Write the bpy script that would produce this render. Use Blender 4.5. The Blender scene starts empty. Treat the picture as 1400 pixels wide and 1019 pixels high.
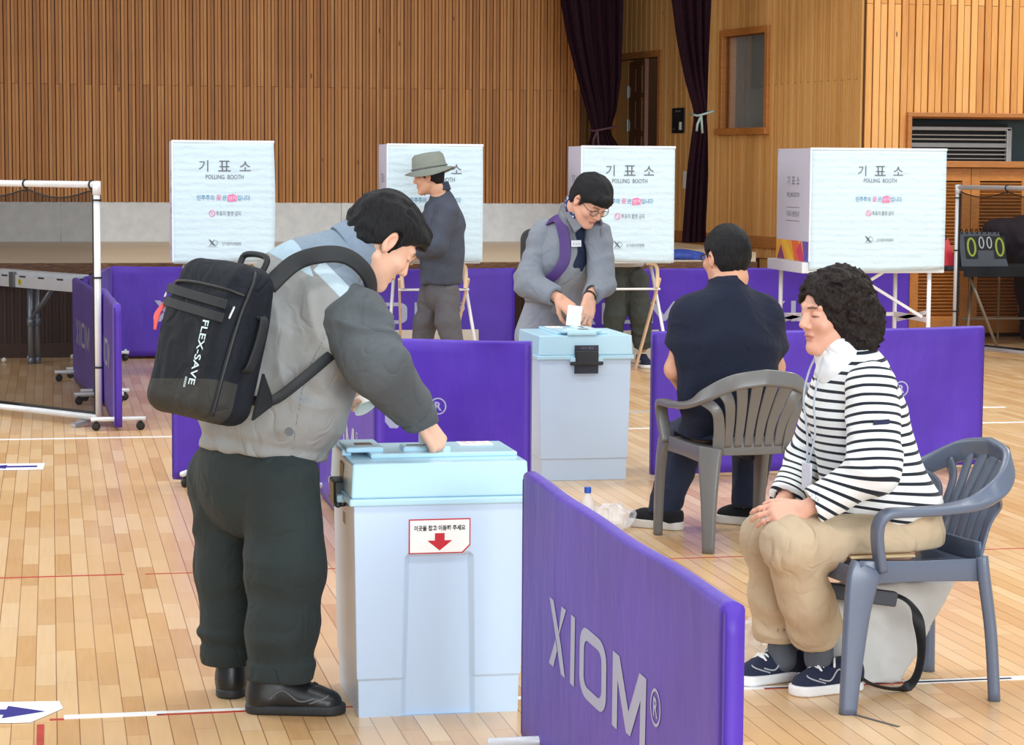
import bpy, math, random
import numpy as np
from mathutils import Vector, Matrix

scene = bpy.context.scene
COL = scene.collection
random.seed(4)

# ------------------------------------------------------------------ camera, light, exposure
cam_data = bpy.data.cameras.new('camera')
cam = bpy.data.objects.new('camera', cam_data)
COL.objects.link(cam)
CAMR = ((0.97976849, -0.01193468, 0.19977807), (-0.20003114, -0.09043371, 0.97560714), (0.00642311, -0.99583096, -0.09099141))
cam.matrix_world = Matrix(((CAMR[0][0], -CAMR[0][1], -CAMR[0][2], 0.0),
                           (CAMR[1][0], -CAMR[1][1], -CAMR[1][2], 0.0),
                           (CAMR[2][0], -CAMR[2][1], -CAMR[2][2], 1.57),
                           (0, 0, 0, 1)))
cam_data.sensor_fit = 'HORIZONTAL'
cam_data.sensor_width = 36.0
cam_data.lens = 36.0 * 3080.0 / 1400.0
cam_data.clip_start = 0.1
cam_data.clip_end = 200
scene.camera = cam

scene.view_settings.view_transform = 'Standard'
scene.view_settings.look = 'None'
scene.view_settings.gamma = 1.0
scene.view_settings.use_curve_mapping = False
scene.view_settings.exposure = 0.2

world = bpy.data.worlds.new('gym_daylight')
scene.world = world
world.use_nodes = True
wb = world.node_tree.nodes['Background']
wb.inputs[0].default_value = (0.86, 0.93, 1.0, 1)
wb.inputs[1].default_value = 0.44


def gym_lamp(name, loc, size, power, color=(1.0, 0.97, 0.93), rot=(0, 0, 0)):
    l = bpy.data.lights.new(name, 'AREA')
    l.shape = 'RECTANGLE'
    l.size, l.size_y = size
    l.energy = power
    l.color = color
    o = bpy.data.objects.new(name, l)
    COL.objects.link(o)
    o.location = loc
    o.rotation_euler = rot
    return o


for lx in (-3.0, 2.0, 7.0):
    for ly in (2.0, 7.5, 13.0):
        gym_lamp('ceiling_lamp', (lx, ly, 7.5), (2.2, 1.2), 115)
gym_lamp('ceiling_lamp', (10.0, 14.5, 6.8), (2.2, 1.6), 330)
gym_lamp('stage_lamp', (2.2, 20.6, 4.7), (7.0, 0.6), 48, (1.0, 0.95, 0.86), (math.radians(18), 0, 0))
# tall daylight windows along the gym wall behind and to the right of the camera
gym_lamp('daylight_fill', (3.5, -7.0, 3.6), (10.0, 3.0), 1500, (0.88, 0.95, 1.0), (math.radians(84), 0, 0))

gym_lamp('daylight_fill', (-8.0, 13.0, 4.0), (9.0, 2.5), 480, (0.95, 0.97, 1.0), (math.radians(84), 0, math.radians(-90)))  # added fill from the left to brighten the side wall, not a known window


# ------------------------------------------------------------------ materials
def lin(c):
    out = []
    for v in c[:3]:
        v = v / 255.0
        out.append(v / 12.92 if v <= 0.04045 else ((v + 0.055) / 1.055) ** 2.4)
    return (out[0], out[1], out[2], 1.0)


class NT:
    def __init__(self, name):
        self.m = bpy.data.materials.new(name)
        self.m.use_nodes = True
        self.t = self.m.node_tree
        self.b = self.t.nodes['Principled BSDF']
        self.out = self.t.nodes['Material Output']

    def n(self, typ, **kw):
        nd = self.t.nodes.new(typ)
        for k, v in kw.items():
            if k.startswith('i_'):
                key = k[2:]
                key = int(key) if key.isdigit() else key
                self.put(nd.inputs[key], v)
            else:
                setattr(nd, k, v)
        return nd

    def put(self, sock, v):
        if isinstance(v, bpy.types.NodeSocket):
            self.t.links.new(v, sock)
        else:
            sock.default_value = v

    def math(self, op, a, b=0.0, c=None):
        nd = self.n('ShaderNodeMath', operation=op)
        self.put(nd.inputs[0], a)
        self.put(nd.inputs[1], b)
        if c is not None:
            self.put(nd.inputs[2], c)
        return nd.outputs[0]

    def mix(self, fac, a, b, mode='MIX'):
        nd = self.n('ShaderNodeMix', data_type='RGBA', blend_type=mode)
        self.put(nd.inputs[0], fac)
        self.put(nd.inputs[6], a)
        self.put(nd.inputs[7], b)
        return nd.outputs[2]

    def ramp(self, fac, stops):
        nd = self.n('ShaderNodeValToRGB')
        cr = nd.color_ramp
        while len(cr.elements) > 1:
            cr.elements.remove(cr.elements[-1])
        cr.elements[0].position, cr.elements[0].color = stops[0]
        for p, cc in stops[1:]:
            e = cr.elements.new(p)
            e.color = cc
        self.put(nd.inputs[0], fac)
        return nd.outputs[0]

    def coord(self, scale=(1, 1, 1), src='Object'):
        tc = self.n('ShaderNodeTexCoord')
        mp = self.n('ShaderNodeMapping')
        self.t.links.new(tc.outputs[src], mp.inputs[0])
        mp.inputs['Scale'].default_value = scale
        return mp.outputs[0]

    def noise(self, vec, scale=5.0, detail=3.0, rough=0.55):
        nd = self.n('ShaderNodeTexNoise')
        self.put(nd.inputs['Vector'], vec)
        nd.inputs['Scale'].default_value = scale
        nd.inputs['Detail'].default_value = detail
        nd.inputs['Roughness'].default_value = rough
        return nd.outputs['Fac']

    def bump(self, h, strength=0.3, dist=0.01):
        nd = self.n('ShaderNodeBump')
        nd.inputs['Strength'].default_value = strength
        nd.inputs['Distance'].default_value = dist
        self.put(nd.inputs['Height'], h)
        self.t.links.new(nd.outputs[0], self.b.inputs['Normal'])

    def base(self, col, rough=0.6, metal=0.0, spec=0.5, sheen=0.0):
        self.put(self.b.inputs['Base Color'], col)
        self.put(self.b.inputs['Roughness'], rough)
        self.b.inputs['Metallic'].default_value = metal
        self.b.inputs['Specular IOR Level'].default_value = spec
        if sheen:
            self.b.inputs['Sheen Weight'].default_value = sheen


MATS = {}


def mat(name, rgb, rough=0.6, metal=0.0, spec=0.5, var=0.06, vscale=8.0, bump=0.0, bscale=60.0, bdist=0.004, stretch=(1, 1, 1), sheen=0.0, wrinkle=0.0):
    """plain material with a slight procedural variation of its own colour and a fine relief"""
    if name in MATS:
        return MATS[name]
    k = NT(name)
    c = lin(rgb)
    v = k.coord(stretch)
    nz = k.noise(v, vscale, 4.0)
    dark = tuple(x * (1 - var) for x in c[:3]) + (1,)
    lite = tuple(min(1, x * (1 + var)) for x in c[:3]) + (1,)
    k.base(k.ramp(nz, [(0.3, dark), (0.7, lite)]), rough, metal, spec, sheen)
    if wrinkle:
        w = k.noise(k.coord((1, 1, 0.8)), 7.0, 2.0, 0.5)
        tc = k.n('ShaderNodeVectorMath', operation='ADD')
        k.put(tc.inputs[0], k.coord((9, 9, 6)))
        cv = k.n('ShaderNodeCombineXYZ')
        k.put(cv.inputs[0], k.math('MULTIPLY', w, 3.0))
        k.put(cv.inputs[2], k.math('MULTIPLY', w, 4.0))
        k.put(tc.inputs[1], cv.outputs[0])
        w2 = k.noise(tc.outputs[0], 0.85, 2.0, 0.45)
        rid = k.math('ABSOLUTE', k.math('SUBTRACT', w2, 0.5))
        h = k.math('ADD', k.math('MULTIPLY', rid, 1.0), k.math('MULTIPLY', k.noise(v, bscale, 3.0), 0.03))
        k.bump(h, wrinkle, 0.05)
    elif bump:
        k.bump(k.noise(v, bscale, 4.0), bump, bdist)
    MATS[name] = k.m
    return k.m


def wood_slat(name, a, b, c, rough=0.5):
    k = NT(name)
    g = k.n('ShaderNodeNewGeometry')
    v = k.coord((14, 14, 0.7))
    nz = k.noise(v, 5.0, 6.0, 0.65)
    v2 = k.coord((1.2, 1.2, 0.5))
    nz2 = k.noise(v2, 1.5, 2.0)
    r = k.n('ShaderNodeNewGeometry').outputs['Random Per Island']
    f = k.math('MULTIPLY_ADD', r, 0.36, k.math('MULTIPLY_ADD', nz, 0.55, 0.09))
    f = k.math('ADD', f, k.math('MULTIPLY_ADD', nz2, 0.3, -0.22))
    col = k.ramp(f, [(0.15, lin(a)), (0.5, lin(b)), (0.9, lin(c))])
    # knots
    vo = k.n('ShaderNodeTexVoronoi')
    k.put(vo.inputs['Vector'], k.coord((2.6, 2.6, 0.8)))
    vo.inputs['Scale'].default_value = 1.7
    kn = k.math('LESS_THAN', vo.outputs['Distance'], 0.045)
    col = k.mix(k.math('MULTIPLY', kn, 0.75), col, lin((70, 35, 15)))
    k.base(col, rough, 0, 0.35)
    k.bump(nz, 0.15, 0.004)
    return k.m


def attr_mat(name, rough=0.6, spec=0.4, bump=0.0, bscale=200.0, bdist=0.002, sss=0.0, attr='Col'):
    k = NT(name)
    a = k.n('ShaderNodeAttribute', attribute_name=attr)
    v = k.coord()
    nz = k.noise(v, 30.0, 3.0)
    col = k.mix(0.12, a.outputs['Color'], k.mix(1.0, a.outputs['Color'], k.ramp(nz, [(0.3, (0.7, 0.7, 0.7, 1)), (0.7, (1.25, 1.25, 1.25, 1))]), 'MULTIPLY'))
    k.base(col, rough, 0, spec)
    if sss:
        k.b.inputs['Subsurface Weight'].default_value = sss
        k.b.inputs['Subsurface Radius'].default_value = (0.01, 0.004, 0.002)
    if bump:
        k.bump(k.noise(v, bscale, 3.0), bump, bdist)
    return k.m


# ------------------------------------------------------------------ objects, things, parts
ORG = {}


def V(*a):
    return np.array(a, dtype=float)


def tag(o, label=None, cat=None, group=None, kind=None):
    if label:
        o['label'] = label
    if cat:
        o['category'] = cat
    if group:
        o['group'] = group
    if kind:
        o['kind'] = kind
    return o


def empty(name, loc=(0, 0, 0), rotz=0.0, label=None, cat=None, group=None):
    o = bpy.data.objects.new(name, None)
    o.empty_display_size = 0.1
    COL.objects.link(o)
    o.location = loc
    o.rotation_euler = (0, 0, rotz)
    ORG[o.name] = np.array(loc, dtype=float)
    return tag(o, label, cat, group)


def link_mesh(name, me, m, parent=None, world=False, smooth=False, bevel=0.0, segs=2, label=None):
    o = bpy.data.objects.new(name, me)
    COL.objects.link(o)
    if m is not None:
        for mm in (m if isinstance(m, (list, tuple)) else [m]):
            me.materials.append(mm)
    if smooth:
        me.polygons.foreach_set('use_smooth', [True] * len(me.polygons))
    org = np.zeros(3)
    if parent is not None:
        o.parent = parent
        org = ORG[parent.name]
        if world:
            co = np.empty(len(me.vertices) * 3)
            me.vertices.foreach_get('co', co)
            co = (co.reshape(-1, 3) - org).ravel()
            me.vertices.foreach_set('co', co)
    ORG[o.name] = org
    if bevel:
        b = o.modifiers.new('bevel', 'BEVEL')
        b.width = bevel
        b.segments = segs
        b.limit_method = 'ANGLE'
        b.angle_limit = math.radians(38)
    if label:
        o['label'] = label
    me.update()
    return o


def rotz(a):
    c, s = math.cos(a), math.sin(a)
    return np.array([[c, -s, 0], [s, c, 0], [0, 0, 1]])


def unit(v):
    v = np.asarray(v, dtype=float)
    return v / np.linalg.norm(v)


class MB:
    """collects faces, then links them as ONE mesh object"""

    def __init__(self):
        self.v, self.f, self.mi, self.cur = [], [], [], 0

    def add(self, vs, fs):
        k = len(self.v)
        self.v += [tuple(map(float, p)) for p in vs]
        self.f += [tuple(i + k for i in f) for f in fs]
        self.mi += [self.cur] * len(fs)
        return self

    def box(self, c, s, R=None):
        c = np.asarray(c, dtype=float)
        h = np.asarray(s, dtype=float) / 2
        vs = []
        for x in (-1, 1):
            for y in (-1, 1):
                for z in (-1, 1):
                    p = np.array([x, y, z]) * h
                    if R is not None:
                        p = R @ p
                    vs.append(c + p)
        return self.add(vs, [(0, 1, 3, 2), (4, 6, 7, 5), (0, 4, 5, 1), (2, 3, 7, 6), (0, 2, 6, 4), (1, 5, 7, 3)])

    def bar(self, a, b, w, h, up=(0, 0, 1)):
        """rectangular bar from a to b"""
        a, b = np.asarray(a, float), np.asarray(b, float)
        d = unit(b - a)
        up = np.asarray(up, float)
        if abs(np.dot(d, up)) > 0.98:
            up = np.array([1.0, 0, 0])
        s = unit(np.cross(d, up))
        u = np.cross(s, d)
        return self.box((a + b) / 2, (np.linalg.norm(b - a), w, h), np.array([d, s, u]).T)

    def tube(self, path, r, n=10, cap=True, closed=False):
        path = [np.asarray(p, float) for p in path]
        m = len(path)
        rs = r if isinstance(r, (list, tuple, np.ndarray)) else [r] * m
        vs, fs = [], []
        prev = None
        for i, p in enumerate(path):
            if closed:
                d = unit(path[(i + 1) % m] - path[i - 1])
            else:
                d = unit(path[min(i + 1, m - 1)] - path[max(i - 1, 0)])
            if prev is None:
                ref = np.array([0, 0, 1.0]) if abs(d[2]) < 0.9 else np.array([1.0, 0, 0])
                s = unit(np.cross(d, ref))
            else:
                s = unit(prev - d * np.dot(prev, d))
            prev = s
            u = np.cross(d, s)
            for k in range(n):
                a = 2 * math.pi * k / n
                vs.append(p + rs[i] * (math.cos(a) * s + math.sin(a) * u))
        for i in range(m if closed else m - 1):
            j = (i + 1) % m
            for k in range(n):
                k2 = (k + 1) % n
                fs.append((i * n + k, i * n + k2, j * n + k2, j * n + k))
        if cap and not closed:
            fs.append(tuple(range(n))[::-1])
            fs.append(tuple((m - 1) * n + k for k in range(n)))
        return self.add(vs, fs)

    def sweep(self, path, ups, ws, hs, n=3, closed=False):
        """rounded-rectangle section swept along path; ups give the local thickness (h) direction, w is the width across"""
        path = [np.asarray(p, float) for p in path]
        m = len(path)
        sec = []
        for q in range(4):
            sx, sy = [(1, 1), (-1, 1), (-1, -1), (1, -1)][q]
            for k in range(n):
                a = (q + k / max(1, n - 1)) * math.pi / 2
                sec.append((sx, sy, math.cos(a), math.sin(a)))
        N = len(sec)
        vs, fs = [], []
        for i, p in enumerate(path):
            d = unit(path[min(i + 1, m - 1)] - path[max(i - 1, 0)])
            u = np.asarray(ups[i], float)
            u = unit(u - d * np.dot(u, d))
            s = np.cross(d, u)
            w, h = ws[i] / 2, hs[i] / 2
            r = min(w, h) * 0.7
            for sx, sy, ca, sa in sec:
                vs.append(p + s * (sx * (w - r) + r * ca) + u * (sy * (h - r) + r * sa))
        for i in range(m - 1):
            for k in range(N):
                k2 = (k + 1) % N
                fs.append((i * N + k, i * N + k2, (i + 1) * N + k2, (i + 1) * N + k))
        fs.append(tuple(range(N))[::-1])
        fs.append(tuple((m - 1) * N + k for k in range(N)))
        return self.add(vs, fs)

    def lathe(self, prof, n=20, c=(0, 0, 0), R=None):
        vs, fs = [], []
        c = np.asarray(c, float)
        for r, z in prof:
            for k in range(n):
                a = 2 * math.pi * k / n
                p = np.array([r * math.cos(a), r * math.sin(a), z])
                vs.append(c + (R @ p if R is not None else p))
        for i in range(len(prof) - 1):
            for k in range(n):
                k2 = (k + 1) % n
                fs.append((i * n + k, i * n + k2, (i + 1) * n + k2, (i + 1) * n + k))
        fs.append(tuple(range(n))[::-1])
        fs.append(tuple((len(prof) - 1) * n + k for k in range(n)))
        return self.add(vs, fs)

    def grid(self, fn, nu, nv, wrap=False):
        vs = [fn(i / nu, j / nv) for j in range(nv + 1) for i in range(nu + 1)]
        fs = []
        for j in range(nv):
            for i in range(nu):
                a = j * (nu + 1) + i
                fs.append((a, a + 1, a + nu + 2, a + nu + 1))
        return self.add(vs, fs)

    def prism(self, pts, fn, t):
        """extrude 2-D polygon pts; fn maps (u, v, w) to a point, w in 0..t"""
        n = len(pts)
        vs = [fn(u, v, t) for u, v in pts] + [fn(u, v, 0) for u, v in pts]
        fs = [tuple(range(n)), tuple(range(n, 2 * n))[::-1]]
        for k in range(n):
            k2 = (k + 1) % n
            fs.append((k, k + n, k2 + n, k2))
        return self.add(vs, fs)

    def mesh(self, name):
        me = bpy.data.meshes.new(name)
        me.from_pydata(self.v, [], self.f)
        if any(self.mi):
            me.polygons.foreach_set('material_index', self.mi)
        me.update()
        return me

    def build(self, name, m, parent=None, **kw):
        return link_mesh(name, self.mesh(name), m, parent, **kw)


def copy_tree(o, parent=None):
    c = o.copy()
    COL.objects.link(c)
    if parent is not None:
        c.parent = parent
    ORG[c.name] = ORG.get(o.name, np.zeros(3))
    for ch in list(o.children):
        copy_tree(ch, c)
    return c


def catmull(pts, n=8):
    pts = [np.asarray(p, float) for p in pts]
    out = []
    m = len(pts)
    for i in range(m - 1):
        p0, p1, p2, p3 = pts[max(i - 1, 0)], pts[i], pts[i + 1], pts[min(i + 2, m - 1)]
        for k in range(n):
            t = k / n
            out.append(0.5 * ((2 * p1) + (-p0 + p2) * t + (2 * p0 - 5 * p1 + 4 * p2 - p3) * t * t + (-p0 + 3 * p1 - 3 * p2 + p3) * t ** 3))
    out.append(pts[-1])
    return out


# ------------------------------------------------------------------ lettering
def text_pts(s, bold=0.0, spacing=1.0):
    cu = bpy.data.curves.new('lettering', 'FONT')
    cu.body = s
    cu.offset = bold
    cu.space_character = spacing
    cu.resolution_u = 3
    ob = bpy.data.objects.new('lettering', cu)
    COL.objects.link(ob)
    dg = bpy.context.evaluated_depsgraph_get()
    me = bpy.data.meshes.new_from_object(ob.evaluated_get(dg))
    vs = np.array([v.co[:] for v in me.vertices]).reshape(-1, 3)
    fs = [tuple(p.vertices) for p in me.polygons]
    bpy.data.objects.remove(ob)
    bpy.data.meshes.remove(me)
    bpy.data.curves.remove(cu)
    return vs, fs


def letter(mb, s, fn, cx, cy, h=None, w=None, bold=0.0, spacing=1.0, rot=0.0):
    """add text s to mb: centred on (cx, cy), scaled to height h and/or width w; fn maps (u, v) to a point"""
    vs, fs = text_pts(s, bold, spacing)
    if len(vs) == 0:
        return
    lo, hi = vs.min(0), vs.max(0)
    sy = h / (hi[1] - lo[1]) if h else None
    sx = w / (hi[0] - lo[0]) if w else None
    sx = sx or sy
    sy = sy or sx
    c, sn = math.cos(rot), math.sin(rot)
    out = []
    for p in vs:
        u = (p[0] - (lo[0] + hi[0]) / 2) * sx
        v = (p[1] - (lo[1] + hi[1]) / 2) * sy
        out.append(fn(cx + c * u - sn * v, cy + sn * u + c * v))
    mb.add(out, fs)


def flat(o, u, v, n, off=0.0):
    o, u, v, n = (np.asarray(q, float) for q in (o, u, v, n))
    return lambda a, b, w=0.0: o + u * a + v * b + n * (off + w)

# ------------------------------------------------------------------ smooth bodies: distance fields turned into one mesh
def vnoise(p):
    i = np.floor(p)
    f = p - i
    u = f * f * (3 - 2 * f)

    def h(dx, dy, dz):
        n = (i[:, 0] + dx) * 127.1 + (i[:, 1] + dy) * 311.7 + (i[:, 2] + dz) * 74.7
        s = np.sin(n) * 43758.5453
        return s - np.floor(s)
    x, y, z = u[:, 0], u[:, 1], u[:, 2]
    a = h(0, 0, 0) * (1 - x) + h(1, 0, 0) * x
    b = h(0, 1, 0) * (1 - x) + h(1, 1, 0) * x
    c = h(0, 0, 1) * (1 - x) + h(1, 0, 1) * x
    d = h(0, 1, 1) * (1 - x) + h(1, 1, 1) * x
    e = a * (1 - y) + b * y
    g = c * (1 - y) + d * y
    return (e * (1 - z) + g * z) * 2 - 1


def folds(p, d, axis, along=5.0, across=16.0, amp=0.006, seed=0.0):
    """cloth wrinkles: noise squeezed along one axis, ridged"""
    axis = unit(axis)
    t = p @ axis
    q = p * along + np.outer(t * (across - along), axis) + seed
    w = vnoise(q + 1.3 * vnoise(p * 4 + seed)[:, None])
    return d - amp * (1 - 2 * np.abs(w))


def smin(a, b, k):
    if k <= 0:
        return np.minimum(a, b)
    h = np.clip(0.5 + 0.5 * (b - a) / k, 0, 1)
    return b + (a - b) * h - k * h * (1 - h)


def smax(a, b, k):
    return -smin(-a, -b, k)


def cone(p, a, b, ra, rb, n=None, sa=1.0, sb=1.0):
    a = np.asarray(a, float)
    b = np.asarray(b, float)
    ba = b - a
    v = p - a
    h = np.clip(v @ ba / max(1e-9, ba @ ba), 0, 1)
    v = v - h[:, None] * ba
    r = ra + (rb - ra) * h
    if n is not None:
        n = unit(n)
        s = sa + (sb - sa) * h
        v = v + np.outer((v @ n) * (1 / s - 1), n)
        return (np.linalg.norm(v, axis=1) - r) * np.minimum(1.0, s * 1.1)
    return np.linalg.norm(v, axis=1) - r


def chain(p, pts, rs, k=0.02, n=None, ss=None):
    d = None
    for i in range(len(pts) - 1):
        if n is None:
            q = cone(p, pts[i], pts[i + 1], rs[i], rs[i + 1])
        else:
            nn = n[i] if isinstance(n, list) else n
            q = cone(p, pts[i], pts[i + 1], rs[i], rs[i + 1], nn, ss[i], ss[i + 1])
        d = q if d is None else smin(d, q, k)
    return d


def ell(p, c, r, R=None):
    v = p - np.asarray(c, float)
    if R is not None:
        v = v @ R          # columns of R are the local axes
    r = np.asarray(r, float)
    k0 = np.linalg.norm(v / r, axis=1)
    k1 = np.linalg.norm(v / (r * r), axis=1)
    return k0 * (k0 - 1) / np.maximum(k1, 1e-6)


def rbox(p, c, half, rad=0.01, R=None):
    v = p - np.asarray(c, float)
    if R is not None:
        v = v @ R
    q = np.abs(v) - (np.asarray(half, float) - rad)
    return np.linalg.norm(np.maximum(q, 0), axis=1) + np.minimum(q.max(1), 0) - rad


def plane(p, c, n):
    return (p - np.asarray(c, float)) @ unit(n)


def surface(f, lo, hi, h):
    """surface nets on the cells near the zero set of f"""
    lo = np.asarray(lo, float)
    hi = np.asarray(hi, float)
    B = 4
    nb = np.ceil((hi - lo) / (h * B)).astype(int) + 1
    # two coarse passes: 16h blocks, then 4h blocks
    nb4 = np.ceil(nb / 4).astype(int)
    g = np.stack(np.meshgrid(*[np.arange(k) for k in nb4], indexing='ij'), -1).reshape(-1, 3)
    d = f(lo + (g + 0.5) * (h * B * 4))
    g = g[np.abs(d) < h * B * 4 * 1.5]
    o = np.stack(np.meshgrid(*[np.arange(4)] * 3, indexing='ij'), -1).reshape(-1, 3)
    g = (g[:, None, :] * 4 + o[None]).reshape(-1, 3)
    d = np.concatenate([f(lo + (q + 0.5) * (h * B)) for q in np.array_split(g, max(1, len(g) // 400000))]) if len(g) else np.zeros(0)
    g = g[np.abs(d) < h * B * 1.5]
    c5 = np.stack(np.meshgrid(*[np.arange(B + 1)] * 3, indexing='ij'), -1).reshape(-1, 3)
    cells, vals = [], []
    corner = np.array([[0, 0, 0], [1, 0, 0], [0, 1, 0], [1, 1, 0], [0, 0, 1], [1, 0, 1], [0, 1, 1], [1, 1, 1]])
    for q in np.array_split(g, max(1, len(g) // 2500)):
        idx = q[:, None, :] * B + c5[None]
        w = f(lo + idx.reshape(-1, 3) * h).reshape(len(q), B + 1, B + 1, B + 1)
        cv = np.stack([w[:, a:a + B, b:b + B, c:c + B] for a, b, c in corner], -1)
        ins = cv < 0
        mask = ins.any(-1) & ~ins.all(-1)
        bi, x, y, z = np.nonzero(mask)
        cells.append(q[bi] * B + np.stack([x, y, z], -1))
        vals.append(cv[mask])
    cells = np.concatenate(cells)
    vals = np.concatenate(vals)
    S = int(nb.max()) * B * 4 + 8
    key = (cells[:, 0] * S + cells[:, 1]) * S + cells[:, 2]
    order = np.argsort(key)
    key, cells, vals = key[order], cells[order], vals[order]
    acc = np.zeros((len(cells), 3))
    cnt = np.zeros(len(cells))
    for i in range(8):
        for j in range(i + 1, 8):
            if np.abs(corner[i] - corner[j]).sum() != 1:
                continue
            a, b = vals[:, i], vals[:, j]
            m = (a < 0) != (b < 0)
            t = np.where(m, a / np.where(m, a - b, 1), 0)
            acc += np.where(m[:, None], corner[i] + t[:, None] * (corner[j] - corner[i]), 0)
            cnt += m
    verts = lo + (cells + acc / cnt[:, None]) * h
    faces = []
    for ax in range(3):
        e = [1, 2, 4][ax]
        a, b = vals[:, 0] < 0, vals[:, e] < 0
        m = a != b
        cc = cells[m]
        fl = a[m]
        u = np.zeros(3, int)
        w = np.zeros(3, int)
        u[(ax + 1) % 3] = 1
        w[(ax + 2) % 3] = 1
        qs = []
        ok = np.ones(len(cc), bool)
        for off in (0 * u, -u, -u - w, -w):
            c2 = cc + off
            k2 = (c2[:, 0] * S + c2[:, 1]) * S + c2[:, 2]
            ix = np.clip(np.searchsorted(key, k2), 0, len(key) - 1)
            ok &= key[ix] == k2
            qs.append(ix)
        qd = np.stack(qs, -1)
        qd[~fl] = qd[~fl][:, ::-1]
        faces.append(qd[ok])
    return verts, np.concatenate(faces)


def sdf_obj(name, f, lo, hi, h, m, parent, color=None, attr=None, label=None, smooth_iter=1):
    vs, fs = surface(f, lo, hi, h)
    for _ in range(smooth_iter):            # relax towards the neighbours' mean, once
        acc = np.zeros_like(vs)
        cnt = np.zeros(len(vs))
        for a, b in ((0, 1), (1, 2), (2, 3), (3, 0)):
            np.add.at(acc, fs[:, a], vs[fs[:, b]])
            np.add.at(acc, fs[:, b], vs[fs[:, a]])
            np.add.at(cnt, fs[:, a], 1)
            np.add.at(cnt, fs[:, b], 1)
        vs = 0.45 * vs + 0.55 * acc / np.maximum(cnt, 1)[:, None]
    me = bpy.data.meshes.new(name)
    me.vertices.add(len(vs))
    me.vertices.foreach_set('co', vs.ravel())
    me.loops.add(len(fs) * 4)
    me.loops.foreach_set('vertex_index', fs.ravel().astype(np.int32))
    me.polygons.add(len(fs))
    me.polygons.foreach_set('loop_start', (np.arange(len(fs)) * 4).astype(np.int32))
    me.update(calc_edges=True)
    if color is not None:
        c = color(vs)
        at_ = me.attributes.new('Col', 'FLOAT_COLOR', 'POINT')
        at_.data.foreach_set('color', np.concatenate([c, np.ones((len(vs), 1))], 1).ravel())
    if attr is not None:
        for nm, fn in attr.items():
            at_ = me.attributes.new(nm, 'FLOAT', 'POINT')
            at_.data.foreach_set('value', np.asarray(fn(vs), float))
    return link_mesh(name, me, m, parent, world=True, smooth=True, label=label)

# ------------------------------------------------------------------ the hall: floor
def floor_mat():
    k = NT('maple_strip_floor')
    tc = k.n('ShaderNodeTexCoord')
    sp = k.n('ShaderNodeSeparateXYZ')
    k.t.links.new(tc.outputs['Object'], sp.inputs[0])
    X, Y = sp.outputs[0], sp.outputs[1]
    W, L = 0.0625, 0.46
    sx = k.math('DIVIDE', X, W)
    col = k.math('FLOOR', sx)
    fx = k.math('SUBTRACT', sx, col)
    wn = k.n('ShaderNodeTexWhiteNoise', noise_dimensions='1D')
    k.put(wn.inputs['W'], col)
    sy = k.math('ADD', k.math('DIVIDE', Y, L), k.math('MULTIPLY', wn.outputs['Value'], 7.0))
    row = k.math('FLOOR', sy)
    fy = k.math('SUBTRACT', sy, row)
    w2 = k.n('ShaderNodeTexWhiteNoise', noise_dimensions='2D')
    cv = k.n('ShaderNodeCombineXYZ')
    k.put(cv.inputs[0], col)
    k.put(cv.inputs[1], row)
    k.t.links.new(cv.outputs[0], w2.inputs['Vector'])
    g = k.noise(k.coord((30, 1.6, 1)), 3.0, 5.0, 0.6)
    f = k.math('ADD', k.math('MULTIPLY', w2.outputs['Value'], 0.75), k.math('MULTIPLY_ADD', g, 0.5, -0.12))
    c = k.ramp(f, [(0.0, lin((200, 152, 100))), (0.35, lin((216, 174, 122))), (0.7, lin((225, 187, 138))), (1.0, lin((232, 202, 160)))])
    # broad worn patches
    wp = k.noise(k.coord((0.8, 0.5, 1)), 1.6, 2.0)
    c = k.mix(k.math('MULTIPLY', k.math('SUBTRACT', wp, 0.45), 0.9), c, lin((232, 204, 176)))
    e = k.math('MINIMUM', fx, k.math('SUBTRACT', 1.0, fx))
    ed = k.math('LESS_THAN', e, 0.026)
    third = k.math('LESS_THAN', k.math('FRACT', k.math('DIVIDE', col, 4.0)), 0.2)
    e2 = k.math('MINIMUM', fy, k.math('SUBTRACT', 1.0, fy))
    ed2 = k.math('LESS_THAN', e2, 0.004)
    lines = k.math('MAXIMUM', k.math('MULTIPLY', ed, k.math('MULTIPLY_ADD', third, 0.25, 0.6)), k.math('MULTIPLY', ed2, 0.35))
    c = k.mix(lines, c, lin((110, 66, 34)))
    k.base(c, k.math('MULTIPLY_ADD', g, 0.12, 0.26), 0, 0.5)
    k.b.inputs['Coat Weight'].default_value = 0.25
    k.b.inputs['Coat Roughness'].default_value = 0.18
    k.bump(k.math('SUBTRACT', 1.0, lines), 0.15, 0.001)
    return k.m


mb = MB()
mb.add([(-9, -4, 0), (14, -4, 0), (14, 27, 0), (-9, 27, 0)], [(0, 1, 2, 3)])
floor = mb.build('floor', floor_mat())
tag(floor, 'varnished pale strip wood sports hall floor', kind='structure')

line_white = mat('floor_paint_white', (236, 238, 240), 0.4, var=0.1, vscale=14)
line_red = mat('floor_paint_red', (178, 62, 50), 0.45, var=0.15, vscale=14)
line_blue = mat('floor_paint_blue', (150, 190, 215), 0.45)


def floor_line(name, x0, x1, y, w, m, z=0.0012, along='x', label=None):
    b = MB()
    if along == 'x':
        b.box(((x0 + x1) / 2, y, z / 2), (x1 - x0, w, z))
    else:
        b.box((y, (x0 + x1) / 2, z / 2), (w, x1 - x0, z))
    return b.build(name, m, floor, label=label)


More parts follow.
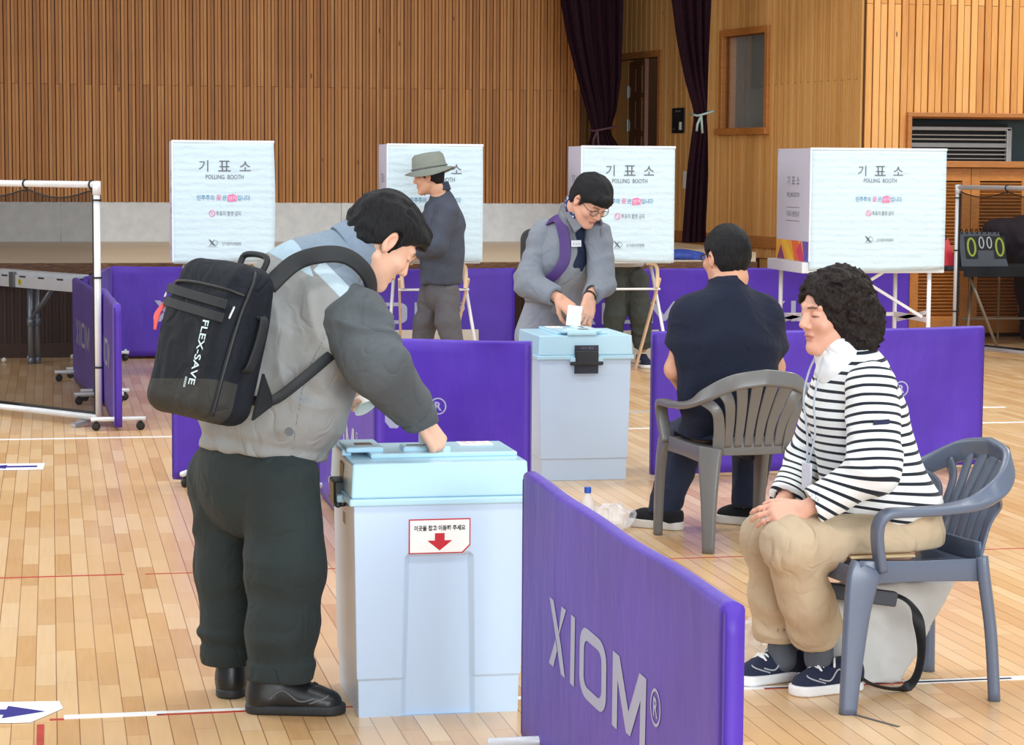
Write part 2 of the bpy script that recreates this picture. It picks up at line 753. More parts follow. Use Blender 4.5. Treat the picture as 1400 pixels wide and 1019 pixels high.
floor_line('court_line', -3, 5, 13.09, 0.05, line_white, label='white court line')
floor_line('court_line', 0.02, 0.30, 6.425, 0.045, line_white)
floor_line('court_line', 0.30, 0.62, 6.435, 0.02, line_white)
floor_line('court_line', 0.28, 1.0, 6.405, 0.016, line_red, label='red court line')
floor_line('court_line', -0.02, 0.02, 6.40, 0.02, line_red)
floor_line('court_line', 1.0, 2.5, 6.43, 0.03, line_white)
floor_line('court_line', 2.1, 2.9, 6.415, 0.016, line_red)
floor_line('court_line', 2.55, 5, 6.42, 0.045, line_white)
floor_line('court_line', -3, 0.26, 8.67, 0.018, line_red)
floor_line('court_line', 0.34, 6, 8.662, 0.012, line_red)
floor_line('court_line', 5, 9, 13.07, 0.05, line_white)
floor_line('court_line', 2.6, 4.7, 14.0, 0.035, line_blue, label='pale blue court line')
floor_line('court_line', 6.03, 6.2, 13.93, 0.05, line_white)
floor_line('court_line', 6.12, 6.35, -0.045, 0.02, line_red, along='y')
floor_line('court_line', 6.02, 6.10, -0.055, 0.015, line_red, along='y')

# ------------------------------------------------------------------ stage, timber walls
SZ = 0.77
slat = wood_slat('timber_slats', (136, 86, 42), (182, 122, 64), (208, 154, 92))
slat_front = wood_slat('timber_slats_front', (186, 118, 58), (222, 160, 90), (240, 190, 122))
board = wood_slat('timber_boards', (188, 130, 70), (216, 162, 96), (232, 184, 120))
trim_wood = mat('timber_trim', (176, 112, 54), 0.45, var=0.14, vscale=5, stretch=(2, 2, 12))
back_dark = mat('timber_gap', (92, 56, 28), 0.8)


def slat_wall(name, p0, p1, z0, z1, pitch, joint, holes=(), depth=0.03, m=None, gap=0.12, double=True, kindname=None):
    """vertical wooden slats in front of a dark board, from p0 to p1 as seen left to right by someone facing them"""
    b = MB()
    p0 = np.array(p0, float)
    p1 = np.array(p1, float)
    L = np.linalg.norm(p1 - p0)
    u = (p1 - p0) / L
    nrm = np.array([u[1], -u[0]])                      # towards the viewer
    R = np.array([[u[0], nrm[0], 0], [u[1], nrm[1], 0], [0, 0, 1]])
    rs = random.Random(len(name) * 7 + 1)
    n = int(L / pitch)
    for i in range(n):
        s = (i + 0.5) * pitch
        spans = [(z0, z1)]
        for (h0, h1, hz0, hz1) in holes:
            if h0 - pitch * 0.5 < s < h1 + pitch * 0.5:
                new = []
                for a, c in spans:
                    if hz0 > a:
                        new.append((a, min(c, hz0)))
                    if hz1 < c:
                        new.append((max(a, hz1), c))
                spans = new
        w = pitch * (1 - gap)
        dd = depth * (1.0 if i % 2 else 0.72)
        for a, c in spans:
            cuts = [a, c]
            if joint and a < joint < c and i % 2 == 0:
                cuts = [a, joint - 0.002, joint + 0.002, c]
            for q in range(0, len(cuts) - 1, 2) if len(cuts) == 4 else (0,):
                za, zc = cuts[q], cuts[q + 1]
                o = p0 + u * s + nrm * dd / 2
                if double:
                    for sg in (-1, 1):
                        oo = o + u * sg * w * 0.26
                        b.box((oo[0], oo[1], (za + zc) / 2), (w * 0.45, dd, zc - za), R)
                else:
                    b.box((o[0], o[1], (za + zc) / 2), (w, dd, zc - za), R)
    o = b.build(name, m or slat)
    tag(o, kind='structure')
    bb = MB()
    cuts = sorted([0, L] + [h for q in holes for h in q[:2]])
    for a, c in zip(cuts[:-1], cuts[1:]):
        spans = [(z0, z1)]
        for (h0, h1, hz0, hz1) in holes:
            if h0 - 1e-6 <= a and c <= h1 + 1e-6:
                spans = [(z0, hz0), (hz1, z1)]
        for za, zc in spans:
            if zc - za > 0.01:
                o2 = p0 + u * (a + c) / 2 - nrm * 0.02
                bb.box((o2[0], o2[1], (za + zc) / 2), (c - a, 0.04, zc - za), R)
    bb.build('backing_board', back_dark, o)
    return o, u, nrm


YB = 23.7
wall_back, _, _ = slat_wall('wall_back', (-4.2, YB), (5.62, YB), 1.18, 5.0, 0.0735, 2.385)
# concrete plinth below the slats
conc = NT('pale_concrete')
v = conc.coord()
cn = conc.noise(v, 9.0, 5.0)
conc.base(conc.ramp(cn, [(0.25, lin((206, 210, 213))), (0.75, lin((226, 229, 231)))]), 0.8)
conc.bump(conc.noise(v, 60.0, 4.0), 0.2, 0.004)
b = MB()
for x0, x1 in ((-4.2, 0.098), (0.102, 3.0), (3.004, 5.62)):
    b.box(((x0 + x1) / 2, YB + 0.05, (SZ + 1.18) / 2), (x1 - x0, 0.14, 1.18 - SZ - 0.002))
tag(b.build('trim_1', conc.m), 'pale concrete plinth under the slatted wall', kind='structure')

# stage floor: long boards across, pale and worn
sf = NT('stage_boards')
g = sf.noise(sf.coord((0.8, 14, 1)), 2.0, 5.0)
sf.base(sf.ramp(g, [(0.25, lin((204, 188, 162))), (0.75, lin((228, 214, 190)))]), 0.45, 0, 0.4)
SX1 = 5.95
b = MB()
b.add([(-4.2, 18.62, SZ), (SX1, 18.62, SZ), (6.62, 20.7, SZ), (6.62, 27, SZ), (-4.2, 27, SZ),
       (-4.2, 18.62, SZ - 0.05), (SX1, 18.62, SZ - 0.05), (6.62, 20.7, SZ - 0.05), (6.62, 27, SZ - 0.05), (-4.2, 27, SZ - 0.05)],
      [(0, 1, 2, 3, 4), (9, 8, 7, 6, 5), (0, 5, 6, 1), (1, 6, 7, 2), (2, 7, 8, 3), (3, 8, 9, 4), (4, 9, 5, 0)])
tag(b.build('trim_2', sf.m), 'worn pale board stage floor', kind='structure')
nose = NT('stage_edge_worn')
nz = nose.noise(nose.coord((3, 1, 30)), 5.0, 6.0, 0.7)
nose.base(nose.ramp(nz, [(0.38, lin((72, 42, 22))), (0.55, lin((112, 72, 40))), (0.75, lin((170, 130, 84)))]), 0.6)
b = MB()
b.box(((-4.2 + SX1) / 2, 18.59, SZ - 0.045), (SX1 + 4.2, 0.06, 0.09))
tag(b.build('trim_3', nose.m, bevel=0.006), 'worn dark brown nosing along the stage edge', kind='structure')
apron = wood_slat('stage_apron_wood', (46, 28, 18), (66, 42, 28), (84, 56, 38))
slat_wall('wall_stage', (-4.2, 18.66), (SX1, 18.66), 0.12, SZ - 0.085, 0.06, None, depth=0.02, m=apron)
b = MB()
b.box(((-4.2 + SX1) / 2, 18.65, 0.06), (SX1 + 4.2, 0.05, 0.12))
tag(b.build('baseboard_stage', apron), kind='structure')

# splayed side wall with the open door and the small window; it runs from the back of the stage to the front wall
WA = np.array([6.215, 26.5])
WB = np.array([7.36, 19.84])
WL = np.linalg.norm(WB - WA)
WU = (WB - WA) / WL
WN = np.array([WU[1], -WU[0]])


def side(s, off=0.0, z=0.0):
    p = WA + WU * s + WN * off
    return V(p[0], p[1], z)


def side_s(px_x):
    # distance along the wall of the point seen at bearing x/y
    t = px_x
    return (WA[0] - t * WA[1]) / (t * WU[1] - WU[0])


DOOR = (0.95, 2.30, SZ, 2.79)
WIN = (3.92, 4.86, 1.98, 2.92)
side_wall, _, _ = slat_wall('wall_side', WA, WB, SZ - 0.1, 4.8, 0.066, 2.40, holes=(DOOR, WIN), depth=0.022, m=board, gap=0.1)
Rside = np.array([[WU[0], WN[0], 0], [WU[1], WN[1], 0], [0, 0, 1]])
b = MB()
b.box(side((2.6 + WL) / 2, 0.012, SZ + 0.06), (WL - 2.6, 0.05, 0.12), Rside)
tag(b.build('baseboard_side', trim_wood, bevel=0.004), kind='structure')
# below stage level, beside the stage, the same wall goes on to the floor
b = MB()
b.box(side(WL - 1.0, -0.01, 0.33), (2.0, 0.04, 0.66), Rside)
tag(b.build('wall_side_base', board), kind='structure')


def framed(name, s0, s1, z0, z1, w, proud, bottom=True, m=None):
    fr = MB()
    fr.box(side(s0 - w / 2, proud / 2 - 0.06, (z0 + z1) / 2), (w, proud + 0.12, z1 - z0 + 2 * w), Rside)
    fr.box(side(s1 + w / 2, proud / 2 - 0.06, (z0 + z1) / 2), (w, proud + 0.12, z1 - z0 + 2 * w), Rside)
    fr.box(side((s0 + s1) / 2, proud / 2 - 0.06, z1 + w / 2), (s1 - s0, proud + 0.12, w), Rside)
    if bottom:
        fr.box(side((s0 + s1) / 2, proud / 2 - 0.05, z0 - w / 2), (s1 - s0 + 2 * w + 0.04, proud + 0.16, w), Rside)
    return fr


win = empty('window_1', side((WIN[0] + WIN[1]) / 2, 0, WIN[2]))
tag(win, 'small wood-framed window in the side wall right of the tied curtain', kind='structure')
framed('frame', WIN[0], WIN[1], WIN[2], WIN[3], 0.07, 0.05).build('window_frame', trim_wood, win, world=True, bevel=0.006)
gl = NT('window_glass')
gl.base((0.9, 0.95, 0.95, 1), 0.02)
gl.b.inputs['Alpha'].default_value = 0.12
b = MB()
b.box(side((WIN[0] + WIN[1]) / 2, -0.06, (WIN[2] + WIN[3]) / 2), (WIN[1] - WIN[0], 0.006, WIN[3] - WIN[2]), Rside)
b.build('pane', gl.m, win, world=True)
# the little control room behind the window: its panelled wall and pale board
b = MB()
b.box(side(4.2, -1.2, 2.4), (4.5, 0.05, 3.2), Rside)
room = tag(b.build('wall_control_room', mat('room_dark', (64, 62, 60), 0.8)), kind='structure')
b = MB()
for i in range(7):
    b.box(side(1.55 + 0.12 * i, -1.1, 2.4), (0.07, 0.05, 3.0), Rside)
b.build('panel_slats', slat, room)
b = MB()
b.box(side(2.68, -1.0, 1.70), (0.42, 0.03, 1.50), Rside)
b.build('notice_board', mat('pale_board', (196, 204, 200), 0.7), room)

# open door on the stage
dr = empty('door_1', side((DOOR[0] + DOOR[1]) / 2, 0, SZ))
tag(dr, 'brown panelled stage door standing open inside its frame', kind='structure')
framed('frame', DOOR[0], DOOR[1], SZ + 0.02, DOOR[3], 0.075, 0.03, bottom=False).build('door_frame', trim_wood, dr, world=True, bevel=0.005)
hs = DOOR[0] + 0.30                      # hinge side jamb, seen as a wide reveal
b = MB()
b.box(side(DOOR[0] + 0.17, -0.10, (SZ + DOOR[3]) / 2), (0.34, 0.05, DOOR[3] - SZ), Rside)
b.build('jamb_panel', board, dr, world=True)
b = MB()
ang = math.radians(14)
Ro = Rside @ rotz(ang)
dl = 0.98
dc = side(DOOR[0] + 0.36, -0.10, 0)
du = Ro[:, 0]
dn = Ro[:, 1]
leaf_wood = mat('door_leaf_wood', (112, 66, 32), 0.45, var=0.16, vscale=5, stretch=(2, 2, 10))
b.box(dc + du * dl / 2 + V(0, 0, (SZ + DOOR[3]) / 2), (dl, 0.045, DOOR[3] - SZ - 0.04), Ro)
leaf = b.build('door_leaf', leaf_wood, dr, world=True, bevel=0.004)
b = MB()
for zc, hh in ((2.55, 0.28), (2.16, 0.34), (1.72, 0.36), (1.24, 0.40)):
    for k in (-1, 1):
        b.box(dc + du * (0.64 + k * 0.2) + dn * 0.025 + V(0, 0, zc), (0.03, 0.02, hh), Ro)
        b.box(dc + du * 0.64 + dn * 0.025 + V(0, 0, zc + k * hh / 2), (0.43, 0.02, 0.03), Ro)
b.build('panel_moulding', leaf_wood, leaf, world=True, bevel=0.004)
for zc in (2.43, 2.05, 1.1):
    b = MB()
    b.tube([dc + dn * 0.03 + V(0, 0, zc - 0.07), dc + dn * 0.03 + V(0, 0, zc + 0.07)], 0.022, 10)
    b.box(dc + du * 0.03 + dn * 0.026 + V(0, 0, zc), (0.07, 0.008, 0.12), Ro)
    b.build('hinge', mat('hinge_steel', (150, 148, 138), 0.35, 0.7), leaf, world=True)

# black notice beside the door
pl = empty('notice_plaque', side(2.86, 0.03, 2.08))
tag(pl, 'small black notice plaque with white lettering beside the stage door', 'sign')
b = MB()
b.box(side(2.86, 0.032, 2.08), (0.30, 0.012, 0.27), Rside)
b.build('plate', mat('plaque_black', (20, 22, 26), 0.35), pl, world=True, bevel=0.002)
b = MB()
fnp = flat(side(2.86, 0.040, 2.08), Rside[:, 0], (0, 0, 1), Rside[:, 1])
letter(b, '안내사항', fnp, 0.0, 0.10, h=0.022, w=0.14)
for i, ww in enumerate((0.2, 0.22, 0.17)):
    letter(b, '· · · · · · · · ·', fnp, 0.0, 0.055 - i * 0.03, w=ww, h=0.004)
letter(b, '주의', fnp, -0.09, -0.095, h=0.02)
b.build('lettering', mat('plaque_white', (190, 190, 188), 0.6), pl, world=True)
b = MB()
b.box(side(2.93, 0.043, 2.02), (0.045, 0.012, 0.085), Rside)
b.build('holder', mat('holder_white', (225, 225, 220), 0.5), pl, world=True, bevel=0.003)

b = MB()
b.box(side(3.05, 0.03, 1.44), (0.10, 0.012, 0.19), Rside)
ex = b.build('wall_switch', mat('switch_white', (226, 224, 220), 0.5), None, bevel=0.003)
tag(ex, 'narrow white switch plate half hidden by the tied stage curtain', 'switch')

# dark depth behind the stage's right corner, and the stage ceiling
b = MB()
b.box((7.0, 26.6, 2.4), (9.6, 0.1, 5))
tag(b.build('wall_stage_rear', back_dark), kind='structure')
b = MB()
b.box((1.2, 22.8, 5.1), (12, 8.2, 0.2))
b.box((0.6, 18.95, 5.4), (13.5, 0.3, 2.6))
tag(b.build('ceiling_stage', mat('stage_ceiling', (80, 66, 52), 0.8)), kind='structure')
b = MB()
b.box((-4.3, 21.5, 2.6), (0.2, 10, 5.2))
tag(b.build('wall_stage_left', board), kind='structure')

# ------------------------------------------------------------------ front wall at the right with alcove and louvred doors
YF = 19.85
AX0, AX1, AZ0, AZ1 = 7.80, 10.6, 1.64, 2.055
DX0 = 7.86
front_wall, _, _ = slat_wall('wall_front', (7.36, YF), (11.2, YF), 0.02, 4.8, 0.068, 3.085,
                             holes=((AX0 - 7.36, AX1 - 7.36, 0.02, AZ1),), depth=0.04, m=slat_front, gap=0.15, double=False)
b = MB()
b.box(((AX0 + AX1) / 2, YF - 0.03, AZ1 + 0.02), (AX1 - AX0 + 0.08, 0.14, 0.04))
b.box((AX0 - 0.02, YF - 0.03, AZ1 / 2), (0.04, 0.14, AZ1))
b.box(((AX0 + AX1) / 2, YF - 0.02, AZ0 - 0.02), (AX1 - AX0, 0.18, 0.06))
b.box(((AX0 + AX1) / 2, YF + 0.22, AZ1 + 0.005), (AX1 - AX0, 0.44, 0.03))
b.box((AX0 - 0.01, YF + 0.22, (AZ0 + AZ1) / 2), (0.03, 0.44, AZ1 - AZ0))
b.box(((AX0 + AX1) / 2, YF + 0.22, AZ0 - 0.03), (AX1 - AX0, 0.44, 0.03))
tag(b.build('trim_4', trim_wood, bevel=0.005), 'wood trim round the alcove above the louvred doors', kind='structure')
b = MB()
b.box(((AX0 + AX1) / 2, YF + 0.45, (AZ0 + AZ1) / 2), (AX1 - AX0, 0.03, AZ1 - AZ0 + 0.1))
tag(b.build('wall_alcove', mat('alcove_teal', (50, 72, 76), 0.6)), kind='structure')

gr = empty('ventilation_grille', (8.35, YF + 0.3, AZ0))
tag(gr, 'silver louvred ventilation grille in the alcove above the wooden doors', 'vent')
al = mat('brushed_aluminium', (176, 176, 174), 0.4, 0.55)
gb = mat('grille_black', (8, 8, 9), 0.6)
GX0, GX1, GY = 7.80, 8.93, YF + 0.26
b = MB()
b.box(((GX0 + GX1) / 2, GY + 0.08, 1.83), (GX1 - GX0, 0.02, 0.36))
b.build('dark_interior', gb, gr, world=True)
b = MB()
b.box((GX1 - 0.02, GY, 1.80), (0.05, 0.05, 0.32))
b.box(((GX0 + GX1) / 2, GY, 1.955), (GX1 - GX0, 0.05, 0.035))
b.build('grille_frame', al, gr, world=True, bevel=0.004)
for z, hgt in ((1.895, 0.010), (1.855, 0.014), (1.80, 0.040), (1.755, 0.010), (1.715, 0.012), (1.675, 0.008)):
    b = MB()
    b.box(((GX0 + GX1) / 2 - 0.02, GY, z), (GX1 - GX0 - 0.05, 0.012, hgt), np.array([[1, 0, 0], [0, math.cos(0.12), -math.sin(0.12)], [0, math.sin(0.12), math.cos(0.12)]]) if hgt < 0.04 else None)
    b.build('grille_blade', al, gr, world=True)

door_wood = mat('louvre_door_wood', (190, 122, 58), 0.42, var=0.14, vscale=4, stretch=(3, 3, 9))
for i, (x0, x1) in enumerate(((7.84, 8.425), (8.43, 9.02), (9.03, 9.62), (9.63, 10.22))):
    d = empty('door_%d' % (i + 2), ((x0 + x1) / 2, YF, 0.03))
    tag(d, ('louvred wooden door left of the netted frame', 'louvred wooden door behind the scoreboard table', 'louvred wooden door further right', 'louvred wooden door at the far right')[i], kind='structure')
    b = MB()
    zt = AZ0 - 0.055
    cx = (x0 + x1) / 2
    st = 0.085
    for xx in (x0 + st / 2, x1 - st / 2):
        b.box((xx, YF, (0.04 + zt) / 2), (st, 0.045, zt - 0.04))
    b.box((cx, YF, zt - 0.06), (x1 - x0 - 2 * st, 0.045, 0.12))
    b.box((cx, YF, 0.12), (x1 - x0 - 2 * st, 0.045, 0.16))
    b.box((cx, YF, 0.83), (x1 - x0 - 2 * st, 0.045, 0.07))
    b.build('door_frame', door_wood, d, world=True, bevel=0.004)
    b = MB()
    z = 0.22
    ca, sa = math.cos(0.75), math.sin(0.75)
    Rl = np.array([[1, 0, 0], [0, ca, sa], [0, -sa, ca]])
    while z < zt - 0.13:
        if not 0.78 < z < 0.88:
            b.box((cx, YF, z), (x1 - x0 - 2 * st, 0.034, 0.008), Rl)
        z += 0.032
    b.build('louvre_blades', door_wood, d, world=True)
b = MB()
b.box((9.0, YF + 0.10, 0.8), (2.6, 0.02, 1.62))
tag(b.build('wall_cupboard', back_dark), kind='structure')

# ------------------------------------------------------------------ stage curtains
velvet = NT('plum_velvet')
vn = velvet.noise(velvet.coord(), 30.0, 3.0)
velvet.base(velvet.ramp(vn, [(0.3, lin((22, 8, 16))), (0.7, lin((40, 14, 27)))]), 0.85, 0, 0.15, 0.12)
velvet.b.inputs['Sheen Tint'].default_value = (0.5, 0.12, 0.25, 1)
velvet.b.inputs['Sheen Roughness'].default_value = 0.4


def curtain(name, label, prof, y, nf, depth, knot_z, tie_m, seed, d2=1.0):
    """prof: list of (z, x_left, x_right); folds follow the gathered cloth"""
    root = empty(name, ((prof[0][1] + prof[0][2]) / 2, y, prof[0][0]), label=label, cat='curtain', group='stage curtains')
    zs = [p[0] for p in prof]
    order = np.argsort(zs)
    zz = np.array(zs)[order]
    xl = np.array([p[1] for p in prof])[order]
    xr = np.array([p[2] for p in prof])[order]
    rs = random.Random(seed)
    ph = [rs.uniform(0, 6) for _ in range(4)]

    def fn(u, v, back=0.0):
        z = zz[0] + (zz[-1] - zz[0]) * v
        a, c = np.interp(z, zz, xl), np.interp(z, zz, xr)
        near = math.exp(-((z - knot_z) / 0.35) ** 2)
        am = depth * (1 - 0.6 * near)
        f = am * math.sin(u * nf * 6.283 + ph[0] + 0.4 * math.sin(v * 5 + ph[1])) + 0.4 * am * math.sin(u * nf * 2.3 * 6.283 + ph[2])
        bulge = 0.10 * near * math.sin(math.pi * u)
        return (a + (c - a) * u, y - f - bulge + back, z)
    b = MB()
    b.grid(lambda u, v: fn(u, v), 90, 60)
    b.grid(lambda u, v: fn(1 - u, v, 0.03), 90, 60)
    b.build('cloth', velvet.m, root, world=True, smooth=True)
    if tie_m:
        a, c = np.interp(knot_z, zz, xl), np.interp(knot_z, zz, xr)
        b = MB()
        pts = [V(a - 0.02 + (c - a + 0.04) * t, y - 0.17 - 0.02 * math.sin(math.pi * t), knot_z - 0.02 + 0.045 * t) for t in np.linspace(0, 1, 12)]
        b.tube(pts + [V(c + 0.03, y + 0.06, knot_z + 0.03), V(a - 0.03, y + 0.06, knot_z), pts[0]], 0.011, 8)
        b.tube([V(a + 0.01, y - 0.19, knot_z - 0.02), V(a - 0.03, y - 0.2, knot_z - 0.10), V(a - 0.035, y - 0.19, knot_z - 0.17)], 0.012, 8)
        b.tube([V(a + 0.01, y - 0.19, knot_z - 0.02), V(a + 0.015, y - 0.2, knot_z - 0.11), V(a + 0.025, y - 0.19, knot_z - 0.19)], 0.012, 8)
        b.build('tie_band', tie_m, root, world=True, smooth=True)
    return root


curtain('stage_curtain', 'wide dark plum stage curtain gathered in at the wall corner, left of the open door',
        [(4.9, 4.95, 5.82), (3.6, 5.06, 5.80), (3.27, 5.12, 5.785), (2.9, 5.19, 5.78), (2.5, 5.30, 5.77), (2.15, 5.41, 5.73), (1.96, 5.475, 5.665), (1.9, 5.46, 5.68), (1.75, 5.42, 5.79), (1.3, 5.38, 5.82), (0.80, 5.36, 5.84)],
        22.7, 5, 0.045, 1.96, mat('tie_plum', (70, 40, 50), 0.8), 3)
curtain('stage_curtain', 'narrow dark plum stage curtain tied in with a pale cord, right of the open door',
        [(4.9, 5.9, 6.43), (3.6, 5.98, 6.42), (3.2, 6.02, 6.415), (2.8, 6.08, 6.40), (2.4, 6.17, 6.385), (2.15, 6.245, 6.375), (2.08, 6.255, 6.37), (1.95, 6.24, 6.385), (1.5, 6.19, 6.40), (1.0, 6.16, 6.385), (0.83, 6.15, 6.39)],
        21.6, 4, 0.035, 2.10, mat('tie_cord_pale', (150, 168, 162), 0.7), 5)

# ------------------------------------------------------------------ purple court barriers
purple = NT('barrier_cloth_purple')
pv = purple.coord()
pn = purple.noise(pv, 2.2, 3.0)
purple.base(purple.ramp(pn, [(0.3, lin((74, 42, 160))), (0.7, lin((88, 54, 182)))]), 0.5, 0, 0.35, 0.1)
purple.bump(purple.noise(purple.coord((2, 2, 0.7)), 5.0, 3.0), 0.25, 0.025)
purple_dark = mat('barrier_seam_purple', (58, 34, 128), 0.6)
logo_grey = mat('barrier_logo_grey', (168, 172, 198), 0.55, var=0.03)
bar_white = mat('foot_bar_white', (222, 226, 232), 0.35, 0.1)
caster_black = mat('caster_black', (26, 26, 28), 0.5)


def xiom_shapes():
    """letter outlines in a unit-height box: list of (outline, hole or None, x offset)"""
    out = []
    out.append(([(0.0, 1.0), (0.17, 1.0), (0.47, 0.42), (0.66, 0.0), (0.49, 0.0), (0.31, 0.38)], None, 0.0))
    out.append(([(0.48, 1.0), (0.66, 1.0), (0.42, 0.60), (0.345, 0.46)], None, 0.0))
    out.append(([(0.0, 0.0), (0.18, 0.0), (0.325, 0.30), (0.255, 0.44)], None, 0.0))
    out.append(([(0.0, 0.0), (0.16, 0.0), (0.16, 1.0), (0.0, 1.0)], None, 0.86))

    def rr(x0, y0, x1, y1, r):
        pts = []
        for cx, cy, a0 in ((x1 - r, y1 - r, 0), (x0 + r, y1 - r, 90), (x0 + r, y0 + r, 180), (x1 - r, y0 + r, 270)):
            for k in range(6):
                a = math.radians(a0 + 18 * k)
                pts.append((cx + r * math.cos(a), cy + r * math.sin(a)))
        return pts
    out.append((rr(0, 0, 0.98, 1.0, 0.28), rr(0.17, 0.17, 0.81, 0.83, 0.14), 1.22))
    M = [(0.0, 0.0), (0.0, 1.0), (0.22, 1.0), (0.54, 0.38), (0.86, 1.0), (1.08, 1.0), (1.08, 0.0), (0.91, 0.0), (0.91, 0.66), (0.61, 0.08), (0.47, 0.08), (0.17, 0.66), (0.17, 0.0)]
    out.append((M, None, 2.42))
    return out                                              # total width 3.5


XI = xiom_shapes()


def barrier(label, p0, p1, logo=True, h=0.75, feet=(0.06, 0.94), seed=1.0, wave=0.006, cat='barrier', drop=0.0):
    """p0 -> p1 runs left to right for someone facing the printed side"""
    p0 = np.array(p0, float)
    p1 = np.array(p1, float)
    L = np.linalg.norm(p1 - p0)
    mid = (p0 + p1) / 2
    u2 = (p1 - p0) / L
    root = empty('court_barrier', (mid[0], mid[1], 0), math.atan2(u2[1], u2[0]), label, cat, 'purple court barriers')
    T = 0.022

    def disp(u, z):
        e = min(u, L - u) / L
        q = np.array([[u * 2.3 + z * 1.1 + seed * 9.1, z * 0.9 + u * 0.25, seed]])
        a = vnoise(q)[0]
        q2 = np.array([[u * 7.0 - z * 3.0 + seed * 3.7, z * 1.2, seed + 4]])
        c = vnoise(q2)[0]
        return wave * (a * 1.3 + 0.5 * c * (0.4 + z / h)) * min(1, e * 12)

    def top(u):
        return h - 0.006 * (1 - math.cos(2 * math.pi * u / L)) / 2 + 0.002 * math.sin(u * 9 + seed)

    def pt(u, k):
        # ring of the sleeve: front bottom -> front top -> over -> back bottom
        zt = top(u)
        zb = 0.02 + drop
        if k <= 14:
            z = zb + (zt - 0.014 - zb) * k / 14
            return (u - L / 2, -T - disp(u, z), z)
        if k <= 20:
            a = math.pi * (k - 14) / 6
            return (u - L / 2, -T * math.cos(a), zt - 0.014 + 0.014 * math.sin(a))
        z = zb + (zt - 0.014 - zb) * (34 - k) / 14
        return (u - L / 2, T + disp(u, z) * 0.7, z)
    b = MB()
    NU = 56
    for i in range(NU + 1):
        for k in range(35):
            b.v.append(pt(L * i / NU, k))
    for i in range(NU):
        for k in range(35):
            k2 = (k + 1) % 35
            b.f.append((i * 35 + k, (i + 1) * 35 + k, (i + 1) * 35 + k2, i * 35 + k2))
            b.mi.append(0)
    b.f.append(tuple(range(35)))
    b.f.append(tuple(NU * 35 + k for k in range(35))[::-1])
    b.mi += [0, 0]
    cover = b.build('cover', purple.m, root, smooth=True)
    # stitched end seams
    for e in (0, L):
        b = MB()
        b.tube([(e - L / 2, -T * 0.9, 0.03), (e - L / 2, -T * 0.9, h - 0.02)], 0.004, 6)
        b.build('seam', purple_dark, cover)
    if logo:
        H = 0.172
        u0, z0 = 0.345, 0.302
        sx = (1.29 - 0.345) / 3.5

        def fn(x, y, w=0.0):
            return (x - L / 2, -T - disp(x, y) - 0.0016 - w, y)
        lg = []
        for outl, hole, off in XI:
            b = MB()
            q = [(u0 + (x + off) * sx, z0 + y * H) for x, y in outl]
            if hole:
                q2 = [(u0 + (x + off) * sx, z0 + y * H) for x, y in hole]
                n = len(q)
                b.add([fn(*p) for p in q] + [fn(*p) for p in q2], [(k, (k + 1) % n, n + (k + 1) % n, n + k) for k in range(n)])
            else:
                b.add([fn(*p) for p in q], [tuple(range(len(q)))])
            lg.append(b)
        allb = MB()
        for q in lg:
            allb.add(q.v, q.f)
        cx, cz = 1.368 / 1.85 * L if False else 1.368, 0.43
        n = 28
        vs = [fn(cx + r * math.cos(2 * math.pi * k / n), cz + r * math.sin(2 * math.pi * k / n)) for r in (0.041, 0.034) for k in range(n)]
        allb.add(vs, [(k, (k + 1) % n, n + (k + 1) % n, n + k) for k in range(n)])
        letter(allb, 'R', fn, cx, cz, h=0.042, bold=0.03)
        me = allb.mesh('logo')
        link_mesh('logo', me, logo_grey, cover, label='grey printed logo lettering')
    for fx in feet:
        x = -L / 2 + fx * L
        b = MB()
        b.tube([(x, -0.16, 0.068), (x, 0.16, 0.068)], 0.014, 10)
        f = b.build('foot_bar', bar_white, root, smooth=True)
        for s in (-1, 1):
            b = MB()
            R = np.array([[0, 0, 1.0], [0, 1, 0], [1, 0, 0]])
            b.lathe([(0.006, -0.011), (0.022, -0.011), (0.026, -0.006), (0.026, 0.006), (0.022, 0.011), (0.006, 0.011)], 16, (x, s * 0.13, 0.026), R)
            b.box((x, s * 0.13, 0.052), (0.03, 0.02, 0.012))
            b.build('caster', caster_black, f, smooth=True)
        b = MB()
        b.tube([(x, 0, 0.06), (x, 0, h - 0.04)], 0.011, 8)
        b.build('post', bar_white, root)
    return root


barrier('purple barrier with grey lettering nearest the camera, lower edge of the picture', (1.263, 5.90), (1.263, 4.05), seed=1.3, wave=0.005, feet=(0.125, 0.95))
barrier('purple barrier seen edge-on behind the left ballot box', (1.26, 10.58), (1.26, 8.75), seed=2.2, feet=(0.05, 0.985))
barrier('purple barrier stretching behind the bending man and left ballot box', (0.585, 11.17), (2.215, 10.37), seed=3.1, wave=0.008)
barrier('purple barrier behind the grey chair of the seated man in navy', (2.965, 10.96), (4.80, 11.10), seed=4.4, wave=0.008, feet=(0.06, 0.88))
barrier('purple barrier beside the net frame post, nearer of the two in line', (0.338, 15.22), (0.378, 13.42), seed=5.2, feet=(0.03, 0.985))
barrier('purple barrier seen through the black net, with its lettering showing', (0.170, 16.62), (0.305, 14.80), seed=6.1, feet=(0.03, 0.93))
barrier('purple barrier corner angled toward the stage behind the netted one', (0.245, 16.70), (0.455, 18.36), logo=False, seed=7.7)
barrier('purple barrier against the stage, left of the backpack', (0.47, 18.45), (2.30, 18.38), seed=8.3)
barrier('purple barrier behind the man in the bucket hat', (1.87, 17.98), (3.69, 17.95), seed=9.4)
barrier('purple barrier behind the right-hand polling booth legs of the third booth', (3.80, 17.62), (5.62, 18.02), seed=10.6)
barrier('purple barrier under the wide polling booth at the right', (5.45, 17.80), (7.12, 18.05), seed=11.5)

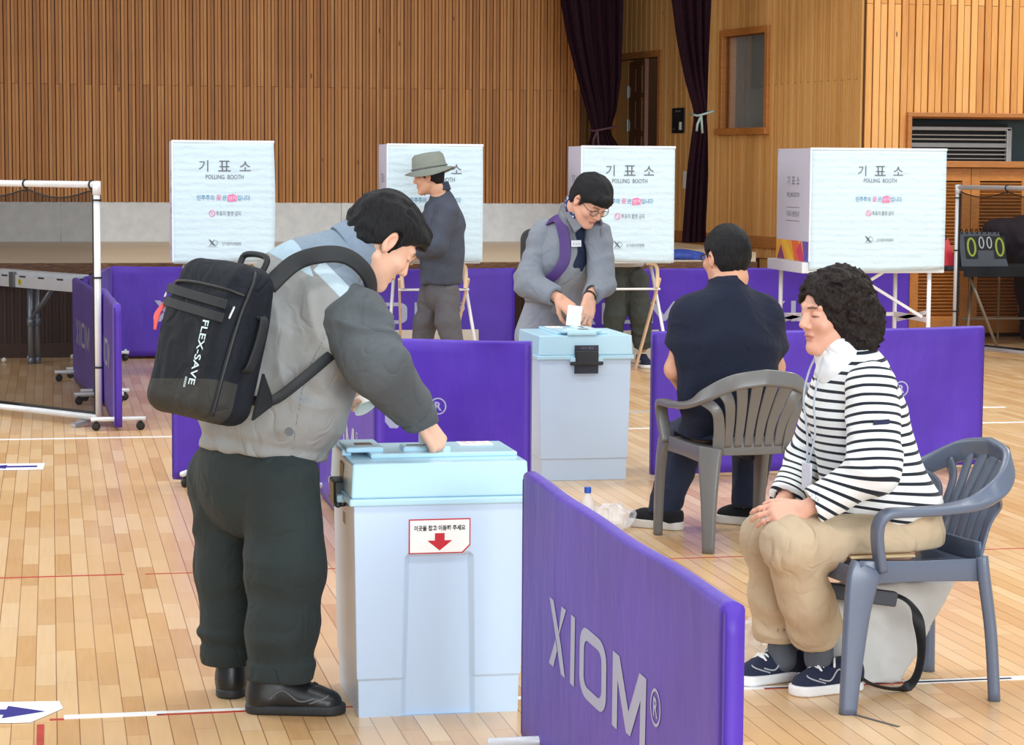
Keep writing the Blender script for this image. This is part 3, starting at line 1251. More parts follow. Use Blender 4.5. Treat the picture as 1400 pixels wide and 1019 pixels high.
# ------------------------------------------------------------------ ballot boxes
box_blue = NT('ballot_plastic_pale_blue')
box_blue.base(lin((194, 216, 240)), 0.28, 0, 0.5)
box_blue.b.inputs['Subsurface Weight'].default_value = 0.15
box_blue.b.inputs['Subsurface Radius'].default_value = (0.02, 0.03, 0.04)
box_blue.bump(box_blue.noise(box_blue.coord(), 14.0, 2.0), 0.03, 0.004)
lid_cyan = NT('ballot_lid_pale_cyan')
lid_cyan.base(lin((178, 216, 234)), 0.25, 0, 0.5)
lid_cyan.b.inputs['Subsurface Weight'].default_value = 0.15
lid_cyan.b.inputs['Subsurface Radius'].default_value = (0.02, 0.03, 0.04)
seal_paper = mat('sticker_white', (244, 244, 242), 0.5, var=0.01)
ink_black = mat('print_black', (28, 28, 30), 0.6, var=0.02)
ink_red = mat('print_red', (196, 24, 44), 0.5, var=0.02)
ink_grey = mat('print_grey', (92, 94, 98), 0.6, var=0.02)
latch_black = mat('latch_black', (32, 34, 40), 0.35)
tape_navy = mat('seal_tape_navy', (40, 44, 60), 0.28, var=0.2, vscale=30)
tape_brown = mat('seal_tape_brown', (92, 72, 52), 0.4)


def ballot_box(label, loc, rot, front_tape):
    root = empty('ballot_box', loc, rot, label, 'ballot box', 'ballot boxes')
    ZT = 0.615

    def hw(z, add=0.0):
        t = z / ZT
        return 0.236 + 0.012 * t + add, 0.222 + 0.012 * t + add
    # shell with the arched recess on the -y face
    b = MB()
    xl, xr, zr = -0.102, 0.098, 0.462
    inset = 0.016

    def ring(z, add=0.0):
        a, c = hw(z, add)
        return a, c
    zs = [0.0, 0.108, 0.112, zr, ZT]
    adds = [-0.004, -0.004, 0.0, 0.0, 0.0]
    # sides and back
    for i in range(len(zs) - 1):
        a0, c0 = ring(zs[i], adds[i])
        a1, c1 = ring(zs[i + 1], adds[i + 1])
        z0, z1 = zs[i], zs[i + 1]
        b.add([(-a0, c0, z0), (-a0, -c0, z0), (-a1, -c1, z1), (-a1, c1, z1)], [(0, 1, 2, 3)])
        b.add([(a0, -c0, z0), (a0, c0, z0), (a1, c1, z1), (a1, -c1, z1)], [(0, 1, 2, 3)])
        b.add([(a0, c0, z0), (-a0, c0, z0), (-a1, c1, z1), (a1, c1, z1)], [(0, 1, 2, 3)])
        if z1 <= zr:
            b.add([(-a0, -c0, z0), (xl - 0.008 * (1 - z0 / zr), -c0, z0), (xl - 0.008 * (1 - z1 / zr), -c1, z1), (-a1, -c1, z1)], [(0, 1, 2, 3)])
            b.add([(xr + 0.008 * (1 - z0 / zr), -c0, z0), (a0, -c0, z0), (a1, -c1, z1), (xr + 0.008 * (1 - z1 / zr), -c1, z1)], [(0, 1, 2, 3)])
            r0, r1 = hw(z0)[1] - inset, hw(z1)[1] - inset
            for x, s in ((xl, -1), (xr, 1)):
                xa, xb = x + s * 0.008 * (1 - z0 / zr), x + s * 0.008 * (1 - z1 / zr)
                q = [(xa, -c0, z0), (xa - s * 0.014, -r0, z0), (xb - s * 0.014, -r1, z1), (xb, -c1, z1)]
                b.add(q, [(0, 1, 2, 3) if s < 0 else (3, 2, 1, 0)])
            b.add([(xl - 0.008 * (1 - z0 / zr) + 0.014, -r0, z0), (xr + 0.008 * (1 - z0 / zr) - 0.014, -r0, z0),
                   (xr + 0.008 * (1 - z1 / zr) - 0.014, -r1, z1), (xl - 0.008 * (1 - z1 / zr) + 0.014, -r1, z1)], [(0, 1, 2, 3)])
        else:
            r0 = hw(z0)[1] - inset
            b.add([(-a0, -c0, z0), (xl, -c0, z0), (xl + 0.012, -c0, z0 + 0.012), (xr - 0.012, -c0, z0 + 0.012), (xr, -c0, z0), (a0, -c0, z0), (a1, -c1, z1), (-a1, -c1, z1)], [(0, 1, 2, 3, 4, 5, 6, 7)])
            b.add([(xl + 0.014, -r0, z0), (xr - 0.014, -r0, z0), (xr - 0.012, -c0, z0 + 0.012), (xl + 0.012, -c0, z0 + 0.012)], [(0, 1, 2, 3)])
            b.add([(xl, -c0, z0), (xl + 0.014, -r0, z0), (xl + 0.012, -c0, z0 + 0.012)], [(0, 1, 2)])
            b.add([(xr, -c0, z0), (xr - 0.012, -c0, z0 + 0.012), (xr - 0.014, -r0, z0)], [(0, 1, 2)])
    a1, c1 = ring(ZT)
    b.add([(-a1, -c1, ZT), (a1, -c1, ZT), (a1, c1, ZT), (-a1, c1, ZT)], [(0, 1, 2, 3)])
    a0, c0 = ring(0, -0.004)
    b.add([(-a0, -c0, 0), (a0, -c0, 0), (a0, c0, 0), (-a0, c0, 0)], [(3, 2, 1, 0)])
    me = b.mesh('body')
    import bmesh
    bm = bmesh.new()
    bm.from_mesh(me)
    bmesh.ops.remove_doubles(bm, verts=bm.verts, dist=0.0005)
    bmesh.ops.recalc_face_normals(bm, faces=bm.faces)
    bm.to_mesh(me)
    bm.free()
    link_mesh('body', me, box_blue.m, root, bevel=0.007, segs=3)
    # lid: overhanging rim, upright wall, raised top with the slot housing
    lid = empty('lid_frame', loc)
    bpy.data.objects.remove(lid)
    b = MB()
    ra, rc = 0.262, 0.248

    def slab(a0, c0, z0, a1, c1, z1):
        b.add([(-a0, -c0, z0), (a0, -c0, z0), (a0, c0, z0), (-a0, c0, z0), (-a1, -c1, z1), (a1, -c1, z1), (a1, c1, z1), (-a1, c1, z1)],
              [(3, 2, 1, 0), (4, 5, 6, 7), (0, 1, 5, 4), (1, 2, 6, 5), (2, 3, 7, 6), (3, 0, 4, 7)])
    slab(ra, rc, 0.612, ra, rc, 0.634)
    slab(0.256, 0.242, 0.634, 0.251, 0.237, 0.733)
    lid = b.build('lid', lid_cyan.m, root, bevel=0.006, segs=3)
    b = MB()
    slab2 = [(-0.256, 0.0), (0.2, 0.0)]
    b.box((0.03, 0.005, 0.739), (0.43, 0.26, 0.014))
    b.build('raised_top', lid_cyan.m, lid, bevel=0.005)
    b = MB()
    b.box((-0.195, 0.02, 0.752), (0.11, 0.20, 0.016))
    b.box((-0.245, 0.02, 0.742), (0.03, 0.15, 0.02))
    b.build('hinge_block', lid_cyan.m, lid, bevel=0.006)
    b = MB()
    b.box((-0.19, 0.0, 0.7605), (0.05, 0.05, 0.002))
    b.build('hinge_label', tape_brown, lid)
    b = MB()
    b.box((-0.012, -0.03, 0.750), (0.14, 0.085, 0.016))
    sl = b.build('slot_cover', lid_cyan.m, lid, bevel=0.005)
    b = MB()
    b.box((-0.012, -0.03, 0.7585), (0.11, 0.012, 0.002))
    b.build('slot', latch_black, sl)
    b = MB()
    b.box((0.155, 0.075, 0.7475), (0.10, 0.075, 0.002))
    st = b.build('sticker', seal_paper, lid)
    b = MB()
    fn = flat((0.155, 0.075, 0.7489), (1, 0, 0), (0, 1, 0), (0, 0, 1))
    letter(b, '투 표 지', fn, 0, 0.018, h=0.02, w=0.075)
    letter(b, '넣 는 곳', fn, 0, -0.016, h=0.02, w=0.075)
    b.build('lettering', ink_red, st)
    # latches on the two narrow ends
    for s in (-1, 1):
        b = MB()
        x = s * 0.257
        b.box((x + s * 0.008, 0, 0.622), (0.036, 0.118, 0.075))
        b.tube([(x + s * 0.016, -0.085, 0.595), (x + s * 0.016, 0.085, 0.595)], 0.010, 10)
        lt = b.build('latch', latch_black, root, bevel=0.006)
        if s < 0 and not front_tape:
            for bx, sz in (((x + 0.004, -0.01, 0.675), (0.004, 0.075, 0.07)), ((x + 0.012, -0.01, 0.56), (0.004, 0.055, 0.06))):
                b = MB()
                b.box(bx, sz)
                b.build('seal_tape', tape_brown, lt)
        if s < 0 and front_tape:
            b = MB()
            b.box((x - 0.010, 0, 0.66), (0.004, 0.122, 0.05))
            b.box((x - 0.013, 0, 0.615), (0.006, 0.122, 0.05))
            b.box((x - 0.0075, 0, 0.568), (0.004, 0.122, 0.05))
            tp = b.build('seal_tape', tape_navy, lt)
            b = MB()
            letter(b, '특수봉인지', flat((x - 0.0165, 0, 0.63), (0, -1, 0), (0, 0, 1), (-1, 0, 0)), 0, 0, w=0.07)
            letter(b, '기표소 봉인', flat((x - 0.0125, 0, 0.672), (0, -1, 0), (0, 0, 1), (-1, 0, 0)), 0, 0, w=0.07)
            b.build('lettering', mat('tape_print', (120, 122, 140), 0.4), tp)
    b = MB()
    for s in (-1, 1):
        b.box((s * 0.262, 0, 0.612), (0.03, 0.17, 0.022))
    b.build('rim_clip', lid_cyan.m, root, bevel=0.004)
    if not front_tape:
        c = hw(0.51)[1]
        f = flat((-0.002, -c - 0.001, 0.521), (1, 0, 0), (0, -0.02, 1), (0, -1, -0.02))
        w, h = 0.089, 0.050
        b = MB()
        b.prism([(-w, -h), (w - 0.022, -h), (w, -h + 0.022), (w, h), (-w, h)], f, 0.0008)
        sk = b.build('sticker', ink_red, root, label='red-edged sticker with a red down arrow')
        f2 = flat((-0.002, -c - 0.0025, 0.521), (1, 0, 0), (0, -0.02, 1), (0, -1, -0.02))
        w2, h2 = w - 0.0035, h - 0.0035
        b = MB()
        b.prism([(-w2, -h2), (w2 - 0.021, -h2), (w2, -h2 + 0.021), (w2, h2), (-w2, h2)], f2, 0.0006)
        pf = b.build('paper_face', seal_paper, sk)
        f3 = flat((-0.002, -c - 0.0038, 0.521), (1, 0, 0), (0, -0.02, 1), (0, -1, -0.02))
        b = MB()
        letter(b, '이곳을 잡고 이동해 주세요', f3, 0, 0.024, w=0.148, h=0.016, bold=0.03)
        b.build('lettering', ink_black, sk)
        b = MB()
        b.add([f3(-0.014, 0.009), (f3(-0.014, -0.012)), f3(-0.036, -0.012), f3(0, -0.041), f3(0.036, -0.012), f3(0.014, -0.012), f3(0.014, 0.009)], [(0, 1, 2, 3, 4, 5, 6)])
        b.build('arrow', ink_red, sk)
    return root


box1 = ballot_box('pale blue ballot box with the red arrow sticker, in front of the bending man', (1.076, 6.49, 0), 0.0, False)
box2 = ballot_box('pale blue ballot box with a black sealed latch, in front of the man in glasses', (2.612, 11.17, 0), math.radians(90), True)

# ------------------------------------------------------------------ grey plastic armchairs
def chair_mat(name, rgb):
    k = NT(name)
    c = lin(rgb)
    n = k.noise(k.coord(), 3.0, 3.0)
    k.base(k.ramp(n, [(0.3, tuple(q * 0.93 for q in c[:3]) + (1,)), (0.7, c)]), 0.32, 0, 0.5)
    return k.m


chair_grey = chair_mat('chair_plastic_grey', (94, 104, 123))
chair_taupe = chair_mat('chair_plastic_warm_grey', (108, 108, 108))
chair_edge = chair_grey


def plastic_chair(label, loc, rot, m, stamp=False):
    root = empty('plastic_armchair', loc, rot, label, 'chair', 'grey plastic armchairs')
    # local: front is +y
    sx = 0.225

    def seat(u, v):
        x = (u - 0.5) * 2
        y = -0.21 + 0.43 * v
        w = sx * (0.9 + 0.14 * v)
        z = 0.415 + 0.018 * v - 0.012 * math.cos(x * 1.5) + 0.006
        fr = max(0, (v - 0.88) / 0.12)
        z -= 0.02 * fr * fr
        return (x * w, y, z)
    b = MB()
    b.grid(seat, 22, 22)
    o = b.build('seat', m, root, smooth=True)
    so = o.modifiers.new('thick', 'SOLIDIFY')
    so.thickness = 0.008
    so.offset = -1
    b = MB()
    for s in (-1, 1):                              # side and front aprons under the seat edge
        pts = [(s * (sx * (0.9 + 0.14 * v) + 0.002), -0.21 + 0.43 * v, 0.395 + 0.018 * v) for v in np.linspace(0, 1, 8)]
        b.sweep(pts, [(s, 0, 0)] * 8, [0.06 + 0.02 * abs(v - 0.5) for v in np.linspace(0, 1, 8)], [0.008] * 8)
    pts = [(x * sx * 1.03, 0.222 + 0.006 * (1 - x * x), 0.398) for x in np.linspace(-1, 1, 9)]
    b.sweep(pts, [(0, 1, 0)] * 9, [0.055] * 9, [0.008] * 9)
    b.build('seat_apron', m, o, smooth=True)
    # arm and back hoop, one band
    half = [(0.236, 0.150, 0.415), (0.250, 0.172, 0.530), (0.260, 0.150, 0.582), (0.266, 0.07, 0.587), (0.268, -0.03, 0.590), (0.258, -0.15, 0.606), (0.222, -0.250, 0.652), (0.132, -0.322, 0.706), (0.0, -0.344, 0.726)]
    hp = catmull(half, 6)
    full = hp + [np.array([-p[0], p[1], p[2]]) for p in hp[::-1][1:]]
    upsh = [(0, 1, 0), (0, 1, 0.3), (0, 0.5, 1), (0, 0, 1), (0.05, 0, 1), (0.35, -0.3, 1), (0.65, -0.8, 0.7), (0.35, -1, 0.35), (0, -1, 0.3)]
    uh = catmull(upsh, 6)
    upf = uh + [np.array([-p[0], p[1], p[2]]) for p in uh[::-1][1:]]
    wh = catmull([(0.050,), (0.052,), (0.054,), (0.054,), (0.054,), (0.056,), (0.062,), (0.066,), (0.068,)], 6)
    wf = [float(q[0]) for q in wh] + [float(q[0]) for q in wh[::-1][1:]]
    b = MB()
    b.sweep(full, upf, wf, [0.026] * len(full), n=5)
    back = b.build('armrest', m, root, smooth=True)
    b = MB()
    # slats fanning from the seat back to the hoop, with a bottom band
    fz = lambda x: 0.728 - 0.02 * (abs(x) / 0.135) ** 2 if abs(x) <= 0.135 else 0.708 - 0.052 * (abs(x) - 0.135) / 0.093
    fy = lambda x: -0.344 + 0.022 * (abs(x) / 0.135) ** 2 if abs(x) <= 0.135 else -0.322 + 0.072 * (abs(x) - 0.135) / 0.093
    for i in range(6):
        t = (i - 2.5) / 2.5
        xb, xt = t * 0.112, t * 0.168
        P = catmull([(xb, -0.214, 0.43), (xb * 1.04, -0.248, 0.53), (xb * 1.16 + t * 0.008, -0.292, 0.62), (xt, fy(xt) + 0.004, fz(xt) - 0.02)], 5)
        w = [0.034 + 0.020 * q / (len(P) - 1) for q in range(len(P))]
        b.sweep(P, [(0, -1, 0.15)] * len(P), w, [0.010] * len(P), n=3)
    for s in (-1, 1):                             # broad outer uprights curving out to the arms
        P = catmull([(s * 0.152, -0.212, 0.40), (s * 0.160, -0.240, 0.52), (s * 0.186, -0.262, 0.590), (s * 0.236, -0.225, 0.632)], 6)
        w = [0.05, 0.046, 0.043, 0.04]
        w = [float(q[0]) for q in catmull([(x,) for x in w], 6)]
        b.sweep(P, [(s * 0.25, -1, 0.1)] * len(P), w, [0.011] * len(P), n=3)
    P = [(x * 0.175, -0.213, 0.432 + 0.004 * x * x) for x in np.linspace(-1, 1, 11)]
    b.sweep(P, [(0, -1, 0.1)] * 11, [0.075] * 11, [0.010] * 11, n=3)
    b.build('backrest', m, root, smooth=True)
    if stamp:
        b = MB()
        f = flat((-0.055, -0.341, 0.722), (-1, 0.14, -0.10), (0.02, 0.28, 0.95), (0, -1, 0.3), 0.016)
        for r in range(2):
            letter(b, '주민센터', f, 0, 0.012 - 0.022 * r, w=0.085, h=0.018, bold=0.04)
        b.build('stamp', ink_black, back)
    for s in (-1, 1):
        # front leg rises into the arm
        P = catmull([(s * 0.233, 0.246, 0.0), (s * 0.234, 0.236, 0.15), (s * 0.233, 0.222, 0.30), (s * 0.230, 0.206, 0.39), (s * 0.224, 0.190, 0.428)], 5)
        n = len(P)
        w = catmull([(0.050,), (0.062,), (0.078,), (0.094,), (0.098,)], 5)
        b = MB()
        b.sweep(P, [(s, 0.15, 0)] * n, [float(q[0]) for q in w], [0.036 - 0.004 * (k / (n - 1)) ** 2 for k in range(n)], n=4)
        b.build('leg', m, root, smooth=True)
        P = catmull([(s * 0.205, -0.252, 0.0), (s * 0.200, -0.238, 0.2), (s * 0.190, -0.216, 0.37), (s * 0.182, -0.212, 0.43)], 5)
        n = len(P)
        w = catmull([(0.050,), (0.066,), (0.092,), (0.098,)], 5)
        b = MB()
        b.sweep(P, [(s * 0.6, -1, 0)] * n, [float(q[0]) for q in w], [0.036] * n, n=4)
        b.build('leg', m, root, smooth=True)
    return root


chair1 = plastic_chair('grey plastic armchair turned away, under the man in the navy shirt', (2.795, 9.03, 0), math.radians(6), chair_taupe)
chair2 = plastic_chair('grey plastic armchair seen side-on, under the woman in the striped top', (2.455, 6.33, 0), math.radians(97), chair_grey, stamp=True)

# thin seat board under the seated woman
b = MB()
b.box((2.37, 6.285, 0.4415), (0.20, 0.27, 0.008))
o = b.build('seat_board', mat('seat_board_tan', (206, 178, 136), 0.55), None, bevel=0.003)
tag(o, 'thin tan board on the grey chair seat under the woman', 'board')

# ------------------------------------------------------------------ polling booths
booth_cloth = NT('booth_cloth_white')
bv = booth_cloth.coord((1, 1, 2.2))
bn = booth_cloth.noise(bv, 7.0, 5.0, 0.6)
booth_cloth.base(lin((203, 225, 237)), 0.7, 0, 0.2)
wv = booth_cloth.n('ShaderNodeTexWave', wave_type='BANDS', bands_direction='Z')
booth_cloth.put(wv.inputs['Vector'], booth_cloth.coord((1, 1, 1)))
wv.inputs['Scale'].default_value = 6.0
wv.inputs['Distortion'].default_value = 2.0
booth_cloth.bump(booth_cloth.math('ADD', booth_cloth.math('MULTIPLY', bn, 1.0), booth_cloth.math('MULTIPLY', wv.outputs['Fac'], 0.12)), 0.5, 0.02)
booth_board = mat('booth_board_white', (206, 208, 226), 0.55, var=0.01)
booth_trim = mat('booth_trim_white', (222, 228, 236), 0.4, var=0.01)
leg_white = mat('booth_leg_white', (226, 228, 232), 0.35)
leg_beige = mat('booth_leg_beige', (222, 196, 166), 0.4)
ink_dark = mat('print_dark_grey', (96, 98, 104), 0.6, var=0.02)
ink_blue = mat('print_blue', (84, 140, 178), 0.6, var=0.02)
ink_teal = mat('print_teal', (70, 140, 150), 0.6, var=0.02)
ink_pink = mat('print_pink', (222, 120, 168), 0.6, var=0.02)
ink_white = mat('print_white', (245, 240, 245), 0.6, var=0.01)
shelf_mat = mat('cardboard_beige', (206, 194, 178), 0.7)


def emblem(b, f, cx, cy, s):
    """small brushed ballot emblem: crossed strokes over an open ring and a base line"""
    def stroke(pts, ws):
        vs = []
        for i, (x, y) in enumerate(pts):
            x2, y2 = pts[min(i + 1, len(pts) - 1)]
            x1, y1 = pts[max(i - 1, 0)]
            dx, dy = x2 - x1, y2 - y1
            l = math.hypot(dx, dy) or 1
            nx, ny = -dy / l * ws[i], dx / l * ws[i]
            vs += [f(cx + (x + nx) * s, cy + (y + ny) * s), f(cx + (x - nx) * s, cy + (y - ny) * s)]
        b.add(vs, [(2 * i, 2 * i + 1, 2 * i + 3, 2 * i + 2) for i in range(len(pts) - 1)])
    stroke([(-0.5, 0.5), (-0.2, 0.15), (0.1, -0.2), (0.35, -0.38)], [0.05, 0.11, 0.1, 0.03])
    stroke([(0.15, 0.45), (-0.05, 0.05), (-0.45, -0.38)], [0.02, 0.07, 0.03])
    stroke([(0.0, 0.3), (0.3, 0.4), (0.58, 0.2), (0.6, -0.1), (0.35, -0.32), (0.05, -0.3)], [0.015, 0.025, 0.03, 0.03, 0.03, 0.02])
    stroke([(-0.75, -0.5), (-0.2, -0.48), (0.6, -0.52)], [0.012, 0.02, 0.012])


def polling_booth(label, x0, x1, y0, depth, zb, zt, wide=False, bulge=0.0):
    W = x1 - x0
    cx = (x0 + x1) / 2
    root = empty('polling_booth', (cx, y0, 0), 0, label, 'polling booth', 'polling booths')
    hw = W / 2
    zf = zb - (0.035 if wide else 0.0)

    def front(u, v, back=0.0):
        x = -hw + W * u
        z = zf + (zt - zf) * v
        q = vnoise(np.array([[u * 3 + cx, v * 2.2, cx * 3]]))[0]
        y = -0.012 - 0.010 * math.sin(math.pi * u) * (1 - v) - 0.004 * q
        x += 0.018 * bulge * math.sin(math.pi * v) * (1 if u > 0.97 else 0)
        z2 = z - 0.010 * math.sin(u * 4 + cx) * (1 - v) * (1 if v < 0.05 else 0)
        return (x, y + back, z2)
    b = MB()
    b.grid(lambda u, v: front(u, v), 24, 24)
    o = b.build('front_cloth', booth_cloth.m, root, smooth=True)
    so = o.modifiers.new('thick', 'SOLIDIFY')
    so.thickness = 0.004
    so.offset = -1
    zs = zb + (0.03 if wide else 0.0)
    for s in (-1, 1):
        b = MB()
        b.box((s * (hw - 0.006), depth / 2, (zs + zt) / 2), (0.012, depth, zt - zs))
        sp = b.build('side_board', booth_board, root, bevel=0.002)
        if s < 0:
            f = flat((-hw - 0.0008, depth / 2, 0), (0, -1, 0), (0, 0, 1), (-1, 0, 0))
            b = MB()
            sc = depth / 0.8
            letter(b, '기 표 소', f, 0, zt - 0.25, w=0.30 * sc, h=0.075)
            letter(b, 'POLLING BOOTH', f, 0, zt - 0.36, w=0.30 * sc, h=0.035)
            letter(b, '투표지 촬영금지', f, 0, zt - 0.51, w=0.30 * sc, h=0.045)
            for zz in (zt - 0.46, zt - 0.565):
                b.add([f(-0.16 * sc, zz), f(0.16 * sc, zz), f(0.16 * sc, zz + 0.004), f(-0.16 * sc, zz + 0.004)], [(0, 1, 2, 3)])
            emblem(b, f, -0.10 * sc, zt - 0.78, 0.05)
            letter(b, '선거관리위원회', f, 0.06 * sc, zt - 0.785, w=0.16 * sc, h=0.022)
            b.build('lettering', ink_dark, sp)
            if wide:
                z0, z1 = zs, zs + 0.155
                D2 = depth / 2
                tri = [((242, 178, 60), [(-1, 0), (1, 0), (1, 1), (-1, 1)]), ((146, 70, 120), [(-0.95, 0), (-0.45, 0), (-0.7, 0.75)]),
                       ((250, 200, 60), [(-0.7, 1), (-0.35, 1), (0.1, 0), (-0.2, 0)]), ((236, 110, 60), [(-0.05, 1), (0.35, 1), (0.6, 0), (0.15, 0)]),
                       ((222, 70, 110), [(0.25, 0.5), (0.5, 1), (0.75, 0), (0.45, 0)]), ((110, 90, 180), [(0.6, 1), (1, 1), (1, 0.3), (0.75, 0.0)]), ((70, 110, 200), [(0.8, 0), (1, 0), (1, 0.5)])]
                for q, (cc, pts) in enumerate(tri):
                    b = MB()
                    f2 = flat((-hw - 0.0008 - 0.0004 * q, depth / 2, 0), (0, -1, 0), (0, 0, 1), (-1, 0, 0))
                    b.add([f2(px * D2, z0 + pz * (z1 - z0)) for px, pz in pts], [tuple(range(len(pts)))])
                    b.build('colour_band', mat('band_%d_%d_%d' % cc, cc, 0.6, var=0.02), sp)
    b = MB()
    b.box((0, depth - 0.01, zt - 0.02), (W, 0.015, 0.03))
    b.box((0, -0.004, zt - 0.004), (W + 0.01, 0.022, 0.018))
    b.box((-hw, -0.006, (zs + zt) / 2), (0.014, 0.014, zt - zs))
    b.build('top_rail', booth_trim, root, bevel=0.003)
    b = MB()
    if wide:
        b.box((-0.02, depth / 2 + 0.040, zb - 0.015), (W + 0.06, depth + 0.06, 0.085))
    else:
        b.box((0, depth / 2 + 0.02, zb + 0.0), (W - 0.02, depth, 0.03))
    b.build('table_top', booth_trim, root, bevel=0.005)
    # lettering on the front cloth
    sw = W / 0.76 if not wide else 1.0
    k = 1.0
    off = 0.0 if not wide else 0.0

    def f(u, v, w=0.0):
        q = (v - zf) / (zt - zf)
        uu = min(1, max(0, u / W + 0.5))
        p = front(uu, q)
        return (u, p[1] - 0.0035, v)
    K, KZ = (0.79, 0.90) if not wide else (0.77, 0.85)

    def put(b, s, x, dz, h=None, w=None, ff=None, **kw):
        letter(b, s, ff or f, x * K, zt - dz * KZ, h=h * K if h else None, w=w * K if w else None, **kw)
    b = MB()
    put(b, '기', -0.18, 0.200, h=0.105)
    put(b, '표', 0.01, 0.200, h=0.098)
    put(b, '소', 0.20, 0.200, h=0.090)
    put(b, 'POLLING  BOOTH', 0.012, 0.287, h=0.040, w=0.345)
    put(b, '투표지 촬영 금지', 0.045, 0.582, h=0.045, w=0.225)
    put(b, '선거관리위원회', 0.07, 0.825, h=0.032, w=0.175)
    emblem(b, f, -0.10 * K, zt - 0.82 * KZ, 0.07 * K)
    b.build('lettering', ink_dark, o)
    b = MB()
    put(b, '민주주의', -0.165, 0.455, h=0.05, w=0.155, bold=0.01)
    put(b, '은', 0.01, 0.455, h=0.045, bold=0.01)
    put(b, '입니다', 0.185, 0.455, h=0.05, w=0.115, bold=0.01)
    b.build('slogan', ink_blue, o)
    b = MB()
    put(b, '꽃', -0.045, 0.455, h=0.052, bold=0.01)
    b.build('flower_word', ink_pink, o)
    b = MB()
    zc = zt - 0.457 * KZ
    q = [(0.035, -0.033), (0.118, -0.030), (0.122, 0.024), (0.10, 0.029), (0.095, 0.037), (0.04, 0.027)]
    b.add([f(u * K, zc + v * K) for u, v in q], [tuple(range(6))])
    b.build('vote_box', ink_pink, o)
    zc = zt - 0.582 * KZ
    n = 24
    ring = [f((-0.105 + r * math.cos(2 * math.pi * i / n)) * K, zc + K * r * math.sin(2 * math.pi * i / n)) for r in (0.03, 0.023) for i in range(n)]
    b = MB()
    b.add(ring, [(i, (i + 1) % n, n + (i + 1) % n, n + i) for i in range(n)])
    b.add([f(-0.126 * K, zc + 0.017 * K), f(-0.122 * K, zc + 0.021 * K), f(-0.084 * K, zc - 0.017 * K), f(-0.088 * K, zc - 0.021 * K)], [(0, 1, 2, 3)])
    b.build('no_photo_mark', ink_pink, o)
    b = MB()
    put(b, '선거', 0.078, 0.457, h=0.036, w=0.064, ff=lambda u, v: (f(u, v)[0], f(u, v)[1] - 0.0015, v), rot=0.06)
    b.build('vote_mark', ink_white, o)
    # legs
    if wide:
        zt2 = zb - 0.055
        for s, xx in ((-1, -hw + 0.03), (1, hw - 0.10)):
            for y in (0.04, depth - 0.04):
                b = MB()
                b.tube([(xx, y, 0.0), (xx, y, zt2)], 0.017, 10)
                b.build('leg', leg_white, root, smooth=True)
            b = MB()
            b.bar((xx, 0.04, 0.40), (xx, depth - 0.04, 0.40), 0.02, 0.04)
            b.bar((xx - s * 0.03, 0.10, 0.42), (xx - s * 0.62, 0.12, zt2), 0.02, 0.022)
            b.bar((xx, 0.06, 0.46), (xx, depth - 0.10, 0.36), 0.02, 0.03)
            b.build('brace', leg_white, root)
        b = MB()
        b.bar((-hw + 0.04, depth - 0.04, 0.40), (hw - 0.1, depth - 0.04, 0.40), 0.02, 0.03)
        b.build('brace', leg_white, root)
    else:
        for s in (-1, 1):
            x = s * (hw - 0.10)
            b = MB()
            b.tube([(x + s * 0.10, 0.02, 0.0), (x, 0.30, zb - 0.02)], 0.013, 10)
            b.build('leg', leg_white, root, smooth=True)
            b = MB()
            b.tube(catmull([(x - s * 0.10, 0.05, zb - 0.015), (x - s * 0.05, 0.05, zb - 0.015), (x - s * 0.015, 0.04, zb - 0.06), (x - s * 0.02, 0.03, zb - 0.20)], 5), 0.015, 10)
            b.bar((x + s * 0.005, 0.035, zb - 0.13), (x - s * 0.075, 0.44, 0.0), 0.030, 0.016, up=(1, 0, 0))
            b.build('leg', leg_beige, root, smooth=False)
        b = MB()
        b.tube([(-hw + 0.09, 0.04, zb - 0.21), (hw - 0.09, 0.04, zb - 0.21)], 0.009, 8)
        b.build('cross_bar', leg_white, root, smooth=True)
    return root


polling_booth('white polling booth at the far left, behind the black backpack', 0.865, 1.595, 16.5, 0.45, 0.866, 1.742, bulge=0.6)
polling_booth('white polling booth behind the man in the bucket hat', 2.432, 3.145, 16.5, 0.45, 0.864, 1.73, bulge=0.2)
polling_booth('white polling booth with a voter standing behind it, centre of the picture', 3.90, 4.622, 16.5, 0.45, 0.862, 1.727)
polling_booth('wide white polling booth with a coloured band, at the right', 5.70, 6.80, 16.5, 0.80, 0.825, 1.726, wide=True)

for x, y, w, a, lb in ((3.02, 17.80, 0.70, 0.0, 'beige cardboard sheet behind the legs of the man in the bucket hat'), (4.62, 17.56, 0.42, 0.22, 'beige cardboard sheet behind the legs of the voter at the centre booth')):
    r = empty('cardboard_sheet', (x, y, 0), a, lb, 'cardboard', 'cardboard sheets against the barriers')
    b = MB()
    Rt = np.array([[1, 0, 0], [0, math.cos(0.12), math.sin(0.12)], [0, -math.sin(0.12), math.cos(0.12)]])
    b.box((0, 0, 0.132), (w, 0.012, 0.26), Rt)
    b.build('sheet', shelf_mat, r, bevel=0.002)

# ------------------------------------------------------------------ netted frames
net = NT('black_net')
nw = net.n('ShaderNodeBsdfDiffuse')
nw.inputs[0].default_value = (0.012, 0.012, 0.014, 1)
tr = net.n('ShaderNodeBsdfTransparent')
mx = net.n('ShaderNodeMixShader')
mx.inputs[0].default_value = 0.50
net.t.links.new(tr.outputs[0], mx.inputs[1])
net.t.links.new(nw.outputs[0], mx.inputs[2])
net.t.links.new(mx.outputs[0], net.out.inputs['Surface'])
pipe = mat('frame_pipe_white', (214, 216, 220), 0.35, 0.15)
cord = mat('net_cord_black', (22, 22, 24), 0.7)


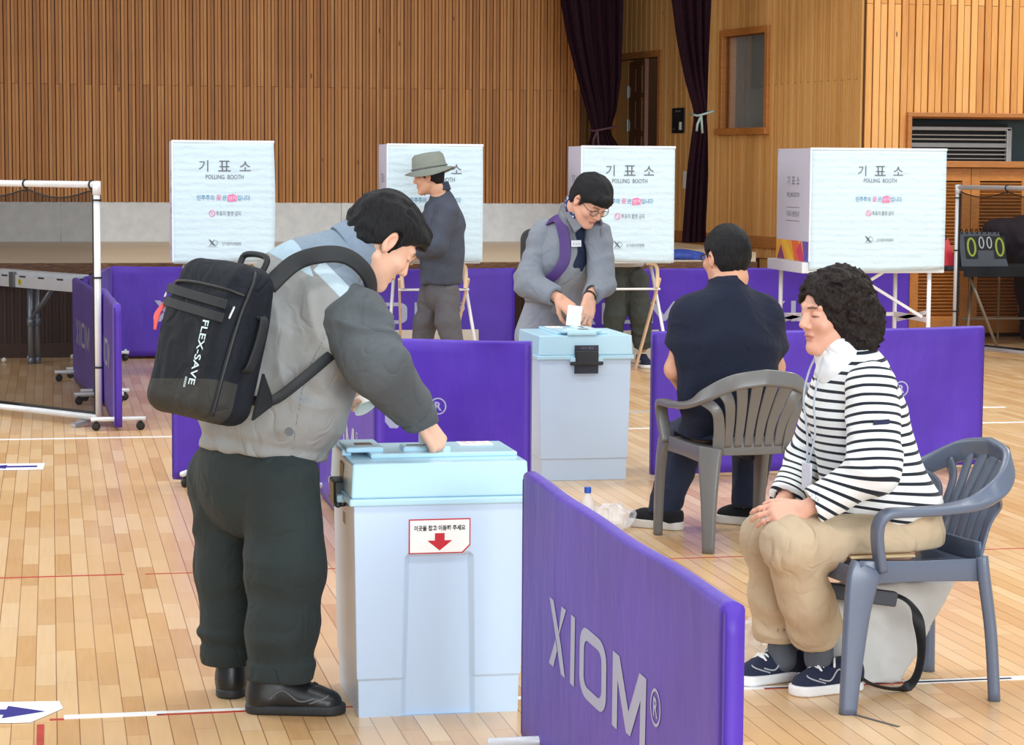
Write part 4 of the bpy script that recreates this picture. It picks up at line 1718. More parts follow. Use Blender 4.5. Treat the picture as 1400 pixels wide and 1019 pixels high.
def net_frame(label, pa, pb, h, bottom=0.06, r=0.02, posts=(0, 1)):
    pa, pb = np.array(pa, float), np.array(pb, float)
    L = np.linalg.norm(pb - pa)
    u = (pb - pa) / L
    root = empty('net_frame', (pa[0], pa[1], 0), math.atan2(u[1], u[0]), label, 'net frame', 'netted pipe frames')
    for z in (h, bottom):
        b = MB()
        b.tube([(0, 0, z), (L, 0, z)], r, 12)
        b.build('rail', pipe, root, smooth=True)
    for e in posts:
        b = MB()
        b.tube([(e * L, 0, bottom), (e * L, 0, h)], r, 12)
        b.tube([(e * L, 0, h - 0.06), (e * L, 0, h + 0.022)], r * 1.25, 12)
        b.build('post', pipe, root, smooth=True)
        b = MB()
        b.bar((e * L + (0.12 if e == 0 else -0.12), -0.10, 0.012), (e * L + (0.12 if e == 0 else -0.12), 0.10, 0.05), 0.045, 0.02)
        b.build('foot', mat('foot_steel', (160, 164, 170), 0.35, 0.5), root)

    def top(s):
        t = (s * 3.0 / 1.0) % 1.0
        return h - 0.03 - 0.05 * math.sin(math.pi * ((s / 0.62) % 1.0))
    b = MB()
    n = 40
    for i in range(n + 1):
        s = 0.03 + (L - 0.06) * i / n
        sag = 0.012 * math.sin(s * 5)
        b.v += [(s, sag, bottom + 0.02), (s, sag, (bottom + h) / 2), (s, sag * 0.3, top(s))]
    for i in range(n):
        for k in range(2):
            b.f.append((3 * i + k, 3 * i + 3 + k, 3 * i + 4 + k, 3 * i + 1 + k))
            b.mi.append(0)
    nt = b.build('net', net.m, root)
    b = MB()
    b.tube([(0.03 + (L - 0.06) * i / n, 0, top(0.03 + (L - 0.06) * i / n)) for i in range(n + 1)], 0.005, 6)
    b.tube([(0.03 + (L - 0.06) * i / n, 0, bottom + 0.028) for i in range(n + 1)], 0.008, 6)
    for e in (0.03, L - 0.03):
        b.tube([(e, 0, bottom), (e, 0, h - 0.05)], 0.009, 6)
    s = 0.62
    while s < L:
        b.tube([(s + (r + 0.004) * 0, (r + 0.004) * math.cos(a), h + (r + 0.004) * math.sin(a)) for a in np.linspace(0, 6.28, 13)], 0.006, 6)
        b.tube([(s, 0, h - r), (s, 0, h - 0.05)], 0.005, 6)
        s += 0.62
    for e in posts:
        for z in (h * 0.25, h * 0.62, h - 0.09):
            b.tube([(e * L + (r + 0.004) * math.cos(a), (r + 0.004) * math.sin(a), z) for a in np.linspace(0, 6.28, 13)], 0.006, 6)
    b.build('net_cord', cord, nt)
    return root


net_frame('white pipe frame with a black net at the left edge', (-1.70, 16.05), (0.268, 13.60), 1.448, posts=(0, 1))
net_frame('white pipe frame with a black net at the right edge, before the louvred doors', (7.615, 18.2), (8.45, 15.60), 1.42, posts=(0, 1))

# ------------------------------------------------------------------ silver folding bench behind the left net
tb = empty('folding_bench', (-0.4, 18.4, 0), math.atan2(-1.0, 0.59), 'long silver folding bench with tubular legs behind the left-hand black net', 'bench')
silver = mat('table_edge_silver', (222, 228, 238), 0.35, 0.0)
b = MB()
b.box((0.05, 0.05, 0.715), (2.2, 0.13, 0.03))
b.build('tabletop', mat('table_top_silver', (222, 232, 242), 0.3, 0.0), tb, bevel=0.004)
b = MB()
b.box((0.05, -0.018, 0.65), (2.2, 0.02, 0.10))
edge = b.build('edge_rail', silver, tb, bevel=0.002)
b = MB()
for i in range(8):
    b.box((-0.72 + i * 0.28, -0.028, 0.688), (0.09, 0.006, 0.012))
b.build('edge_slots', mat('slot_dark', (52, 56, 62), 0.5), edge)
b = MB()
b.box((0.25, -0.032, 0.66), (0.07, 0.03, 0.12))
b.build('hinge_clamp', mat('clamp_grey', (116, 118, 124), 0.4, 0.3), edge, bevel=0.003)
b = MB()
b.lathe([(0.001, 0.0), (0.024, 0.0), (0.024, 0.003), (0.001, 0.003)], 20, (0.36, -0.030, 0.645), np.array([[1, 0, 0], [0, 0, -1], [0, 1, 0]]))
nb_ = b.build('number_sticker', mat('sticker_yellow', (226, 214, 60), 0.5), edge)
b = MB()
letter(b, '3', flat((0.36, -0.0345, 0.645), (1, 0, 0), (0, 0, 1), (0, -1, 0)), 0, 0, h=0.028, bold=0.03)
b.build('lettering', ink_black, nb_)
for x in (-0.75, 0.41):
    for y in (0.03, 0.09):
        b = MB()
        b.tube([(x, y, 0.02), (x, y, 0.62)], 0.022, 12)
        b.tube([(x, y, 0.0), (x, y, 0.05)], 0.026, 12)
        b.tube([(x, y, 0.30), (x, y, 0.36)], 0.028, 12)
        b.build('leg', mat('table_leg_steel', (130, 140, 150), 0.35, 0.5), tb, smooth=True)
    b = MB()
    b.tube([(x + 0.02, 0.03, 0.36), (x + 0.33, 0.03, 0.61)], 0.014, 8)
    b.tube([(x + 0.02, 0.09, 0.41), (x + 0.27, 0.09, 0.61)], 0.014, 8)
    b.build('brace', mat('table_leg_steel', (130, 140, 150), 0.35, 0.5), tb, smooth=True)

ball_m = mat('ball_white', (236, 236, 232), 0.45)
for (x, y), lb in zip(((-0.375, 18.2), (-0.18, 18.42), (0.16, 18.46)), ('white table tennis ball nearest the left picture edge', 'white table tennis ball just right of the table leg', 'white table tennis ball beside the foot of the purple barrier')):
    b = MB()
    b.lathe([(0.0202 * math.sin(a), 0.0202 - 0.0202 * math.cos(a)) for a in np.linspace(0.05, math.pi - 0.05, 14)], 20, (x, y, 0))
    o = b.build('table_tennis_ball', ball_m, None, smooth=True)
    tag(o, lb, 'ball', 'table tennis balls on the floor')

# ------------------------------------------------------------------ right: score table behind the net
st = empty('score_table', (8.3, 18.95, 0), 0, 'dark covered folding table behind the right-hand net', 'table')
dark_cloth = mat('table_cloth_dark', (30, 34, 42), 0.8, bump=0.3, bscale=20)
b = MB()
b.box((8.33, 18.95, 0.70), (1.25, 0.66, 0.035))
b.build('tabletop', dark_cloth, st, world=True, bevel=0.006)
b = MB()
b.grid(lambda u, v: (7.86 + 1.1 * u, 18.615 - 0.012 * math.sin(u * 23) * (1 - v), 0.63 + 0.085 * v), 60, 6)
cl = b.build('cloth_drop', dark_cloth, st, world=True, smooth=True)
for x in (7.92, 8.75):
    for a, c in (((x, 18.66, 0), (x + 0.28, 19.2, 0.68)), ((x + 0.30, 18.68, 0.0), (x + 0.02, 18.72, 0.68))):
        b = MB()
        b.tube([a, c], 0.013, 10)
        b.build('leg', mat('score_leg', (178, 164, 146), 0.4, 0.2), st, world=True, smooth=True)
b = MB()
b.tube([(8.1, 19.2, 0.22), (8.75, 19.2, 0.22)], 0.012, 8)
b.build('cross_bar', mat('score_leg', (178, 164, 146), 0.4, 0.2), st, world=True, smooth=True)


def scoreboard(label, x0, x1, y, z0, z1, body, digits):
    r = empty('flip_scoreboard', ((x0 + x1) / 2, y, z0), 0, label, 'scoreboard')
    W = x1 - x0
    b = MB()
    cx = (x0 + x1) / 2
    b.add([(x0, y, z0), (x1, y, z0), (x1 - 0.06, y + 0.09, z1), (x0 + 0.0, y + 0.09, z1)], [(0, 1, 2, 3)])
    b.add([(x0, y + 0.2, z0), (x1, y + 0.2, z0), (x1 - 0.06, y + 0.10, z1), (x0, y + 0.10, z1)], [(3, 2, 1, 0)])
    o = b.build('easel', body, r, world=True)
    so = o.modifiers.new('thick', 'SOLIDIFY')
    so.thickness = 0.004
    nv = unit((0, -(z1 - z0), 0.09))
    up = unit((0, 0.09, z1 - z0))
    hh = math.hypot(z1 - z0, 0.09)
    b = MB()
    nr = max(3, int(W / 0.05))
    for i in range(nr):
        x = x0 + 0.03 + (W - 0.11) * i / (nr - 1)
        b.tube([(x, y + 0.095 + 0.022 * math.cos(a), z1 + 0.005 + 0.022 * math.sin(a)) for a in np.linspace(0, 6.28, 13)], 0.004, 6)
    b.build('ring_binding', cord, r, world=True)
    xs = x0 + 0.05
    for (w, h, cc, lift) in digits:
        f = flat(V(xs + w / 2, y, z0) + up * (hh * 0.62 + lift), (1, 0, 0), up, nv, 0.006)
        b = MB()
        b.prism([(-w / 2, -h / 2), (w / 2, -h / 2), (w / 2, h / 2), (-w / 2, h / 2)], f, 0.003)
        cd = b.build('number_card', mat('card_black', (24, 28, 30), 0.5), r, world=True)
        f = flat(V(xs + w / 2, y, z0) + up * (hh * 0.62 + lift), (1, 0, 0), up, nv, 0.011)
        n = 26
        b = MB()
        vs = []
        for kx, ky in ((0.40, 0.44), (0.40 - 0.17, 0.44 - 0.09)):
            vs += [f(kx * w * math.cos(2 * math.pi * i / n), ky * h * math.sin(2 * math.pi * i / n)) for i in range(n)]
        b.add(vs, [(i, (i + 1) % n, n + (i + 1) % n, n + i) for i in range(n)])
        b.build('digit_zero', mat('digit_%d_%d_%d' % cc, cc, 0.5, var=0.02), cd, world=True)
        xs += w + 0.008
    return r


scoreboard('grey flip scoreboard showing two large green zeros and two small white zeros', 7.86, 8.30, 18.66, 0.720, 1.02, mat('easel_grey', (92, 100, 110), 0.5),
           [(0.11, 0.20, (184, 206, 70), -0.02), (0.066, 0.125, (214, 222, 228), 0.02), (0.066, 0.125, (214, 222, 228), 0.02), (0.11, 0.20, (184, 206, 70), -0.02)])
scoreboard('red flip scoreboard half hidden behind the left post of the right-hand net', 7.70, 7.90, 18.85, 0.720, 0.96, mat('easel_red', (206, 34, 56), 0.5), [])

# dark heap of jackets behind the table
def heap(p):
    d = smin(ell(p, (8.86, 19.42, 0.92), (0.42, 0.22, 0.22)), ell(p, (8.58, 19.42, 1.02), (0.20, 0.16, 0.10)), 0.06)
    d = smin(d, ell(p, (9.05, 19.42, 1.06), (0.35, 0.2, 0.12)), 0.06)
    d = smin(d, cone(p, (8.95, 19.42, 0.7), (9.0, 19.42, 0.1), 0.24, 0.2), 0.1)
    return folds(p, d, (1, 0, 0.4), 4, 12, 0.02)


rk = empty('coat_rack', (8.9, 19.42, 0), 0, 'dark coats hung on a rack behind the netted score table', 'coat rack')
sdf_obj('coat', heap, (8.2, 19.1, -0.0), (9.7, 19.75, 1.35), 0.018, mat('coat_plum', (44, 34, 42), 0.85), rk)
b = MB()
b.tube([(8.55, 19.42, 0.0), (8.55, 19.42, 1.05)], 0.012, 8)
b.tube([(9.2, 19.42, 0.0), (9.2, 19.42, 1.1)], 0.012, 8)
b.build('rack_post', mat('rack_wood', (150, 120, 84), 0.5), rk, world=True)

# ------------------------------------------------------------------ blue cloth on the stage edge
def bluecloth(p):
    d = ell(p, (5.40, 19.1, 0.80), (0.20, 0.16, 0.05))
    d = smin(d, ell(p, (5.62, 19.05, 0.785), (0.16, 0.12, 0.03)), 0.03)
    return folds(p, d, (0.5, 1, 0), 9, 26, 0.012)


bc = empty('blue_cloth', (5.45, 19.1, SZ), 0, 'crumpled blue cloth lying on the stage edge beside the curtain', 'cloth')
sdf_obj('cloth', lambda p: np.maximum(bluecloth(p), SZ + 0.002 - p[:, 2]), (5.1, 18.8, 0.75), (5.9, 19.4, 0.9), 0.008, mat('cloth_blue', (38, 62, 146), 0.6), bc)

# ------------------------------------------------------------------ small things on the floor
bt = empty('water_bottle', (2.240, 9.305, 0.000), 0, 'small clear water bottle with a blue cap behind the nearest purple barrier', 'bottle')
clear = NT('clear_plastic')
clear.base((0.92, 0.96, 1, 1), 0.08)
clear.b.inputs['Alpha'].default_value = 0.35
b = MB()
b.lathe([(0.028, 0.0), (0.031, 0.006), (0.031, 0.05), (0.029, 0.055), (0.031, 0.06), (0.031, 0.10), (0.029, 0.105), (0.031, 0.11), (0.030, 0.135), (0.018, 0.165), (0.0125, 0.175), (0.0125, 0.185)], 24, (0, 0, 0))
b.build('bottle_body', clear.m, bt, smooth=True)
b = MB()
b.lathe([(0.0145, 0.180), (0.015, 0.182), (0.015, 0.203), (0.0135, 0.205)], 20)
b.build('cap', mat('cap_blue', (34, 92, 196), 0.4), bt)
b = MB()
b.lathe([(0.0316, 0.065), (0.0316, 0.098)], 24)
b.build('label_band', mat('bottle_label', (214, 226, 236), 0.5), bt)


def crumple(c, r, seed, amp=0.022):
    def f(p):
        d = ell(p, c, r)
        q = (p + seed) * 26
        w = vnoise(q + 1.2 * vnoise(p * 14 + seed)[:, None])
        d = d - amp * (1 - 2 * np.abs(w)) * 0.8
        return np.maximum(d, 0.003 - p[:, 2])
    return f


bagm = NT('clear_bag_film')
bagm.base((0.93, 0.95, 0.97, 1), 0.15)
bagm.b.inputs['Alpha'].default_value = 0.33
pb = empty('plastic_bag', (2.39, 9.45, 0), 0, 'crumpled clear plastic bag on the floor beside the water bottle', 'plastic bag', 'clear plastic bags')
sdf_obj('bag_film', crumple((2.385, 9.46, 0.045), (0.105, 0.10, 0.05), 3.0), (2.2, 9.25, -0.02), (2.6, 9.7, 0.16), 0.007, bagm.m, pb)
pb = empty('plastic_bag', (2.18, 6.72, 0), 0, "crumpled clear plastic bag behind the woman's shoes", 'plastic bag', 'clear plastic bags')
sdf_obj('bag_film', crumple((2.19, 6.72, 0.07), (0.16, 0.05, 0.075), 7.0), (1.9, 6.6, -0.02), (2.5, 6.9, 0.2), 0.007, bagm.m, pb)

navy = mat('arrow_navy', (40, 36, 130), 0.5, var=0.03)
paper = mat('paper_white', (240, 242, 246), 0.5, var=0.01)


def floor_sign(label, loc, rot, w, h, flip=1, pointed=True):
    r = empty('floor_arrow_sign', (loc[0], loc[1], 0), rot, label, 'floor sign', 'paper arrows taped to the floor')
    f = flat((0, 0, 0.0016), (1, 0, 0), (0, 1, 0), (0, 0, 1))
    b = MB()
    out = [(-w / 2, -h / 2), (w / 2 - h * 0.3, -h / 2), (w / 2, 0.15 * h), (w / 2 - 0.02, h / 2), (-w / 2, h / 2)] if pointed else [(-w / 2, -h / 2), (w / 2, -h / 2), (w / 2, h / 2), (-w / 2, h / 2)]
    b.prism(out, f, 0.001)
    p = b.build('paper', paper, r)
    s = flip
    b = MB()
    f2 = flat((0, 0, 0.0030), (1, 0, 0), (0, 1, 0), (0, 0, 1))
    A = [(-0.40, 0.13), (0.06, 0.13), (0.06, 0.30), (0.42, 0.0), (0.06, -0.30), (0.06, -0.13), (-0.40, -0.13)]
    pts = [f2(x * w * s - (0.02 if pointed else 0), y * h) for x, y in A]
    b.add(pts if s > 0 else pts[::-1], [tuple(range(7))])
    b.build('arrow', navy, p)
    return r


floor_sign('white floor paper with a navy arrow pointing right, at the lower left corner', (-0.145, 6.505), math.radians(-6), 0.32, 0.25)
floor_sign('white floor paper with a navy arrow pointing left, further back at the left edge', (-0.22, 11.88), math.radians(-2), 0.34, 0.25, flip=-1, pointed=False)
b = MB()
b.bar((2.24, 6.09, 0.001), (2.33, 5.90, 0.001), 0.012, 0.0016)
o = b.build('tape_scrap', mat('tape_dark', (92, 88, 84), 0.5), None)
tag(o, "thin dark strip of tape on the floor by the woman's chair leg", 'tape')

# tote bag under the woman's chair
tt = empty('tote_bag', (2.42, 6.42, 0), 0, "light grey tote bag with a black strap under the woman's chair", 'bag')
tote_m = mat('tote_canvas_grey', (190, 188, 184), 0.8, bump=0.25, bscale=200, bdist=0.001)


def tote(p):
    lean = p - V(2.45, 6.47, 0)
    x = lean[:, 0] - 0.20 * (lean[:, 2] - 0.15) * 0.5
    q = np.stack([x, lean[:, 1], lean[:, 2]], 1)
    wide = 0.10 + 0.16 * np.clip(q[:, 2] / 0.3, 0, 1)
    d = np.maximum(np.maximum(np.abs(q[:, 0]) - wide, np.abs(q[:, 1]) - 0.055 + 0.08 * np.clip(q[:, 2], 0, 0.4)), np.abs(q[:, 2] - 0.155) - 0.15)
    return folds(p, d * 0.8, (1, 0, 0.5), 6, 14, 0.006)


sdf_obj('bag_body', tote, (2.05, 6.35, -0.01), (2.85, 6.6, 0.33), 0.008, tote_m, tt, smooth_iter=2)
b = MB()
blk = mat('strap_black', (22, 23, 26), 0.65)
pth = catmull([(2.30, 6.36, 0.31), (2.45, 6.33, 0.30), (2.53, 6.31, 0.255), (2.555, 6.30, 0.13), (2.53, 6.30, 0.03), (2.45, 6.30, 0.014), (2.36, 6.32, 0.06), (2.34, 6.35, 0.2)], 8)
b.sweep(pth, [(0, -0.15, 0) if False else (math.cos(k * 0.1), -0.3, math.sin(k * 0.1)) for k in range(len(pth))], [0.035] * len(pth), [0.004] * len(pth), n=2)
b.build('strap', blk, tt, world=True, smooth=True)
b = MB()
b.bar((2.16, 6.30, 0.335), (2.47, 6.30, 0.285), 0.03, 0.045)
b.build('flap', mat('bag_flap_dark', (62, 66, 74), 0.7), tt, world=True, bevel=0.006)

# ------------------------------------------------------------------ people
skin_mat = attr_mat('skin', 0.5, 0.4, 0.12, 260.0, 0.001, sss=0.06)
hair_black = NT('hair_black')
hv = hair_black.coord((1, 1, 1))
hn = hair_black.noise(hair_black.coord((60, 60, 14)), 3.0, 4.0)
hair_black.base(hair_black.ramp(hn, [(0.3, lin((9, 9, 11))), (0.75, lin((30, 30, 34)))]), 0.6, 0, 0.22)
hair_black.bump(hn, 0.8, 0.006)
hair_brown = NT('hair_dark_brown')
hn = hair_brown.noise(hair_brown.coord((40, 40, 30)), 3.0, 4.0)
hair_brown.base(hair_brown.ramp(hn, [(0.3, lin((14, 11, 11))), (0.75, lin((48, 38, 35)))]), 0.65, 0, 0.2)
hair_brown.bump(hn, 0.8, 0.006)


def cloth(name, rgb, rough=0.8, bscale=420.0, bump=0.25, var=0.07, sheen=0.03, wrinkle=0.55):
    return mat(name, rgb, rough, 0, 0.25, var, 6.0, bump, bscale, 0.001, sheen=sheen, wrinkle=wrinkle)


def frame(f, up=(0, 0, 1)):
    """columns: right, forward, up"""
    f = unit(f)
    r = unit(np.cross(f, up))
    u = np.cross(r, f)
    return np.array([r, f, u]).T


class Head:
    """head field in a local frame (x right, y forward, z up), origin mid-head"""

    def __init__(self, c, R, s=1.0, female=False):
        self.c, self.R, self.s, self.fem = np.asarray(c, float), R, s, female

    def loc(self, p):
        return (p - self.c) @ self.R / self.s

    def w(self, *q):
        return self.c + self.R @ (np.array(q) * self.s)

    def field(self, p):
        q = self.loc(p)
        ax = np.abs(q[:, 0])
        m = np.stack([ax, q[:, 1], q[:, 2]], 1)
        j = 0.92 if self.fem else 1.0
        d = ell(q, (0, -0.014, 0.036), (0.076, 0.096, 0.088))
        d = smin(d, ell(q, (0, 0.028, -0.035), (0.063 * j, 0.064, 0.086)), 0.03)
        d = smin(d, cone(m, (0.052 * j, -0.005, -0.055), (0.012, 0.068, -0.098), 0.020, 0.019), 0.025)   # jaw
        d = smin(d, ell(q, (0, 0.074, -0.098), (0.020, 0.018, 0.017)), 0.02)                      # chin
        d = smin(d, ell(m, (0.042, 0.062, -0.024), (0.024, 0.024, 0.022)), 0.02)                 # cheek
        d = smin(d, cone(m, (0.010, 0.087, 0.030), (0.044, 0.072, 0.030), 0.011, 0.010), 0.014)  # brow
        d = smax(d, -ell(m, (0.032, 0.098, 0.010), (0.018, 0.016, 0.011)), 0.012)                # sockets
        d = smin(d, ell(m, (0.032, 0.074, 0.008), (0.014, 0.0135, 0.0125)), 0.003)               # lids
        d = smin(d, cone(q, (0, 0.088, 0.018), (0, 0.107, -0.022), 0.008, 0.0115), 0.010)        # nose
        d = smin(d, ell(m, (0.012, 0.094, -0.029), (0.009, 0.011, 0.008)), 0.006)
        d = smin(d, ell(q, (0, 0.088, -0.056), (0.024, 0.010, 0.0065)), 0.005)                   # lips
        d = smin(d, ell(q, (0, 0.086, -0.068), (0.021, 0.010, 0.0065)), 0.005)
        d = smax(d, -ell(q, (0, 0.100, -0.0618), (0.026, 0.010, 0.0016)), 0.003)
        # ears
        e = ell(m, (0.080, -0.010, -0.004), (0.010, 0.019, 0.032))
        e = smin(e, ell(m, (0.078, -0.006, -0.030), (0.008, 0.010, 0.012)), 0.008)
        e = smax(e, -ell(m, (0.088, -0.006, -0.002), (0.007, 0.010, 0.018)), 0.004)
        d = smin(d, e, 0.006)
        return d * self.s

    def hairfield(self, p, t=0.014, line=None, seed=1.0, rough=0.006, fringe=0.0, curly=False):
        """line: list of (y, z) hairline heights from front to back"""
        q = self.loc(p)
        d = ell(q, (0, -0.016, 0.036), (0.078 + t * 0.75, 0.098 + t, 0.090 + t))
        d = smin(d, ell(q, (0, -0.045, -0.02), (0.066 + t * 0.6, 0.055 + t * 0.8, 0.07)), 0.03)
        if fringe:
            d = smin(d, ell(q, (0.01, 0.075, 0.075), (0.055, 0.03 + fringe, 0.03)), 0.03)
        if curly:
            w = np.stack([q[:, 0] * 48, q[:, 1] * 48, q[:, 2] * 40], 1) + seed
            d = d - rough * vnoise(w + 1.8 * vnoise(q * 22 + seed)[:, None]) - rough * 0.5 * vnoise(q * 120 + seed)
        else:
            # locks combed forward and down from the crown
            w = np.stack([q[:, 0] * 90, q[:, 1] * 14, q[:, 2] * 30], 1) + seed
            d = d - rough * 0.8 * vnoise(w + 0.8 * vnoise(q * 18 + seed)[:, None]) - rough * 0.5 * vnoise(q * 17 + seed)
        ys = [a for a, b in line]
        zs = [b for a, b in line]
        o = np.argsort(ys)
        zl = np.interp(q[:, 1], np.array(ys)[o], np.array(zs)[o])
        zl = zl + 0.006 * vnoise(q * 70 + seed)
        # keep the ears and the temples clear
        d = smax(d, (zl - q[:, 2]) * 0.7, 0.006)
        m = np.stack([np.abs(q[:, 0]), q[:, 1], q[:, 2]], 1)
        d = smax(d, -ell(m, (0.088, -0.004, -0.004), (0.024, 0.021, 0.036)), 0.004)
        return d * self.s

    def colour(self, vs, base, lips=(176, 108, 98), brow=(50, 40, 36)):
        q = self.loc(vs)
        c = np.tile(np.array(lin(base)[:3]), (len(vs), 1))
        m = np.abs(q[:, 0])

        def paint(mask, rgb, a=1.0):
            k = np.clip(mask, 0, 1)[:, None] * a
            c[:] = c * (1 - k) + np.array(lin(rgb)[:3]) * k
        front = q[:, 1] > 0.05
        paint(front * (1 - (((q[:, 0]) / 0.026) ** 2 + ((q[:, 2] + 0.062) / 0.012) ** 2)) * 3, lips, 0.8)
        paint(front * (1 - (((m - 0.032) / 0.020) ** 2 + ((q[:, 2] - 0.030 + 0.1 * np.abs(m - 0.03)) / 0.0045) ** 2)) * 3, brow, 0.85)
        paint(front * (1 - (((m - 0.032) / 0.016) ** 2 + ((q[:, 2] - 0.002) / 0.0032) ** 2)) * 3, (38, 28, 26), 0.9)
        cheek = np.exp(-(((m - 0.045) / 0.022) ** 2 + ((q[:, 2] + 0.025) / 0.025) ** 2)) * front
        paint(cheek * 0.25, (214, 140, 120))
        ear = np.exp(-(((m - 0.084) / 0.012) ** 2 + (q[:, 1] / 0.03) ** 2 + (q[:, 2] / 0.04) ** 2))
        paint(ear * 0.3, (210, 128, 108))
        return c


def hand_prims(wrist, fdir, dorsal, thumb_side, curls, s=1.0, thumb=(0.5, 0.6, -0.35), spread=1.0):
    """palm + four fingers + thumb as tapered segments.  fdir: wrist -> knuckles; dorsal: back of the hand;
    thumb_side: +1 / -1 picks which side the thumb leaves; curls: (index..little) each (mcp, pip, dip) in degrees"""
    x = unit(fdir)
    z = unit(np.asarray(dorsal, float) - x * np.dot(dorsal, x))
    y = np.cross(z, x) * thumb_side
    W = lambda a, b, c: np.asarray(wrist) + s * (x * a + y * b + z * c)
    palm, fingers = [], []
    ky = (0.030, 0.010, -0.010, -0.029)
    kx = (0.090, 0.094, 0.089, 0.080)
    ln = ((0.043, 0.026, 0.021), (0.047, 0.029, 0.022), (0.043, 0.027, 0.021), (0.034, 0.021, 0.019))
    rd = (0.0092, 0.0094, 0.0090, 0.0080)
    for i in range(4):
        palm.append((W(0.004, ky[i] * 0.6, 0), W(kx[i], ky[i], 0), 0.0155 * s, 0.0122 * s))
        a = 0.0
        pos = np.array([kx[i], ky[i], 0.0])
        sp = ky[i] * 2.2 * spread
        for j in range(3):
            a += math.radians(curls[i][j])
            d = np.array([math.cos(a), sp * math.cos(a), -math.sin(a)])
            d = d / np.linalg.norm(d)
            nx = pos + d * ln[i][j]
            r0 = rd[i] * (1 - 0.08 * j)
            fingers.append((W(*pos), W(*nx), r0 * s * 1.03, rd[i] * (1 - 0.08 * (j + 1)) * s))
            pos = nx
    t0 = np.array([0.022, 0.026, -0.006])
    td = unit(thumb)
    t1 = t0 + td * 0.044
    td2 = unit(td + np.array([0.45, -0.25, -0.15]))
    t2 = t1 + td2 * 0.032
    td3 = unit(td2 + np.array([0.25, -0.25, -0.1]))
    t3 = t2 + td3 * 0.024
    th = [(W(*t0), W(*t1), 0.0150 * s, 0.0112 * s), (W(*t1), W(*t2), 0.0112 * s, 0.0100 * s), (W(*t2), W(*t3), 0.0102 * s, 0.0082 * s)]
    return palm, fingers, th


def hand_field(p, H):
    palm, fingers, th = H
    d = None
    for a, b, r0, r1 in palm:
        q = cone(p, a, b, r0, r1)
        d = q if d is None else smin(d, q, 0.012)
    t = None
    for a, b, r0, r1 in th:
        q = cone(p, a, b, r0, r1)
        t = q if t is None else smin(t, q, 0.004)
    f = None
    for i in range(0, len(fingers), 3):
        g = None
        for a, b, r0, r1 in fingers[i:i + 3]:
            q = cone(p, a, b, r0, r1)
            g = q if g is None else smin(g, q, 0.003)
        g = smin(g, d, 0.010) if False else g
        f = g if f is None else np.minimum(f, g)
    return smin(smin(d, f, 0.008), t, 0.012)


def limb(p, pts, rs, k=0.02):
    return chain(p, pts, rs, k)


def sleeve(p, pts, rs, k=0.03, open_r=0.9, cut=True, inner=0.75):
    """tube of cloth along pts whose last end is cut flat and hollowed"""
    d = chain(p, pts, rs, k)
    if cut:
        a = np.asarray(pts[-1], float)
        n = unit(a - np.asarray(pts[-2], float))
        near = np.linalg.norm(p - a, axis=1) < rs[-1] * 2.2
        d2 = smax(d, (p - a) @ n, 0.006)
        hole = cone(p, a - n * 0.03, a + n * 0.06, rs[-1] * inner, rs[-1] * inner)
        d2 = smax(d2, -hole, 0.006)
        d = np.where(near, d2, d)
    return d


